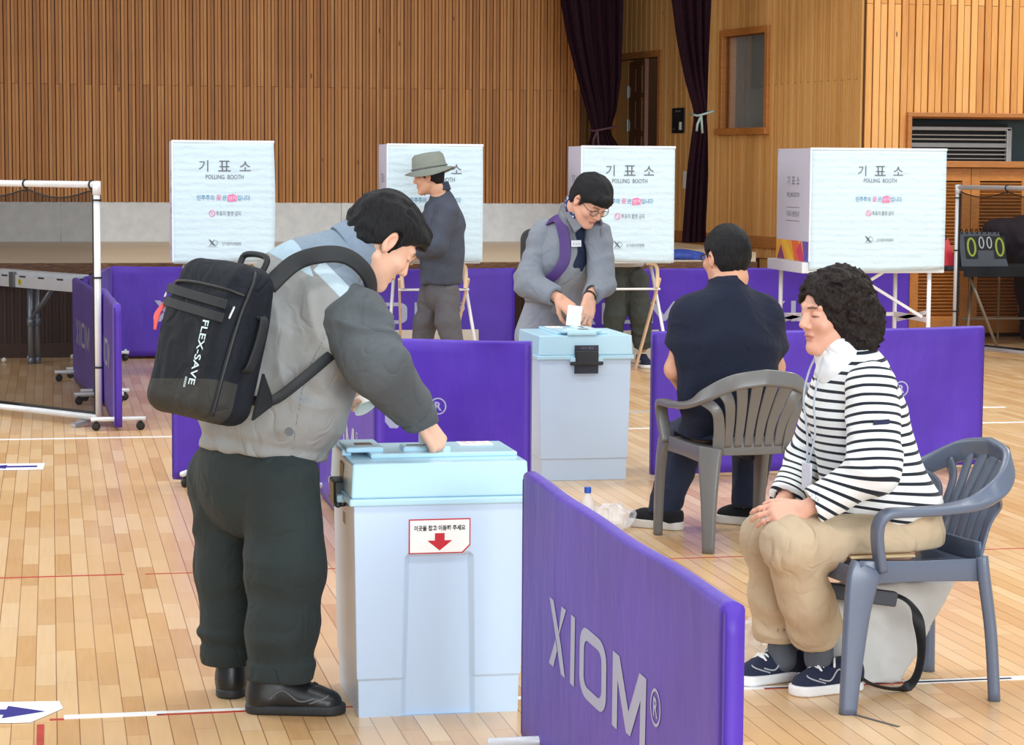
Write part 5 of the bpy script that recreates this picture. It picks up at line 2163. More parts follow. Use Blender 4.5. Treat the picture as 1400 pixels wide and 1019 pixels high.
def shoe(person, heel, toe, ankle_h, m_up, m_sole, width=1.0, sole_t=0.028, detail=None, lace=None, name='shoe', h=0.005, boot=0.0, toe_lift=0.0):
    heel = np.asarray(heel, float)
    toe = np.asarray(toe, float)
    L = np.linalg.norm(toe - heel)
    f = unit(toe - heel)
    r = unit(np.cross(f, (0, 0, 1)))
    u = np.cross(r, f)
    R = np.array([r, f, u]).T
    loc = lambda p: (p - heel) @ R
    kx = width

    def up(p):
        q = loc(p)
        t = sole_t * 0.6
        d = cone(q, (0, 0.045, t + 0.035), (0, L - 0.055, t + 0.012), 0.040 * kx, 0.043 * kx, (0, 0, 1), 1.0, 0.85)
        d = smin(d, cone(q, (0, 0.045, t + 0.02), (0, 0.05, ankle_h), 0.040 * kx, 0.042 * kx), 0.025)
        d = smin(d, cone(q, (0, 0.08, ankle_h - 0.02), (0, L - 0.09, t + 0.03), 0.032 * kx, 0.030 * kx), 0.03)
        d = smax(d, q[:, 2] - ankle_h, 0.008)
        d = smax(d, t - q[:, 2], 0.004)
        return d

    def so(p):
        q = loc(p)
        q2 = q.copy()
        q2[:, 2] = 0
        d2 = cone(q2, (0, 0.040, 0), (0, L - 0.052, 0), 0.041 * kx, 0.050 * kx)
        lift = toe_lift * np.clip((q[:, 1] - L * 0.7) / (L * 0.3), 0, 1) ** 2
        zz = q[:, 2] - lift
        d = smax(d2, np.abs(zz - sole_t / 2) - sole_t / 2, 0.006)
        return d
    lo = np.minimum(heel, toe) - 0.09
    hi = np.maximum(heel, toe) + 0.09
    hi[2] = heel[2] + ankle_h + 0.08
    lo[2] = heel[2] - 0.03
    o = sdf_obj(name, up, lo, hi, h, m_up, person)
    sdf_obj('sole', so, lo, hi, h, m_sole, o)
    W = lambda a, b, c: heel + R @ np.array([a, b, c])
    if lace is not None:
        b = MB()
        n = 5
        for i in range(n):
            t = i / (n - 1)
            y = 0.105 + (L - 0.20) * t
            z = (ankle_h - 0.012) * (1 - t) + (sole_t + 0.055) * t - 0.006
            b.tube([W(-0.028 * kx, y, z - 0.010), W(-0.012, y + 0.004, z + 0.006), W(0.012, y + 0.004, z + 0.006), W(0.028 * kx, y, z - 0.010)], 0.0042, 6)
            b.tube([W(-0.026 * kx, y, z - 0.008), W(0, y + 0.012, z + 0.006), W(0.026 * kx, y + 0.024, z - 0.016)], 0.0036, 6)
        for s in (-1, 1):
            b.tube(catmull([W(0, 0.10, ankle_h + 0.0), W(s * 0.022, 0.115, ankle_h + 0.008), W(s * 0.04, 0.125, ankle_h - 0.012), W(s * 0.02, 0.115, ankle_h - 0.012), W(0, 0.105, ankle_h)], 4), 0.0036, 6)
        b.build('laces', lace, o, world=True, smooth=True)
    if detail is not None:
        b = MB()
        for s in (-1, 1):
            b.tube(catmull([W(s * 0.041 * kx, 0.07, sole_t + 0.015), W(s * 0.044 * kx, 0.11, sole_t + 0.045), W(s * 0.047 * kx, L * 0.55, sole_t + 0.014), W(s * 0.046 * kx, L * 0.70, sole_t + 0.022)], 5), 0.0026, 6)
            b.tube(catmull([W(s * 0.044 * kx, L - 0.10, sole_t + 0.006), W(s * 0.036 * kx, L - 0.05, sole_t + 0.024), W(0, L - 0.055, sole_t + 0.032)], 5), 0.0024, 6)
        b.build('stitching', detail, o, world=True, smooth=True)
    return o


def mask_mat(name, base, layers, rough=0.75, bscale=420.0, bump=0.25, sheen=0.03):
    """cloth whose panels are told apart by smooth per-vertex distances (attribute > 0 = that panel's own dye)"""
    k = NT(name)
    nz = k.noise(k.coord(), 6.0, 4.0)

    def tone(rgb):
        c = lin(rgb)
        return k.ramp(nz, [(0.3, tuple(x * 0.94 for x in c[:3]) + (1,)), (0.7, tuple(min(1, x * 1.06) for x in c[:3]) + (1,))])
    col = tone(base)
    for at_, rgb in layers:
        a = k.n('ShaderNodeAttribute', attribute_name=at_)
        f = k.math('MULTIPLY_ADD', a.outputs['Fac'], 700.0, 0.5)
        cl_ = k.n('ShaderNodeClamp')
        k.put(cl_.inputs[0], f)
        col = k.mix(cl_.outputs[0], col, tone(rgb))
    k.base(col, rough, 0, 0.25, sheen)
    w = k.noise(k.coord((1, 1, 0.8)), 7.0, 2.0, 0.5)
    tc = k.n('ShaderNodeVectorMath', operation='ADD')
    k.put(tc.inputs[0], k.coord((9, 9, 6)))
    cv = k.n('ShaderNodeCombineXYZ')
    k.put(cv.inputs[0], k.math('MULTIPLY', w, 3.0))
    k.put(cv.inputs[2], k.math('MULTIPLY', w, 4.0))
    k.put(tc.inputs[1], cv.outputs[0])
    w2 = k.noise(tc.outputs[0], 0.85, 2.0, 0.45)
    rid = k.math('ABSOLUTE', k.math('SUBTRACT', w2, 0.5))
    k.bump(k.math('ADD', rid, k.math('MULTIPLY', k.noise(k.coord(), bscale, 3.0), 0.03)), 0.55, 0.05)
    return k.m


SK1 = (226, 180, 154)
SK2 = (212, 164, 136)


def bounds(pts, pad):
    a = np.array(pts)
    return a.min(0) - pad, a.max(0) + pad


# ================================================================== 1. man bending over the near ballot box
F1 = unit((0.84, 0.54, 0))
R1 = unit((0.54, -0.84, 0))
p1 = empty('person', V(0.60, 6.50, 0), 0, 'person in a grey jacket wearing a black backpack, bending over the near ballot box', 'person', 'people in the polling hall')
pel = V(0.579, 6.500, 0.733)
wai = V(0.624, 6.480, 0.877)
che = V(0.696, 6.470, 1.075)
upp = V(0.743, 6.480, 1.209)
nck = V(0.845, 6.510, 1.305)
sR = V(0.821, 6.290, 1.153)
eR = V(0.874, 6.170, 1.025)
wR = V(1.037, 6.385, 0.849)
sL = V(0.817, 6.740, 1.194)
eL = V(0.953, 6.920, 1.020)
wL = V(0.873, 6.760, 0.953)
hipR, kneR, ankR = V(0.635, 6.380, 0.678), V(0.646, 6.370, 0.426), V(0.631, 6.360, 0.131)
hipL, kneL, ankL = V(0.493, 6.600, 0.661), V(0.502, 6.620, 0.386), V(0.504, 6.630, 0.120)
fH = unit((0.70, 0.17, -0.66))
uH = unit(np.cross(np.cross(fH, (0.40, 0.10, 0.9)), fH))
rH = np.cross(fH, uH)
hd1 = Head(V(0.944, 6.500, 1.350), np.array([rH, fH, uH]).T, 1.03)
g1 = hand_prims(wR, unit((0.5, 0.12, -0.72)), unit((0.62, -0.55, 0.45)), 1, ((42, 55, 30), (48, 58, 30), (52, 60, 32), (55, 60, 35)), 1.15, thumb=(0.62, 0.30, -0.55), spread=0.3)
g1l = hand_prims(wL, unit((-0.35, -0.5, -0.5)), unit((-0.5, 0.6, 0.3)), -1, ((50, 50, 30),) * 4, 1.0, thumb=(0.6, 0.5, -0.4), spread=0.4)
nb1 = hd1.w(0, -0.055, -0.075)


def body1(p):
    d = hd1.field(p)
    d = smin(d, chain(p, [hd1.w(0, -0.025, -0.04), nb1, nck + V(-0.02, 0, -0.02), upp], [0.053, 0.050, 0.050, 0.06], 0.02), 0.02)
    d = smin(d, chain(p, [pel, wai, che, upp], [0.15, 0.15, 0.16, 0.14], 0.05, F1, [0.7, 0.7, 0.7, 0.7]), 0.03)
    for pts, rs in (((sR, eR, wR), (0.05, 0.042, 0.027)), ((sL, eL, wL), (0.05, 0.042, 0.027)), ((hipR, kneR, ankR), (0.075, 0.055, 0.04)), ((hipL, kneL, ankL), (0.075, 0.055, 0.04))):
        d = smin(d, limb(p, pts, rs), 0.02)
    d = smin(d, hand_field(p, g1), 0.008)
    d = smin(d, hand_field(p, g1l), 0.008)
    return d


sdf_obj('body', body1, *bounds([pel, hd1.c, wR, eR, eL, ankR, ankL], 0.2), 0.0042, skin_mat, p1, color=lambda v: hd1.colour(v, SK1))
HL = [(0.11, 0.062), (0.085, 0.060), (0.055, 0.040), (0.030, 0.010), (0.012, -0.030), (-0.012, -0.018), (-0.03, -0.03), (-0.06, -0.060), (-0.13, -0.066)]
sdf_obj('hair', lambda p: hd1.hairfield(p, 0.018, HL, 2.0, 0.010, fringe=0.004), hd1.c - 0.19, hd1.c + 0.19, 0.0038, hair_black.m, p1)

jacket1 = mask_mat('jacket_two_tone', (142, 144, 143), [('yoke', (122, 138, 154)), ('shoulder_panel', (160, 184, 198)), ('patch', (176, 196, 206)), ('seam', (112, 114, 116))])
sleeve1 = cloth('jacket_sleeve_grey', (84, 90, 94))


def arms1(p):
    a = sleeve(p, [upp * 0.3 + sR * 0.7, sR + V(0.015, 0, -0.02), eR, wR + (eR - wR) * 0.0], [0.075, 0.090, 0.081, 0.056], 0.05)
    b = sleeve(p, [sL, eL, wL + (eL - wL) * 0.12], [0.098, 0.078, 0.056], 0.05)
    a = folds(p, a, eR - sR, 5, 15, 0.009, 2.0)
    # gathered cuff
    t = (p - wR) @ unit(eR - wR)
    a = a + 0.010 * np.exp(-((t - 0.050) / 0.012) ** 2)
    b = folds(p, b, eL - sL, 5, 15, 0.008, 2.0)
    return np.minimum(a, b)


def torso1(p):
    d = chain(p, [pel + V(0.01, 0, 0.015), wai, che, upp, V(0.818, 6.500, 1.301)], [0.195, 0.212, 0.218, 0.150, 0.078], 0.06, F1, [0.86, 0.84, 0.76, 0.74, 0.9])
    d = smin(d, ell(p, upp + V(-0.045, -0.01, 0.014), (0.130, 0.15, 0.105)), 0.06)
    d = smin(d, ell(p, sR + V(-0.035, 0.02, 0.0), (0.085, 0.085, 0.095)), 0.05)
    d = smax(d, -plane(p, pel + V(0, 0, 0.008), (0.15, 0.05, 1)), 0.01)
    d = folds(p, d, (0.3, 0.1, 1), 5, 9, 0.010, 5.0)
    wbz = (p - (pel + V(0, 0, 0.04))) @ unit((0.15, 0.05, 1))
    d = d + 0.008 * np.exp(-(wbz / 0.012) ** 2 * 0.5) * (np.abs(wbz) < 0.05)
    # seams: a sweeping one across the back and a vertical one
    d = d + 0.004 * np.exp(-(seam1(p) / 0.005) ** 2)
    return d


def seam1(p):
    q = p - che
    t = q @ unit((0.62, 0.0, 0.78))
    s = q @ unit((-0.78, 0.0, 0.62))
    return np.abs(s + 0.035 + 0.9 * t * t - 0.25 * t)


def yoke1(p):
    return (p - upp) @ unit((0.55, 0.0, 0.85)) - 0.062


def patch1(p):
    q = p - upp
    s = q @ unit((0.74, 0.0, 0.67))
    t = q @ unit((0.67, 0.0, -0.74))
    return np.minimum(np.minimum(0.020 - np.abs(s - 0.050), 0.085 - np.abs(t - 0.02)), q @ R1 - 0.02)


def spanel1(p):
    q = p - upp
    t = q @ unit((0.67, 0.0, -0.74))
    return np.minimum(np.minimum((q @ unit((0.5, 0, 0.86))) - 0.03, -0.03 - q @ unit((0.9, 0.1, 0.2))), 0.02 - t)


j1 = sdf_obj('jacket', torso1, *bounds([pel, nck, sR, sL, che], 0.27), 0.0065, jacket1, p1,
             attr={'yoke': yoke1, 'patch': patch1, 'shoulder_panel': spanel1, 'seam': lambda v: 0.0022 - seam1(v)})
sdf_obj('sleeves', arms1, *bounds([sR, sL, eR, eL, wR, wL], 0.14), 0.0062, sleeve1, j1)
# collar
col_m = cloth('jacket_collar_blue_grey', (126, 142, 160))
b = MB()
cpts = []
for k in range(25):
    a = math.pi * (0.28 + 1.44 * k / 24) + math.pi / 2 + math.pi / 2
    cpts.append(a)
ring = []
cc = V(0.865, 6.500, 1.328)
cu = unit(V(0.86, 0.12, 0.42))
cr = R1
cf = np.cross(cu, cr)
cf = cf if np.dot(cf, F1) > 0 else -cf
cr = unit(R1 - cu * np.dot(R1, cu))
cf = np.cross(cu, cr)
cf = cf if cf[2] < 0 else -cf
ring = [cc + 0.086 * (cr * math.sin(a) * 0.95 + cf * math.cos(a)) for a in np.linspace(0.35, 2 * math.pi - 0.35, 28)]
b.sweep(ring, [(q - cc) for q in ring], [0.070] * 28, [0.010] * 28, n=3)
b.build('collar', col_m, j1, world=True, smooth=True)
# hem tab with button
b = MB()
tq = V(0.640, 6.200, 0.835)
b.tube([tq, tq + V(0.0, -0.008, 0)], 0.012, 14)
b.build('button', mat('button_dark', (70, 74, 76), 0.4), j1, world=True)

tr1 = cloth('trousers_dark_green_grey', (44, 52, 52), 0.85)


def trs1(p):
    d = chain(p, [pel + V(0, 0, 0.03), pel + V(-0.01, 0, -0.06)], [0.178, 0.186], 0.03, F1, [0.86, 0.86])
    hipc = pel + V(0, 0, -0.08)
    for i, (h, kn, an, r) in enumerate(((hipR, kneR, ankR, (0.112, 0.105, 0.092, 0.088)), (hipL, kneL, ankL, (0.110, 0.088, 0.074, 0.072)))):
        l = sleeve(p, [h, kn, kn * 0.4 + an * 0.6, an + V(0, 0, -0.022)], r, 0.05, inner=0.7)
        l = folds(p, l, (0, 0, 1), 7, 10, 0.006, 1.0 + i)
        z = p[:, 2]
        low = np.exp(-((z - an[2] - 0.07) / 0.07) ** 2)
        l = l - 0.012 * low * np.maximum(0, vnoise(np.stack([p[:, 0] * 5, p[:, 1] * 5, z * 26], 1) + i * 5))
        # turned-up cuff
        l = l - 0.006 * ((z < an[2] + 0.028) & (z > an[2] - 0.03))
        d = smin(d, l, 0.018)
    return d


sdf_obj('trousers', trs1, *bounds([pel, hipR, ankR, ankL, hipL], 0.22), 0.0065, tr1, p1)
leather = mat('shoe_leather_black', (26, 28, 30), 0.38, 0, 0.5, 0.1)
sole_blk = mat('shoe_sole_black', (38, 40, 42), 0.6)
shoe(p1, V(0.535, 6.40, 0), V(0.815, 6.335, 0), 0.115, leather, sole_blk, 1.05, 0.03, lace=mat('lace_black', (30, 32, 34), 0.7), detail=mat('stitch_grey', (110, 112, 112), 0.6))
shoe(p1, V(0.488, 6.56, 0), V(0.60, 6.80, 0), 0.115, leather, sole_blk, 1.05, 0.03, lace=mat('lace_black', (30, 32, 34), 0.7), detail=mat('stitch_grey', (110, 112, 112), 0.6))

# paper cup in his other hand
cupc = V(0.903, 6.700, 0.872)
cx_ = unit((0.42, -0.55, -0.72))
cR = frame(cx_, (0, 0, 1))
RR = np.array([cR[:, 0], cR[:, 2], cR[:, 1]]).T
cp = empty('paper_cup', cupc, 0, "white paper cup with a greenish inside, in the bending man's far hand", 'cup')
b = MB()
b.lathe([(0.026, -0.05), (0.034, 0.035), (0.036, 0.038), (0.033, 0.037), (0.031, 0.0), (0.028, -0.02)], 24, cupc, RR)
b.build('cup_wall', mat('cup_white', (236, 240, 236), 0.5), cp, world=True, smooth=True)
b = MB()
b.lathe([(0.001, 0.010), (0.0305, 0.010)], 24, cupc, RR)
b.build('cup_inside', mat('cup_green', (176, 196, 120), 0.6), cp, world=True)

# ballot half way into the slot, under his fingers
bl = empty('ballot_paper', V(1.085, 6.440, 0.778), 0, "folded white ballot paper under the bending man's fingers at the slot", 'paper', 'ballot papers')
b = MB()
bp = V(1.064, 6.46, 0.775)
b.box(bp, (0.036, 0.008, 0.055))
b.build('paper', paper, bl, world=True)

# ---------------- backpack on his back
bag_black = NT('backpack_fabric_black')
bgn = bag_black.noise(bag_black.coord(), 5.0, 4.0)
bag_black.base(bag_black.ramp(bgn, [(0.3, lin((20, 24, 30))), (0.7, lin((30, 36, 44)))]), 0.6, 0, 0.35, 0.1)
bag_black.bump(bag_black.noise(bag_black.coord(), 420.0, 2.0), 0.25, 0.001)
bag_panel = mat('backpack_base_panel', (62, 62, 60), 0.55, bump=0.2, bscale=300, bdist=0.001)
strap_m = mat('backpack_strap_black', (24, 28, 32), 0.65, bump=0.2, bscale=300, bdist=0.001)
bO = unit(V(-0.80, -0.60, 0.0))
bU = unit(V(0.235, 0.10, 0.95))
bO = unit(bO - bU * np.dot(bO, bU))
bR = np.cross(bO, bU)
bR = bR if np.dot(bR, R1) > 0 else -bR
BW, BD, BH = 0.150, 0.085, 0.222          # half sizes: across, deep, high
bc1 = V(0.435, 6.220, 1.088)
RB = np.array([bR, bO, bU]).T
BP = lambda x, y, z: bc1 + RB @ np.array([x, y, z])
bp1 = empty('backpack', BP(0, 0, -BH), 0, 'black backpack worn by the man bending over the near ballot box', 'backpack', 'backpacks')


def pack(p):
    q = (p - bc1) @ RB
    z = q[:, 2]
    wx = BW * (1.0 - 0.10 * np.clip(z / BH, -0.3, 1) ** 2)
    wy = BD * (1.0 - 0.22 * np.clip((z - 0.08) / 0.14, 0, 1))
    q2 = np.stack([q[:, 0] * BW / wx, (q[:, 1]) * BD / wy, z], 1)
    d = rbox(q2, (0, 0, 0), (BW, BD, BH), 0.055)
    d = smin(d, rbox(q, (0, BD * 0.55, -0.045), (BW * 0.90, 0.05, 0.165), 0.045), 0.02)
    return d - 0.004 * vnoise(q * V(14, 14, 9) + 3.0)


pk_mat = mask_mat('backpack_fabric', (20, 25, 33), [('base_panel', (54, 54, 52))], 0.7, sheen=0.0)


def base_panel(v):
    q = (v - bc1) @ RB
    return np.minimum(-0.125 + 0.02 * q[:, 0] / BW - q[:, 2], q[:, 1] - BD * 0.1)


pbody = sdf_obj('pack_body', pack, *bounds([BP(x, y, z) for x in (-BW, BW) for y in (-BD, BD) for z in (-BH, BH)], 0.09), 0.006, pk_mat, bp1, attr={'base_panel': base_panel})
yo = BD * 0.55 + 0.05
b = MB()
for zz in (0.105, 0.068):                              # horizontal webbing bands near the top
    pts = [BP(x, yo + 0.006 - 0.010 * (abs(x) / BW) ** 4, zz - 0.012 * (x / BW)) for x in np.linspace(-BW * 0.82, BW * 0.86, 9)]
    b.sweep(pts, [bO] * 9, [0.026] * 9, [0.005] * 9, n=2)
b.build('webbing', strap_m, pbody, world=True)
zip_m = mat('zip_black', (20, 23, 27), 0.5)
b = MB()
b.tube(catmull([BP(-BW * 0.95, yo - 0.035, 0.132), BP(-BW * 0.6, yo - 0.004, 0.140), BP(0, yo + 0.002, 0.142), BP(BW * 0.7, yo - 0.006, 0.136), BP(BW * 0.97, yo - 0.04, 0.130)], 6), 0.0045, 6)
b.build('zip', zip_m, pbody, world=True, smooth=True)
b = MB()
b.tube(catmull([BP(BW * 0.55, 0.0, BH * 0.99), BP(BW * 0.92, BD * 0.35, BH * 0.80), BP(BW * 1.0, BD * 0.72, BH * 0.30), BP(BW * 1.0, BD * 0.85, -BH * 0.4), BP(BW * 0.93, BD * 0.8, -BH * 0.92)], 6), 0.006, 6)
b.build('zip', zip_m, pbody, world=True, smooth=True)
chrome = mat('zip_pull_steel', (190, 194, 200), 0.3, 0.8)
for q in ((BW * 0.97, BD * 0.86, 0.095), (-BW * 0.93, yo - 0.03, 0.125), (BW * 0.80, -BD * 0.65, 0.13)):
    b = MB()
    b.bar(BP(*q) + bO * 0.012, BP(*q) + bO * 0.016 + V(-0.012, 0, -0.034), 0.012, 0.005)
    b.build('zip_pull', chrome, pbody, world=True, bevel=0.0015)
b = MB()
for k in range(5):
    b.tube(catmull([BP(-BW * 0.90 - 0.002 * k, yo - 0.016, 0.075), BP(-BW * 0.94 - 0.003 * k, yo - 0.004, 0.04), BP(-BW * (0.90 + 0.012 * k), yo + 0.002, -0.005 + 0.006 * k)], 4), 0.0045, 6)
b.build('pull_cord', mat('cord_coral', (226, 92, 92), 0.7), pbody, world=True, smooth=True)
b = MB()
sx_ = BW * 1.0
hpts = catmull([BP(sx_, -0.012, 0.085), BP(sx_ + 0.018, -0.012, 0.075), BP(sx_ + 0.024, -0.006, 0.01), BP(sx_ + 0.018, 0.0, -0.055), BP(sx_, 0.0, -0.068)], 5)
b.sweep(hpts, [bR] * len(hpts), [0.030] * len(hpts), [0.008] * len(hpts), n=3)
b.build('side_handle', strap_m, bp1, world=True, smooth=True)
# printed lettering, running down the outer pocket
fl = flat(BP(BW * 0.44, yo + 0.0045, -0.045), -bU, bR, bO)
b = MB()
letter(b, 'FLEX-SAVE', fl, 0.0, 0.0, w=0.178, h=0.026, bold=0.012)
letter(b, 'xxxxx', fl, 0.085, -0.026, w=0.030, h=0.008, bold=0.01)
b.build('lettering', mat('pack_print_pale', (206, 232, 234), 0.5), pbody, world=True)
# straps: over the near shoulder, and under the arm back to the base of the pack
fH_, nn = unit(R1), None
s_pts = catmull([BP(BW * 0.55, -BD * 0.9, BH * 0.80), V(0.660, 6.250, 1.299), V(0.735, 6.230, 1.324), V(0.806, 6.240, 1.318), V(0.862, 6.260, 1.274), V(0.884, 6.300, 1.214), V(0.874, 6.380, 1.126)], 6)
ups = [unit(q - (upp + V(-0.02, 0.03, -0.06))) for q in s_pts]
b = MB()
b.sweep(s_pts, ups, [0.052] * len(s_pts), [0.013] * len(s_pts), n=3)
st1 = b.build('shoulder_strap', strap_m, bp1, world=True, smooth=True)
w_pts = catmull([BP(BW * 0.72, -BD * 0.8, -BH * 0.62), V(0.593, 6.200, 0.922), V(0.674, 6.200, 0.978), V(0.761, 6.240, 1.042), V(0.805, 6.300, 1.062)], 6)
b = MB()
b.sweep(w_pts, [unit(q - che * 0.5 - wai * 0.5) for q in w_pts], [0.03] * len(w_pts), [0.005] * len(w_pts), n=2)
b.build('lower_strap', strap_m, bp1, world=True, smooth=True)
b = MB()
b.add([BP(BW * 0.98, -BD * 0.9, -0.06), BP(BW * 0.98, -BD * 0.9, -BH * 0.86), w_pts[6] + V(0, -0.004, -0.016), w_pts[6] + V(0, -0.004, 0.014)], [(0, 1, 2, 3)])
o = b.build('strap_wing', strap_m, bp1, world=True)
so = o.modifiers.new('thick', 'SOLIDIFY')
so.thickness = 0.008
b = MB()
b.tube(catmull([BP(0.05, -BD * 0.8, BH * 0.93), BP(0.05, -BD * 0.9, BH + 0.035), BP(-0.04, -BD * 0.9, BH + 0.035), BP(-0.04, -BD * 0.8, BH * 0.93)], 6), 0.009, 8)
b.build('grab_loop', strap_m, bp1, world=True, smooth=True)

# ================================================================== 2. man in the bucket hat (far)
p2 = empty('person', V(3.0, 15.9, 0), 0, 'person in a charcoal shirt and olive grey bucket hat, standing before the second polling booth', 'person', 'people in the polling hall')
Y2 = 15.9
F2 = unit((-0.90, 0.42, 0))
R2_ = unit((0.42, 0.90, 0))
pe2, wa2, ch2, up2, nk2 = V(2.733, 15.900, 0.711), V(2.738, 15.900, 0.931), V(2.747, 15.900, 1.140), V(2.736, 15.900, 1.286), V(2.715, 15.900, 1.406)
fh2 = unit((-0.88, 0.30, -0.16))
hd2 = Head(V(2.637, 15.880, 1.494), frame(fh2), 1.0)
s2n, e2n, w2n = V(2.744, 15.700, 1.249), V(2.654, 15.660, 1.013), V(2.560, 15.850, 0.934)
s2f, e2f, w2f = V(2.731, 16.120, 1.256), V(2.645, 16.180, 1.027), V(2.560, 16.050, 0.936)
h2a, k2a = V(2.757, 15.820, 0.663), V(2.761, 15.780, 0.468)
h2b, k2b = V(2.688, 15.980, 0.655), V(2.639, 16.000, 0.453)
a2a, a2b = V(2.813, 15.740, 0.240), V(2.609, 16.040, 0.228)
g2 = hand_prims(w2n, unit((-0.8, 0.2, 0.1)), (0, -0.3, 1), 1, ((35, 45, 25),) * 4)
g2b = hand_prims(w2f, unit((-0.8, -0.2, 0.1)), (0, 0.3, 1), -1, ((35, 45, 25),) * 4)


def body2(p):
    d = hd2.field(p)
    d = smin(d, chain(p, [hd2.w(0, -0.025, -0.04), hd2.w(0, -0.045, -0.09), nk2, up2], [0.05, 0.052, 0.056, 0.07], 0.02), 0.02)
    d = smin(d, chain(p, [pe2, wa2, ch2, up2], [0.14, 0.14, 0.15, 0.12], 0.05, F2, [0.7] * 4), 0.03)
    for pts, rs in (((s2n, e2n, w2n), (0.045, 0.038, 0.026)), ((s2f, e2f, w2f), (0.045, 0.038, 0.026)), ((h2a, k2a, a2a), (0.07, 0.05, 0.035)), ((h2b, k2b, a2b), (0.07, 0.05, 0.035))):
        d = smin(d, limb(p, pts, rs), 0.02)
    return smin(smin(d, hand_field(p, g2), 0.01), hand_field(p, g2b), 0.01)


sdf_obj('body', body2, *bounds([hd2.c, pe2, a2a, a2b, w2n, w2f, s2n, s2f], 0.18), 0.006, skin_mat, p2, color=lambda v: hd2.colour(v, SK2))
HL2 = [(0.11, 0.058), (0.055, 0.040), (0.030, 0.0), (0.012, -0.02), (-0.03, -0.035), (-0.06, -0.062), (-0.13, -0.066)]
sdf_obj('hair', lambda p: hd2.hairfield(p, 0.006, HL2, 4.0, 0.003), hd2.c - 0.17, hd2.c + 0.17, 0.0055, hair_black.m, p2)
sh2 = cloth('shirt_charcoal_blue', (70, 76, 90))


def shirt2(p):
    d = chain(p, [pe2 + V(0, 0, 0.01), wa2, ch2, up2, nk2 + V(0, 0, -0.02)], [0.178, 0.178, 0.190, 0.112, 0.062], 0.05, F2, [0.82, 0.82, 0.76, 0.75, 0.9])
    d = smin(d, cone(p, s2n + V(0, 0.03, 0), s2f - V(0, 0.03, 0), 0.070, 0.070), 0.05)
    d = smax(d, -plane(p, pe2 + V(0, 0, 0.02), (0, 0, 1)), 0.01)
    a = sleeve(p, [s2n, e2n, w2n * 0.85 + e2n * 0.15], [0.080, 0.068, 0.050], 0.04)
    b = sleeve(p, [s2f, e2f, w2f * 0.85 + e2f * 0.15], [0.080, 0.066, 0.050], 0.04)
    d = smin(smin(d, a, 0.03), b, 0.03)
    return folds(p, d, (0.2, 0.1, 1), 5, 9, 0.009, 8.0)


jj = sdf_obj('shirt', shirt2, *bounds([pe2, nk2, s2n, s2f, e2n, e2f, w2n, w2f, ch2], 0.22), 0.0085, sh2, p2)
b = MB()
cc = nk2 + V(0.0, 0, 0.0)
ring = [cc + 0.074 * (R2_ * math.sin(a) + F2 * math.cos(a)) + V(0, 0, 0.026) for a in np.linspace(0.35, 2 * math.pi - 0.35, 24)]
b.sweep(ring, [(q - cc) for q in ring], [0.062] * 24, [0.010] * 24, n=3)
b.build('collar', cloth('shirt_collar_navy', (56, 62, 78)), jj, world=True, smooth=True)
tr2 = cloth('trousers_grey', (90, 89, 94), 0.75)


def trs2(p):
    d = chain(p, [pe2 + V(0, 0, 0.06), pe2 + V(0, 0, -0.04)], [0.145, 0.15], 0.03, F2, [0.8, 0.8])
    for i, (h, k_, a) in enumerate(((h2a, k2a, a2a), (h2b, k2b, a2b))):
        l = sleeve(p, [h, k_, a], [0.096, 0.080, 0.068], 0.04)
        d = smin(d, folds(p, l, (0, 0, 1), 7, 11, 0.009, 3.0 + i), 0.012)
    return d


sdf_obj('trousers', trs2, *bounds([pe2, h2a, h2b, a2a, a2b], 0.2), 0.0085, tr2, p2)
hat_m = cloth('hat_olive_grey', (128, 134, 126), 0.85)
ht = None
b = MB()
hn = 36
Rh = hd2.R
prof = [(0.096, 0.120, 0.040), (0.102, 0.126, 0.044), (0.158, 0.182, 0.016), (0.160, 0.184, 0.019), (0.103, 0.126, 0.056), (0.099, 0.122, 0.09), (0.092, 0.114, 0.145), (0.076, 0.094, 0.166), (0.02, 0.03, 0.172)]
vs, fs = [], []
tilt = rotz(0)
for rx, ry, z in prof:
    for k in range(hn):
        a = 2 * math.pi * k / hn
        droop = 0.0
        if rx > 0.14:
            droop = 0.018 * math.cos(2 * a) - 0.006
        vs.append(hd2.w(rx * math.cos(a), -0.016 + ry * math.sin(a), z - droop * (1 if rx > 0.14 else 0)))
for i in range(len(prof) - 1):
    for k in range(hn):
        k2 = (k + 1) % hn
        fs.append((i * hn + k, i * hn + k2, (i + 1) * hn + k2, (i + 1) * hn + k))
fs.append(tuple((len(prof) - 1) * hn + k for k in range(hn)))
b.add(vs, fs)
hb = b.build('hat', hat_m, p2, world=True, smooth=True)
b = MB()
b.tube([hd2.w(0.1035 * math.cos(a), -0.016 + 0.1275 * math.sin(a), 0.066) for a in np.linspace(0, 2 * math.pi, 37)[:-1]], 0.006, 6, closed=True)
b.build('hat_band', cloth('hat_band_olive', (104, 110, 104)), hb, world=True, smooth=True)
b = MB()
b.tube(catmull([hd2.w(0.08, 0.02, 0.06), hd2.w(0.075, 0.035, -0.02), hd2.w(0.045, 0.045, -0.10), hd2.w(0, 0.05, -0.125)], 5), 0.003, 6)
b.build('chin_cord', cord, hb, world=True, smooth=True)
for (a, sx_) in ((a2a, 0), (a2b, 1)):
    hl = V(a[0] + 0.06, a[1] - 0.03, 0)
    shoe(p2, hl, hl + V(-0.25, 0.11, 0), 0.09, leather, sole_blk, 1.0, 0.026, h=0.007)

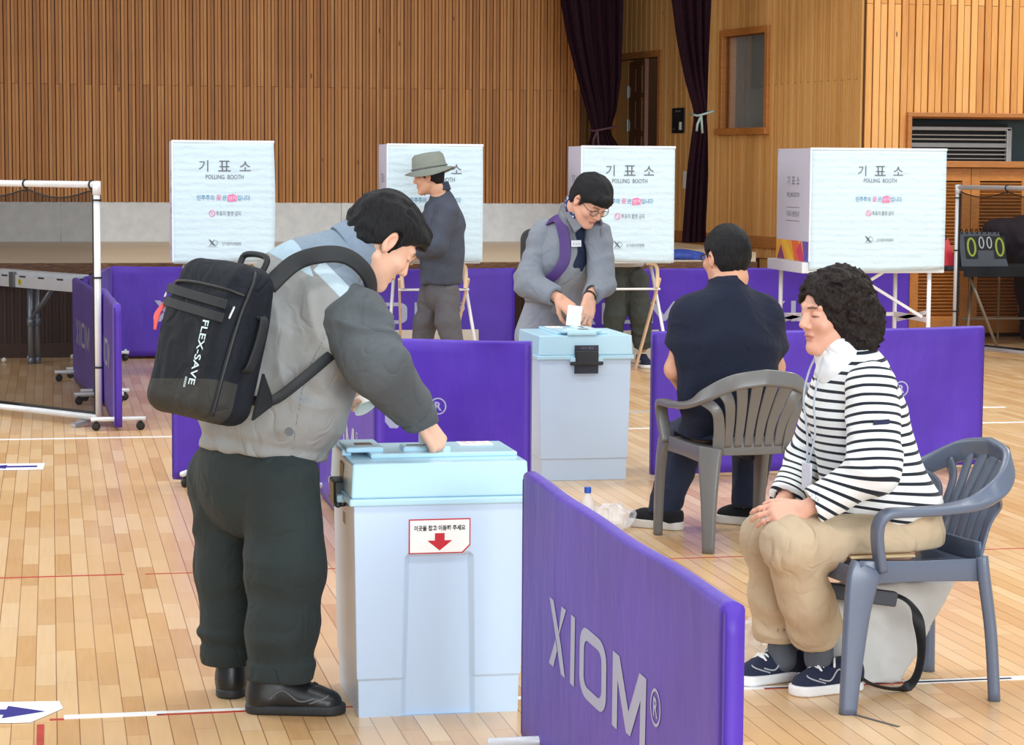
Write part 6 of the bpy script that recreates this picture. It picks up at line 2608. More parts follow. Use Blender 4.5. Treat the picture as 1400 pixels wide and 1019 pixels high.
# ================================================================== 3. man in glasses at the far ballot box
p3 = empty('person', V(2.72, 11.85, 0), 0, 'person with glasses and patterned neck scarf posting a ballot at the far ballot box', 'person', 'people in the polling hall')
F3 = unit((0.42, -0.90, 0))
R3 = unit((-0.90, -0.42, 0))
pe3, wa3, ch3, up3, nk3 = V(2.657, 11.950, 0.667), V(2.689, 11.880, 0.854), V(2.713, 11.800, 1.087), V(2.728, 11.750, 1.222), V(2.740, 11.700, 1.321)
fh3 = unit((0.30, -0.62, -0.62))
uh3 = unit(np.cross(np.cross(fh3, (0.25, -0.35, 0.9)), fh3))
hd3 = Head(V(2.779, 11.550, 1.393), np.array([np.cross(fh3, uh3), fh3, uh3]).T, 1.04)
sA, eA, wA = V(2.576, 11.820, 1.220), V(2.484, 11.720, 0.959), V(2.607, 11.520, 0.884)      # arm at the left of the picture (his right)
sB, eB, wB = V(2.851, 11.660, 1.209), V(2.859, 11.600, 0.963), V(2.756, 11.450, 0.895)
g3a = hand_prims(wA, unit((0.50, -0.35, -0.50)), unit((0.15, -0.8, 0.45)), -1, ((30, 50, 25), (35, 55, 28), (40, 58, 28), (45, 58, 30)), 1.05, thumb=(0.7, 0.45, -0.5), spread=0.5)
g3b = hand_prims(wB, unit((-0.22, -0.30, -0.80)), unit((0.30, -0.85, 0.35)), 1, ((25, 45, 25), (30, 50, 28), (34, 52, 28), (40, 55, 30)), 1.05, thumb=(0.75, 0.5, -0.45), spread=0.5)
h3a, k3a, a3a = V(2.611, 12.000, 0.608), V(2.609, 11.980, 0.308), V(2.616, 12.000, 0.060)
h3b, k3b, a3b = V(2.763, 11.980, 0.608), V(2.767, 11.950, 0.309), V(2.776, 11.980, 0.059)


def body3(p):
    d = hd3.field(p)
    d = smin(d, chain(p, [hd3.w(0, -0.03, -0.04), hd3.w(0, -0.05, -0.085), nk3, up3], [0.052, 0.054, 0.058, 0.07], 0.02), 0.02)
    d = smin(d, chain(p, [pe3, wa3, ch3, up3], [0.12, 0.11, 0.12, 0.09], 0.05, F3, [0.7] * 4), 0.03)
    for pts, rs in (((sA, eA, wA), (0.045, 0.040, 0.028)), ((sB, eB, wB), (0.045, 0.040, 0.028)), ((h3a, k3a, a3a), (0.07, 0.05, 0.035)), ((h3b, k3b, a3b), (0.07, 0.05, 0.035))):
        d = smin(d, limb(p, pts, rs), 0.02)
    return smin(smin(d, hand_field(p, g3a), 0.008), hand_field(p, g3b), 0.008)


sdf_obj('body', body3, *bounds([hd3.c, pe3, a3a, a3b, wA, wB, sA, eA, sB], 0.18), 0.0048, skin_mat, p3, color=lambda v: hd3.colour(v, (216, 164, 138)))
HL3 = [(0.12, 0.050), (0.085, 0.048), (0.055, 0.036), (0.030, 0.010), (0.012, -0.025), (-0.012, -0.02), (-0.03, -0.035), (-0.06, -0.070), (-0.13, -0.075)]
sdf_obj('hair', lambda p: hd3.hairfield(p, 0.020, HL3, 6.0, 0.006, fringe=0.010), hd3.c - 0.19, hd3.c + 0.19, 0.0048, hair_black.m, p3)


def glasses(hd, parent, rim, lens, w=0.021, hgt=0.016):
    b = MB()
    for s in (-1, 1):
        b.tube([hd.w(s * 0.033 + w * math.cos(a), 0.100 - 0.006 * abs(math.cos(a)), 0.004 + hgt * math.sin(a)) for a in np.linspace(0, 2 * math.pi, 21)[:-1]], 0.0018, 6, closed=True)
        b.tube(catmull([hd.w(s * 0.054, 0.096, 0.008), hd.w(s * 0.074, 0.070, 0.010), hd.w(s * 0.084, 0.01, 0.012), hd.w(s * 0.082, -0.02, -0.004)], 4), 0.0020, 6)
    b.tube([hd.w(-0.012, 0.101, 0.008), hd.w(0, 0.104, 0.011), hd.w(0.012, 0.101, 0.008)], 0.0018, 6)
    g = b.build('glasses', rim, parent, world=True, smooth=True)
    for s in (-1, 1):
        b = MB()
        n = 20
        b.add([hd.w(s * 0.033 + w * math.cos(2 * math.pi * k / n), 0.099 - 0.005 * abs(math.cos(2 * math.pi * k / n)), 0.004 + hgt * math.sin(2 * math.pi * k / n)) for k in range(n)], [tuple(range(n))])
        b.build('lens', lens, g, world=True)
    return g


lens_m = NT('lens_glass')
lens_m.base((0.55, 0.5, 0.42, 1), 0.05)
lens_m.b.inputs['Alpha'].default_value = 0.30
glasses(hd3, p3, mat('rim_brown', (58, 44, 40), 0.35), lens_m.m, 0.024, 0.018)

jk3 = mask_mat('jacket_grey_panels', (142, 146, 152), [('yoke', (116, 120, 128)), ('side', (122, 128, 138))])


def jkt3(p):
    d = chain(p, [pe3 + V(0, 0, 0.02), wa3, ch3, up3, nk3 + V(0, 0, -0.012)], [0.178, 0.175, 0.180, 0.120, 0.080], 0.05, F3, [0.84, 0.82, 0.76, 0.78, 0.9])
    d = smin(d, cone(p, sA + R3 * -0.03, sB + R3 * 0.03, 0.066, 0.066), 0.05)
    d = smax(d, -plane(p, V(2.483, 11.900, 0.862), (0.42, 0, 1)), 0.01)
    # open front: a notch down from the neck
    q = p - nk3
    x = q @ R3
    y = q @ F3
    z = q[:, 2]
    notch = np.maximum(np.abs(x + 0.01) - np.clip(0.055 + 0.22 * (z + 0.06), 0.004, 0.07), -y - 0.0)
    notch = np.maximum(notch, -z - 0.30)
    d = smax(d, -np.maximum(notch, 0.12 - y - 0.05 - 0.30 * np.clip(-z, 0, 0.3)) * 0.7, 0.008)
    return folds(p, d, (0.2, 0.1, 1), 5, 9, 0.009, 12.0)


def arms3(p):
    a = sleeve(p, [sA + V(0.02, 0, 0), eA, wA * 0.9 + eA * 0.1], [0.076, 0.068, 0.052], 0.045)
    b = sleeve(p, [sB, eB, wB * 0.85 + eB * 0.15], [0.072, 0.065, 0.050], 0.045)
    a = folds(p, a, eA - sA, 6, 16, 0.009, 14.0)
    b = folds(p, b, eB - sB, 6, 16, 0.009, 15.0)
    return np.minimum(a, b)


j3 = sdf_obj('jacket', jkt3, *bounds([pe3, nk3, ch3, sA, sB], 0.22), 0.007, jk3, p3, attr={'yoke': lambda v: (v - ch3)[:, 2] - 0.055, 'side': lambda v: np.abs((v - ch3) @ R3) - 0.12})
sdf_obj('sleeves', arms3, *bounds([sA, eA, wA, sB, eB, wB], 0.12), 0.0065, cloth('jacket_sleeve_blue_grey', (124, 130, 140)), j3)
nav = cloth('undershirt_navy', (40, 48, 72))
sdf_obj('undershirt', lambda p: chain(p, [wa3, ch3 + F3 * 0.015, up3 + F3 * 0.01, nk3], [0.120, 0.158, 0.095, 0.055], 0.04, F3, [0.84, 0.80, 0.80, 0.9]), *bounds([wa3, nk3], 0.2), 0.009, nav, p3)
# jacket collar flaps and front zip edge
b = MB()
for s in (-1, 1):
    pts = [nk3 + R3 * (s * 0.075) + F3 * -0.04 + V(0, 0, 0.035), nk3 + R3 * (s * 0.080) + F3 * 0.05 + V(0, 0, 0.01), nk3 + R3 * (s * 0.070) + F3 * 0.125 + V(0, 0, -0.07)]
    b.sweep(catmull(pts, 5), [R3 * s + F3 * 0.5] * 11, [0.055 + 0.03 * k / 10 for k in range(11)], [0.010] * 11, n=3)
b.sweep([nk3 + 0.078 * (R3 * math.sin(a) + F3 * math.cos(a)) + V(0, 0, 0.03) for a in np.linspace(1.5, 2 * math.pi - 1.5, 14)], [R3 * math.sin(a) + F3 * math.cos(a) for a in np.linspace(1.5, 2 * math.pi - 1.5, 14)], [0.055] * 14, [0.01] * 14, n=3)
b.build('collar', cloth('jacket_collar_grey', (120, 124, 132)), j3, world=True, smooth=True)
scarf = NT('scarf_patterned_navy')
vo = scarf.n('ShaderNodeTexVoronoi')
scarf.put(vo.inputs['Vector'], scarf.coord((60, 60, 60)))
vo.inputs['Scale'].default_value = 1.0
scarf.base(scarf.ramp(vo.outputs['Distance'], [(0.25, lin((206, 208, 214))), (0.40, lin((46, 66, 120))), (0.8, lin((30, 44, 88)))]), 0.8)


def scf(p):
    c = nk3 + V(0.014, -0.03, 0.030)
    q = p - c
    r = np.hypot(q[:, 0], q[:, 1] * 0.9)
    ang = np.arctan2(q @ R3, q @ F3)
    zz = q[:, 2] + 0.35 * (q @ F3)
    d = np.hypot(r - 0.066 - 0.01 * np.cos(ang), zz * 0.42) - 0.020
    return folds(p, d, (0.2, 0.1, 1), 8, 30, 0.005, 2.0)


sdf_obj('neck_scarf', scf, nk3 - 0.15, nk3 + 0.15, 0.0048, scarf.m, p3)
b = MB()
ntq = V(2.596, 11.500, 1.210)
bf = flat(ch3 + F3 * 0.150 + R3 * 0.056 + V(0, 0, 0.080), -R3, (0, 0.12, 1), F3)
b.prism([(-0.033, -0.017), (0.033, -0.017), (0.033, 0.017), (-0.033, 0.017)], bf, 0.003)
nt_ = b.build('name_tag', mat('tag_white', (240, 242, 246), 0.5), p3, world=True)
b = MB()
bf = flat(ch3 + F3 * 0.1535 + R3 * 0.056 + V(0, 0, 0.080), -R3, (0, 0.12, 1), F3)
letter(b, 'ㅇ ㅇ ㅇ', bf, 0, -0.003, w=0.044, h=0.009)
b.build('lettering', ink_black, nt_, world=True)
tr3 = cloth('trousers_blue_grey', (140, 146, 158), 0.75)


def trs3(p):
    d = chain(p, [wa3 + V(0, 0, 0.03), pe3 + V(-0.02, 0, -0.02)], [0.166, 0.184], 0.03, F3, [0.85, 0.85])
    for i, (h, k_, a) in enumerate(((h3a, k3a, a3a), (h3b, k3b, a3b))):
        l = sleeve(p, [h, k_, a], [0.105, 0.092, 0.080], 0.04)
        d = smin(d, folds(p, l, (0, 0, 1), 7, 11, 0.009, 3.0 + i), 0.02)
    return d


sdf_obj('trousers', trs3, *bounds([pe3, h3a, a3a, h3b, a3b], 0.2), 0.009, tr3, p3)
for a in (a3a, a3b):
    hl = V(a[0] - 0.02, a[1] + 0.08, 0)
    shoe(p3, hl, hl + F3 * 0.27, 0.09, leather, sole_blk, 1.0, 0.026, h=0.008)
# wristwatch
b = MB()
wq = wB * 0.93 + eB * 0.07
ax = unit(wB - eB)
e1_ = unit(np.cross(ax, (0, 0, 1)))
e2_ = np.cross(ax, e1_)
b.tube([wq + 0.031 * (e1_ * math.cos(a) + e2_ * math.sin(a)) + ax * 0.012 for a in np.linspace(0, 2 * math.pi, 19)[:-1]], 0.006, 6, closed=True)
b.build('wristwatch', mat('watch_dark', (46, 42, 40), 0.35, 0.3), p3, world=True, smooth=True)

# his backpack
b3 = empty('backpack', ch3 - F3 * 0.24, 0, 'black backpack with purple straps worn by the man in glasses', 'backpack', 'backpacks')
bcen = ch3 - F3 * 0.205 + V(0.02, 0, -0.035)
RB3 = np.array([R3, F3, [0, 0, 1]]).T
sdf_obj('pack_body', lambda p: rbox(p, bcen, (0.150, 0.085, 0.185), 0.06, RB3), *bounds([bcen], 0.33), 0.010, bag_black.m, b3)
pst = mat('strap_purple', (72, 46, 112), 0.6, bump=0.2, bscale=300, bdist=0.001)
for s in (-1, 1):
    pts = catmull([ch3 - F3 * 0.15 + R3 * (s * 0.10) + V(0, 0, 0.12), up3 + R3 * (s * 0.105) - F3 * 0.05 + V(0, 0, 0.064), up3 + R3 * (s * 0.108) + F3 * 0.03 + V(0, 0, 0.066), ch3 + R3 * (s * 0.114) + F3 * 0.128 + V(0, 0, 0.09),
                   ch3 + R3 * (s * 0.128) + F3 * 0.143 + V(0, 0, -0.01), ch3 + R3 * (s * 0.170) + F3 * 0.105 + V(0, 0, -0.09), ch3 + R3 * (s * 0.195) + F3 * 0.03 + V(0, 0, -0.14)], 6)
    b = MB()
    n = len(pts)
    b.sweep(pts, [unit(q - (ch3 * 0.4 + up3 * 0.6)) for q in pts], [0.058] * n, [0.010] * n, n=3)
    b.build('shoulder_strap', pst, b3, world=True, smooth=True)
b = MB()
b.tube(catmull([bcen + R3 * 0.05 + V(0, 0, 0.17), bcen + R3 * 0.05 + V(0, 0, 0.22), bcen - R3 * 0.05 + V(0, 0, 0.22), bcen - R3 * 0.05 + V(0, 0, 0.17)], 5), 0.009, 8)
b.build('grab_loop', strap_m, b3, world=True, smooth=True)
# ballot he is posting
bl = empty('ballot_paper', V(2.635, 11.280, 0.777), 0, 'folded white ballot paper held over the slot of the far ballot box', 'paper', 'ballot papers')
b = MB()
q0 = V(2.644, 11.320, 0.782)
Rb = rotz(0.15) @ np.array([[math.cos(0.12), 0, math.sin(0.12)], [0, 1, 0], [-math.sin(0.12), 0, math.cos(0.12)]])
b.box(V(q0[0], q0[1], 0.805), (0.080, 0.003, 0.105), Rb)
b.box(V(q0[0] + 0.003, q0[1] + 0.006, 0.803), (0.072, 0.002, 0.100), Rb @ rotz(0.08))
b.build('paper', paper, bl, world=True)

# ================================================================== 4. voter behind the third booth
p4 = empty('person', V(4.42, 17.2, 0), 0, 'person in dark trousers and striped trainers standing behind the centre polling booth', 'person', 'people in the polling hall')
F4 = V(0, -1.0, 0)
pe4, ch4, nk4 = V(4.40, 17.17, 0.88), V(4.39, 17.15, 1.28), V(4.38, 17.13, 1.45)
hd4 = Head(V(4.38, 17.10, 1.56), frame((0.0, -0.85, -0.35)), 0.95)
s4a, e4a, w4a = V(4.20, 17.14, 1.36), V(4.18, 17.10, 1.10), V(4.30, 16.93, 1.02)
s4b, e4b, w4b = V(4.57, 17.14, 1.36), V(4.58, 17.10, 1.10), V(4.47, 16.93, 1.02)
h4a, k4a, a4a = V(4.362, 17.170, 0.694), V(4.336, 17.150, 0.419), V(4.345, 17.220, 0.102)
h4b, k4b, a4b = V(4.505, 17.150, 0.695), V(4.530, 17.120, 0.420), V(4.570, 17.170, 0.150)
g4a = hand_prims(w4a, (0.3, -0.9, 0), (0, 0, 1), 1, ((30, 40, 25),) * 4)
g4b = hand_prims(w4b, (-0.3, -0.9, 0), (0, 0, 1), -1, ((30, 40, 25),) * 4)


def body4(p):
    d = hd4.field(p)
    d = smin(d, chain(p, [hd4.w(0, -0.03, -0.05), nk4, ch4], [0.05, 0.055, 0.10], 0.02), 0.02)
    d = smin(d, chain(p, [pe4, ch4], [0.14, 0.15], 0.05, F4, [0.7, 0.7]), 0.03)
    for pts, rs in (((s4a, e4a, w4a), (0.045, 0.038, 0.026)), ((s4b, e4b, w4b), (0.045, 0.038, 0.026)), ((h4a, k4a, a4a), (0.07, 0.05, 0.035)), ((h4b, k4b, a4b), (0.07, 0.05, 0.035))):
        d = smin(d, limb(p, pts, rs), 0.02)
    return smin(smin(d, hand_field(p, g4a), 0.01), hand_field(p, g4b), 0.01)


sdf_obj('body', body4, *bounds([hd4.c, pe4, a4a, a4b, s4a, s4b], 0.2), 0.009, skin_mat, p4, color=lambda v: hd4.colour(v, SK2))
sdf_obj('hair', lambda p: hd4.hairfield(p, 0.012, HL3, 6.0, 0.004), hd4.c - 0.17, hd4.c + 0.17, 0.009, hair_black.m, p4)
sdf_obj('jacket', lambda p: np.maximum(smin(smin(chain(p, [pe4 + V(0, 0, -0.02), ch4, nk4 + V(0, 0, -0.04)], [0.178, 0.19, 0.08], 0.05, F4, [0.8, 0.75, 0.9]), sleeve(p, [s4a, e4a, w4a * 0.85 + e4a * 0.15], [0.08, 0.066, 0.05]), 0.03), sleeve(p, [s4b, e4b, w4b * 0.85 + e4b * 0.15], [0.08, 0.066, 0.05]), 0.03), pe4[2] - 0.085 - p[:, 2]),
        *bounds([pe4, nk4, s4a, s4b, w4a, w4b], 0.2), 0.010, cloth('jacket_pale_grey', (186, 192, 198)), p4)


def trs4(p):
    d = chain(p, [pe4 + V(0, 0, 0.04), pe4 + V(0, 0, 0.0)], [0.150, 0.152], 0.03, F4, [0.8, 0.8])
    for i, (h, k_, a) in enumerate(((h4a, k4a, a4a), (h4b, k4b, a4b))):
        l = sleeve(p, [h, k_, a], [0.094, 0.082, 0.074], 0.04)
        l = folds(p, l, (0, 0, 1), 7, 12, 0.010, 3.0 + i)
        d = smin(d, l, 0.014)
    return d


sdf_obj('trousers', trs4, *bounds([pe4, h4a, a4a, h4b, a4b], 0.2), 0.009, cloth('trousers_dark_olive', (66, 72, 68), 0.75), p4)
navy_shoe = cloth('shoe_navy', (38, 44, 66), 0.8)
white_sole = mat('sole_white', (232, 232, 230), 0.5)
for a, tx in ((a4a, -0.03), (a4b, 0.0)):
    hl = V(a[0], a[1] + 0.09, 0)
    o = shoe(p4, hl, hl + V(tx, -0.27, 0), 0.10, navy_shoe, white_sole, 1.0, 0.03, h=0.007)
    b = MB()
    for k, yy in enumerate((0.10, 0.15)):
        b.sweep([hl + V(0.045 * math.sin(t), -yy - 0.01, 0.045 + 0.045 * math.cos(t) - 0.012 * k) for t in np.linspace(-1.4, 1.4, 9)], [V(math.sin(t), 0, math.cos(t)) for t in np.linspace(-1.4, 1.4, 9)], [0.022] * 9, [0.006] * 9, n=2)
    b.build('white_band', white_sole, o, world=True)

# ================================================================== 5. seated man in navy, back to the camera
p5 = empty('person', V(2.80, 9.12, 0), 0, 'person in a navy short-sleeved shirt seated with back to the camera', 'person', 'people in the polling hall')
F5 = unit((-0.16, 0.985, 0))
R5 = unit((0.985, 0.16, 0))
pe5, wa5, ch5, up5, nk5 = V(2.801, 9.060, 0.480), V(2.783, 9.050, 0.636), V(2.773, 9.060, 0.860), V(2.777, 9.080, 0.995), V(2.785, 9.100, 1.070)
fh5 = unit((-0.33, 0.93, -0.10))
hd5 = Head(V(2.789, 9.140, 1.195), frame(fh5), 1.03)
s5l, e5l, w5l = V(2.625, 9.060, 0.948), V(2.566, 9.100, 0.727), V(2.715, 9.340, 0.554)
s5r, e5r, w5r = V(2.944, 9.120, 0.941), V(3.023, 9.180, 0.724), V(2.998, 9.400, 0.534)
h5l, k5l, a5l = V(2.711, 9.100, 0.461), V(2.730, 9.500, 0.382), V(2.602, 9.420, 0.072)
h5r, k5r, a5r = V(2.930, 9.160, 0.444), V(3.055, 9.550, 0.363), V(3.004, 9.460, 0.089)
g5l = hand_prims(w5l, unit((0.25, 0.6, -0.5)), (-0.4, 0.3, 0.8), 1, ((30, 40, 25),) * 4)
g5r = hand_prims(w5r, unit((-0.35, 0.6, -0.45)), (0.4, 0.3, 0.8), -1, ((30, 40, 25),) * 4)


def body5(p):
    d = hd5.field(p)
    d = smin(d, chain(p, [hd5.w(0, -0.03, -0.04), hd5.w(0, -0.035, -0.085), nk5, up5], [0.060, 0.066, 0.068, 0.07], 0.02), 0.02)
    d = smin(d, chain(p, [pe5 + V(0, 0, 0.05), wa5, ch5, up5], [0.10, 0.13, 0.15, 0.10], 0.05, F5, [0.7] * 4), 0.03)
    for pts, rs in (((s5l, e5l, w5l), (0.055, 0.046, 0.030)), ((s5r, e5r, w5r), (0.055, 0.046, 0.030)), ((h5l, k5l, a5l), (0.075, 0.055, 0.04)), ((h5r, k5r, a5r), (0.075, 0.055, 0.04))):
        d = smin(d, limb(p, pts, rs), 0.02)
    return smin(smin(d, hand_field(p, g5l), 0.01), hand_field(p, g5r), 0.01)


sdf_obj('body', body5, *bounds([hd5.c, pe5, a5l, a5r, k5l, k5r, e5l, e5r], 0.18), 0.0048, skin_mat, p5, color=lambda v: hd5.colour(v, (210, 158, 130)))
HL5 = [(0.11, 0.066), (0.085, 0.064), (0.055, 0.046), (0.030, 0.012), (0.012, -0.028), (-0.012, -0.018), (-0.03, -0.03), (-0.06, -0.092), (-0.13, -0.098)]
sdf_obj('hair', lambda p: hd5.hairfield(p, 0.012, HL5, 9.0, 0.004), hd5.c - 0.18, hd5.c + 0.18, 0.0045, hair_black.m, p5)
glasses(hd5, p5, mat('rim_black', (24, 24, 26), 0.35), lens_m.m)
pol = cloth('polo_navy', (26, 32, 50), 0.9, bump=0.15, sheen=0.03, wrinkle=0.35)


def polo(p):
    d = chain(p, [pe5 + V(0, 0, 0.02), wa5, ch5 + V(0, 0, -0.03), up5 + V(0, 0, -0.01), nk5 + V(0, 0, -0.008)], [0.195, 0.205, 0.214, 0.120, 0.072], 0.05, F5, [0.74, 0.68, 0.66, 0.8, 0.95])
    d = smin(d, cone(p, s5l + R5 * 0.03, s5r - R5 * 0.03, 0.076, 0.076), 0.06)
    d = smax(d, -plane(p, pe5 + V(0, 0, -0.03), (0, 0, 1)), 0.01)
    a = sleeve(p, [up5 * 0.2 + s5l * 0.8, s5l, s5l * 0.40 + e5l * 0.60], [0.075, 0.082, 0.080], 0.04)
    b = sleeve(p, [up5 * 0.2 + s5r * 0.8, s5r, s5r * 0.40 + e5r * 0.60], [0.075, 0.082, 0.080], 0.04)
    d = smin(smin(d, a, 0.06), b, 0.06)
    d = d - 0.010 * np.maximum(0, vnoise(np.stack([p[:, 0] * 3 + p[:, 2] * 6, p[:, 1] * 4, p[:, 2] * 14 - p[:, 0] * 5], 1))) * np.clip((ch5[2] + 0.06 - p[:, 2]) / 0.15, 0, 1)
    return folds(p, d, (0.3, 0.1, 1), 4, 7, 0.005, 21.0)


j5 = sdf_obj('polo_shirt', polo, *bounds([pe5, nk5, s5l, s5r, e5l, e5r], 0.2), 0.0065, pol, p5)
b = MB()
cc = nk5 + V(0, 0, 0.014)
ring = [cc + 0.076 * (R5 * math.sin(a) + F5 * math.cos(a)) + V(0, 0, -0.018 * math.cos(a)) for a in np.linspace(0.4, 2 * math.pi - 0.4, 26)]
b.sweep(ring, [unit(q - cc) for q in ring], [0.046] * 26, [0.009] * 26, n=3)
co5 = b.build('collar', cloth('polo_collar', (30, 36, 54)), j5, world=True, smooth=True)
b = MB()
ring = [cc + 0.079 * (R5 * math.sin(a) + F5 * math.cos(a)) + V(0, 0, -0.026 - 0.018 * math.cos(a)) for a in np.linspace(2.6, 5.2, 14)]
b.tube(ring, 0.0028, 6)
b.build('collar_stripe', mat('stripe_pale', (200, 210, 220), 0.7), co5, world=True)
jean = cloth('jeans_dark_blue', (38, 46, 66), 0.8)


def jeans5(p):
    d = chain(p, [pe5 + V(0, 0, 0.05), pe5 + V(0, 0, -0.02)], [0.185, 0.192], 0.03, F5, [0.8, 0.8])
    for i, (h, k_, a) in enumerate(((h5l, k5l, a5l), (h5r, k5r, a5r))):
        l = sleeve(p, [h, k_, a + V(0, 0, -0.02)], [0.108, 0.088, 0.064], 0.035)
        d = smin(d, folds(p, l, (0, 0.5, 1), 7, 13, 0.008, 3.0 + i), 0.02)
    # flattened where he sits
    return np.where(p[:, 1] < 9.335, smax(d, 0.438 - p[:, 2] - 10 * np.clip(p[:, 1] - 9.305, 0, 1), 0.01), d)


sdf_obj('jeans', jeans5, *bounds([pe5, k5l, k5r, a5l, a5r], 0.22), 0.0068, jean, p5)
knit = cloth('shoe_knit_black', (30, 32, 36), 0.85)
sole_off = mat('sole_offwhite', (214, 212, 206), 0.5)
shoe(p5, V(2.675, 9.345, 0), V(2.475, 9.530, 0), 0.085, knit, sole_off, 1.0, 0.040, h=0.0055)
shoe(p5, V(3.09, 9.385, 0), V(2.885, 9.560, 0), 0.085, knit, sole_off, 1.0, 0.040, h=0.0055)

# ================================================================== 6. seated woman in the striped top
p6 = empty('person', V(2.40, 6.33, 0), 0, 'person in a black and white striped top seated side-on, hands clasped on khaki trousers', 'person', 'people in the polling hall')
F6 = unit((-0.985, -0.17, 0))
R6 = unit((-0.17, 0.985, 0))
pe6, wa6, ch6, up6, nk6 = V(2.458, 6.360, 0.523), V(2.398, 6.360, 0.676), V(2.361, 6.370, 0.852), V(2.350, 6.370, 0.951), V(2.323, 6.370, 1.028)
fh6 = unit((-0.90, -0.20, -0.10))
hd6 = Head(V(2.277, 6.370, 1.142), frame(fh6), 0.98, female=True)
s6n, e6n, w6n = V(2.342, 6.200, 0.931), V(2.330, 6.130, 0.708), V(2.142, 6.210, 0.576)
s6f, e6f, w6f = V(2.347, 6.540, 0.890), V(2.290, 6.600, 0.658), V(2.138, 6.400, 0.565)
h6n, k6n, a6n = V(2.444, 6.260, 0.465), V(2.107, 6.220, 0.480), V(2.247, 6.360, 0.151)
h6f, k6f, a6f = V(2.493, 6.460, 0.457), V(2.109, 6.420, 0.463), V(2.179, 6.500, 0.124)
g6n = hand_prims(w6n, unit((-0.86, 0.15, -0.12)), unit((-0.05, -0.85, 0.50)), -1, ((18, 30, 20), (22, 34, 22), (26, 36, 22), (30, 36, 22)), 0.93, thumb=(0.8, 0.45, -0.25), spread=0.5)
g6f = hand_prims(w6f, unit((-0.45, -0.30, -0.45)), unit((-0.45, 0.35, 0.75)), 1, ((30, 45, 30), (32, 46, 30), (34, 46, 30), (36, 46, 30)), 0.93, thumb=(0.8, 0.4, -0.3), spread=0.4)


def body6(p):
    d = hd6.field(p)
    d = smin(d, chain(p, [hd6.w(0, -0.03, -0.04), hd6.w(0, -0.04, -0.09), nk6, up6], [0.047, 0.046, 0.050, 0.06], 0.02), 0.02)
    d = smin(d, chain(p, [pe6 + V(0, 0, 0.05), wa6, ch6, up6], [0.09, 0.11, 0.12, 0.08], 0.05, F6, [0.75] * 4), 0.03)
    for pts, rs in (((s6n, e6n, w6n), (0.042, 0.036, 0.025)), ((s6f, e6f, w6f), (0.042, 0.036, 0.025)), ((h6n, k6n, a6n), (0.07, 0.05, 0.035)), ((h6f, k6f, a6f), (0.07, 0.05, 0.035))):
        d = smin(d, limb(p, pts, rs), 0.02)
    return smin(smin(d, hand_field(p, g6n), 0.008), hand_field(p, g6f), 0.008)


sdf_obj('body', body6, *bounds([hd6.c, pe6, a6n, a6f, k6n, k6f, e6n, e6f], 0.18), 0.0038, skin_mat, p6, color=lambda v: hd6.colour(v, (218, 166, 142)))


def hair6(p):
    q = hd6.loc(p)
    d = ell(q, (0, -0.022, 0.040), (0.108, 0.118, 0.105))
    m = np.stack([np.abs(q[:, 0]), q[:, 1], q[:, 2]], 1)
    d = smin(d, ell(m, (0.066, -0.055, -0.050), (0.050, 0.068, 0.085)), 0.04)
    d = smin(d, ell(q, (0, -0.095, -0.035), (0.085, 0.055, 0.095)), 0.04)
    d = d - 0.010 * vnoise(q * 34 + 2 + 1.8 * vnoise(q * 18)[:, None]) - 0.008 * vnoise(q * 85 + 5 + 1.8 * vnoise(q * 45)[:, None])
    # open round the face
    face = ell(q, (0, 0.10, -0.035), (0.072, 0.075, 0.105))
    d = smax(d, -face, 0.012)
    d = smax(d, 0.01 - ell(q, (0, 0.0, -0.16), (0.05, 0.07, 0.07)), 0.01)
    return d * hd6.s


sdf_obj('hair', hair6, hd6.c - 0.22, hd6.c + 0.22, 0.0042, hair_brown.m, p6)

stripe = NT('striped_knit')
sa = stripe.n('ShaderNodeAttribute', attribute_name='stripe')
fr = stripe.math('FRACT', sa.outputs['Fac'])
band = stripe.math('LESS_THAN', fr, 0.33)
stripe.base(stripe.mix(band, lin((232, 236, 236)), lin((34, 40, 50))), 0.85, 0, 0.2, 0.1)
stripe.bump(stripe.noise(stripe.coord(), 380.0, 3.0), 0.25, 0.001)
PER = 0.0270


def tor6(p):
    d = chain(p, [pe6 + V(0.01, 0, 0.005), wa6, ch6, up6, nk6 + V(0, 0, -0.03)], [0.172, 0.158, 0.160, 0.100, 0.062], 0.05, F6, [0.88, 0.84, 0.80, 0.80, 0.9])
    d = smin(d, cone(p, s6n + R6 * 0.02, s6f - R6 * 0.02, 0.062, 0.062), 0.05)
    d = smax(d, -plane(p, pe6 + V(0, 0, 0.015), (-0.25, 0, 1)), 0.008)
    d = smax(d, ell(p, nk6 + V(0, 0, 0.035), (0.06, 0.065, 0.05)) * -1, 0.008)
    rr_ = np.clip((wa6[2] + 0.03 - p[:, 2]) / 0.12, 0, 1)
    d = d - 0.016 * rr_ * vnoise(np.stack([p[:, 0] * 9, p[:, 1] * 6, p[:, 2] * 17 + p[:, 0] * 6], 1))
    return folds(p, d, (0.4, 0.1, 1), 4, 8, 0.006, 31.0)


def armN(p):
    l = sleeve(p, [s6n, e6n, w6n * 0.86 + e6n * 0.14], [0.078, 0.070, 0.053], 0.045)
    return folds(p, l, e6n - s6n, 6, 14, 0.007, 33.0)


def armF(p):
    l = sleeve(p, [s6f, e6f, w6f * 0.86 + e6f * 0.14], [0.076, 0.066, 0.050], 0.045)
    return folds(p, l, e6f - s6f, 6, 14, 0.006, 34.0)


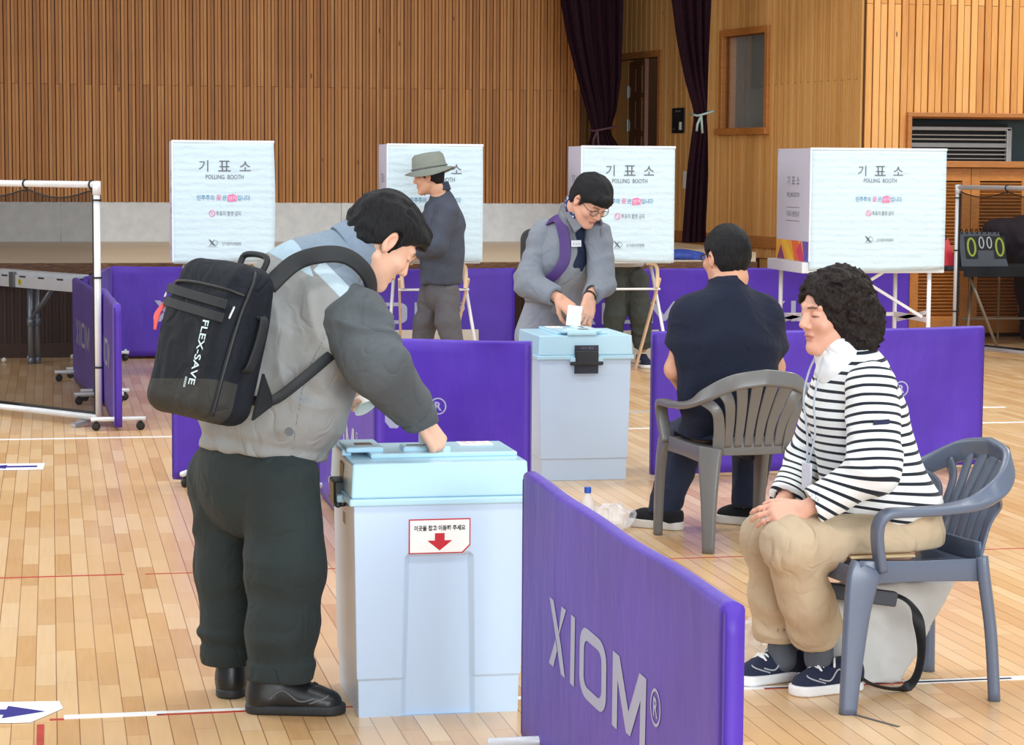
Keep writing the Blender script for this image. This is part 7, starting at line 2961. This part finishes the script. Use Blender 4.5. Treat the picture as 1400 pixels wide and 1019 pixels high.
def along(p, a, b, c):
    """distance travelled along the bent sleeve a-b-c"""
    L1 = np.linalg.norm(b - a)
    L2 = np.linalg.norm(c - b)
    u1, u2 = (b - a) / L1, (c - b) / L2
    o = unit(u1 - u2)
    cth = u1 @ o
    r = p - b
    s1 = L1 + r @ u1
    t = r @ u2
    s2 = L1 + t + 2 * cth * (r @ o) * np.exp(-np.clip(t + (r @ o) * cth, 0, 1) / 0.20)
    return np.where(r @ (u1 + u2) > 0, s2, s1)


def st_t(v):
    z = v[:, 2] - 0.12 * (v @ F6 - up6 @ F6) * np.clip((wa6[2] - v[:, 2]) / 0.15 + 0.3, -0.6, 1)
    return z / PER + 50


sp6 = sdf_obj('striped_top', tor6, *bounds([pe6, nk6, ch6, wa6], 0.25), 0.0050, stripe.m, p6, attr={'stripe': st_t})
sdf_obj('sleeve', armN, *bounds([s6n, e6n, w6n], 0.13), 0.0046, stripe.m, sp6, attr={'stripe': lambda v: along(v, s6n, e6n, w6n) / PER + 50})
sdf_obj('sleeve', armF, *bounds([s6f, e6f, w6f], 0.13), 0.0050, stripe.m, sp6, attr={'stripe': lambda v: along(v, s6f, e6f, w6f) / PER + 50})
b = MB()
tq = V(2.284, 6.112, 0.858)
fa = flat(s6n * 0.62 + e6n * 0.38 + V(-0.008, -0.087, 0), (1, 0, 0.05), (0.05, 0.06, 1), (0, -1, 0.06))
b.prism([(-0.024, -0.007), (0.024, -0.007), (0.024, 0.007), (-0.024, 0.007)], fa, 0.003)
b.build('sleeve_tab', cloth('tab_navy', (44, 50, 78)), sp6, world=True)


def funnel(p):
    c0, c1 = nk6 + V(-0.005, 0, -0.045), nk6 + V(-0.02, 0, 0.048)
    d = cone(p, c0, c1, 0.088, 0.070)
    d = smax(d, (p - c1) @ unit(c1 - c0), 0.008)
    return folds(p, d, (0.2, 0, 1), 6, 24, 0.007, 3.0)


nkm = cloth('neck_white', (232, 234, 236), 0.85)
nk = sdf_obj('funnel_neck', funnel, nk6 - 0.16, nk6 + 0.16, 0.0046, nkm, p6)
lan = mat('drawcord_grey', (170, 178, 188), 0.7)
b = MB()
for q0, q1, q2 in (((1140, 502), (1130, 560), (1118, 628)), ((1150, 505), (1152, 565), (1135, 640))):
    pass
fr_ = lambda z, s, o: nk6 + F6 * o + R6 * s + V(0, 0, z)
b.tube(catmull([fr_(0.0, -0.02, 0.082), fr_(-0.06, -0.035, 0.108), fr_(-0.14, -0.04, 0.128), fr_(-0.24, -0.045, 0.126), fr_(-0.33, -0.03, 0.138)], 6), 0.0034, 6)
b.tube(catmull([fr_(0.0, 0.02, 0.082), fr_(-0.06, 0.03, 0.108), fr_(-0.14, 0.02, 0.130), fr_(-0.24, -0.005, 0.130), fr_(-0.33, -0.026, 0.140)], 6), 0.0034, 6)
b.build('lanyard', lan, p6, world=True, smooth=True)
b = MB()
q0 = fr_(-0.37, -0.03, 0.142)
b.box(q0, (0.006, 0.055, 0.085), rotz(math.atan2(F6[1], F6[0])))
b.build('badge', mat('badge_pale', (206, 212, 224), 0.35), p6, world=True, bevel=0.002)
kha = cloth('trousers_khaki', (188, 168, 140), 0.8)


def trs6(p):
    d = chain(p, [pe6 + V(0.01, 0, 0.03), pe6 + V(0.015, 0, -0.04)], [0.160, 0.172], 0.03, F6, [0.88, 0.92])
    for i, (h, k_, a) in enumerate(((h6n, k6n, a6n), (h6f, k6f, a6f))):
        l = sleeve(p, [h, k_, k_ * 0.45 + a * 0.55, a + V(0, 0, 0.03)], [0.092, 0.076, 0.072, 0.084], 0.035, inner=0.8)
        l = folds(p, l, (0.6, 0, 1), 6, 10, 0.007, 3.0 + i)
        d = smin(d, l, 0.018)
    xe = k6n[0] + np.where(p[:, 2] > 0.33, 0.13, 0.24)
    return np.where(p[:, 0] > xe, smax(d, 0.448 - p[:, 2] - 10 * np.clip(k6n[0] + 0.16 - p[:, 0], 0, 1), 0.01), d)


sdf_obj('trousers', trs6, *bounds([pe6, h6n, k6n, a6n, k6f, a6f], 0.2), 0.0052, kha, p6)
sock = cloth('sock_grey', (92, 96, 104), 0.9)
for a in (a6n, a6f):
    sdf_obj('sock', lambda p, a=a: smax(folds(p, cone(p, a + V(0, 0, 0.10), a + V(0.005, 0, -0.05), 0.042, 0.044), (0, 0, 1), 8, 30, 0.002), p[:, 2] - a[2] - 0.11, 0.004), a - 0.13, a + 0.14, 0.005, sock, p6)
lacew = mat('lace_white', (240, 240, 238), 0.7)
stitch = mat('stitch_pale', (176, 180, 186), 0.7)
shoe(p6, V(2.395, 6.37, 0), V(2.145, 6.315, 0), 0.098, navy_shoe, white_sole, 0.95, 0.032, lace=lacew, detail=stitch, h=0.0042)
shoe(p6, V(2.275, 6.545, 0), V(2.025, 6.475, 0), 0.098, navy_shoe, white_sole, 0.95, 0.032, lace=lacew, detail=stitch, h=0.0042)
# ring on her finger
b = MB()
a_, b_, r0, r1 = g6n[1][6]
ax = unit(b_ - a_)
e1_ = unit(np.cross(ax, (0, 0, 1)))
e2_ = np.cross(ax, e1_)
b.tube([a_ * 0.4 + b_ * 0.6 + 0.0095 * (e1_ * math.cos(t) + e2_ * math.sin(t)) for t in np.linspace(0, 2 * math.pi, 15)[:-1]], 0.0016, 6, closed=True)
b.build('ring', chrome, p6, world=True)
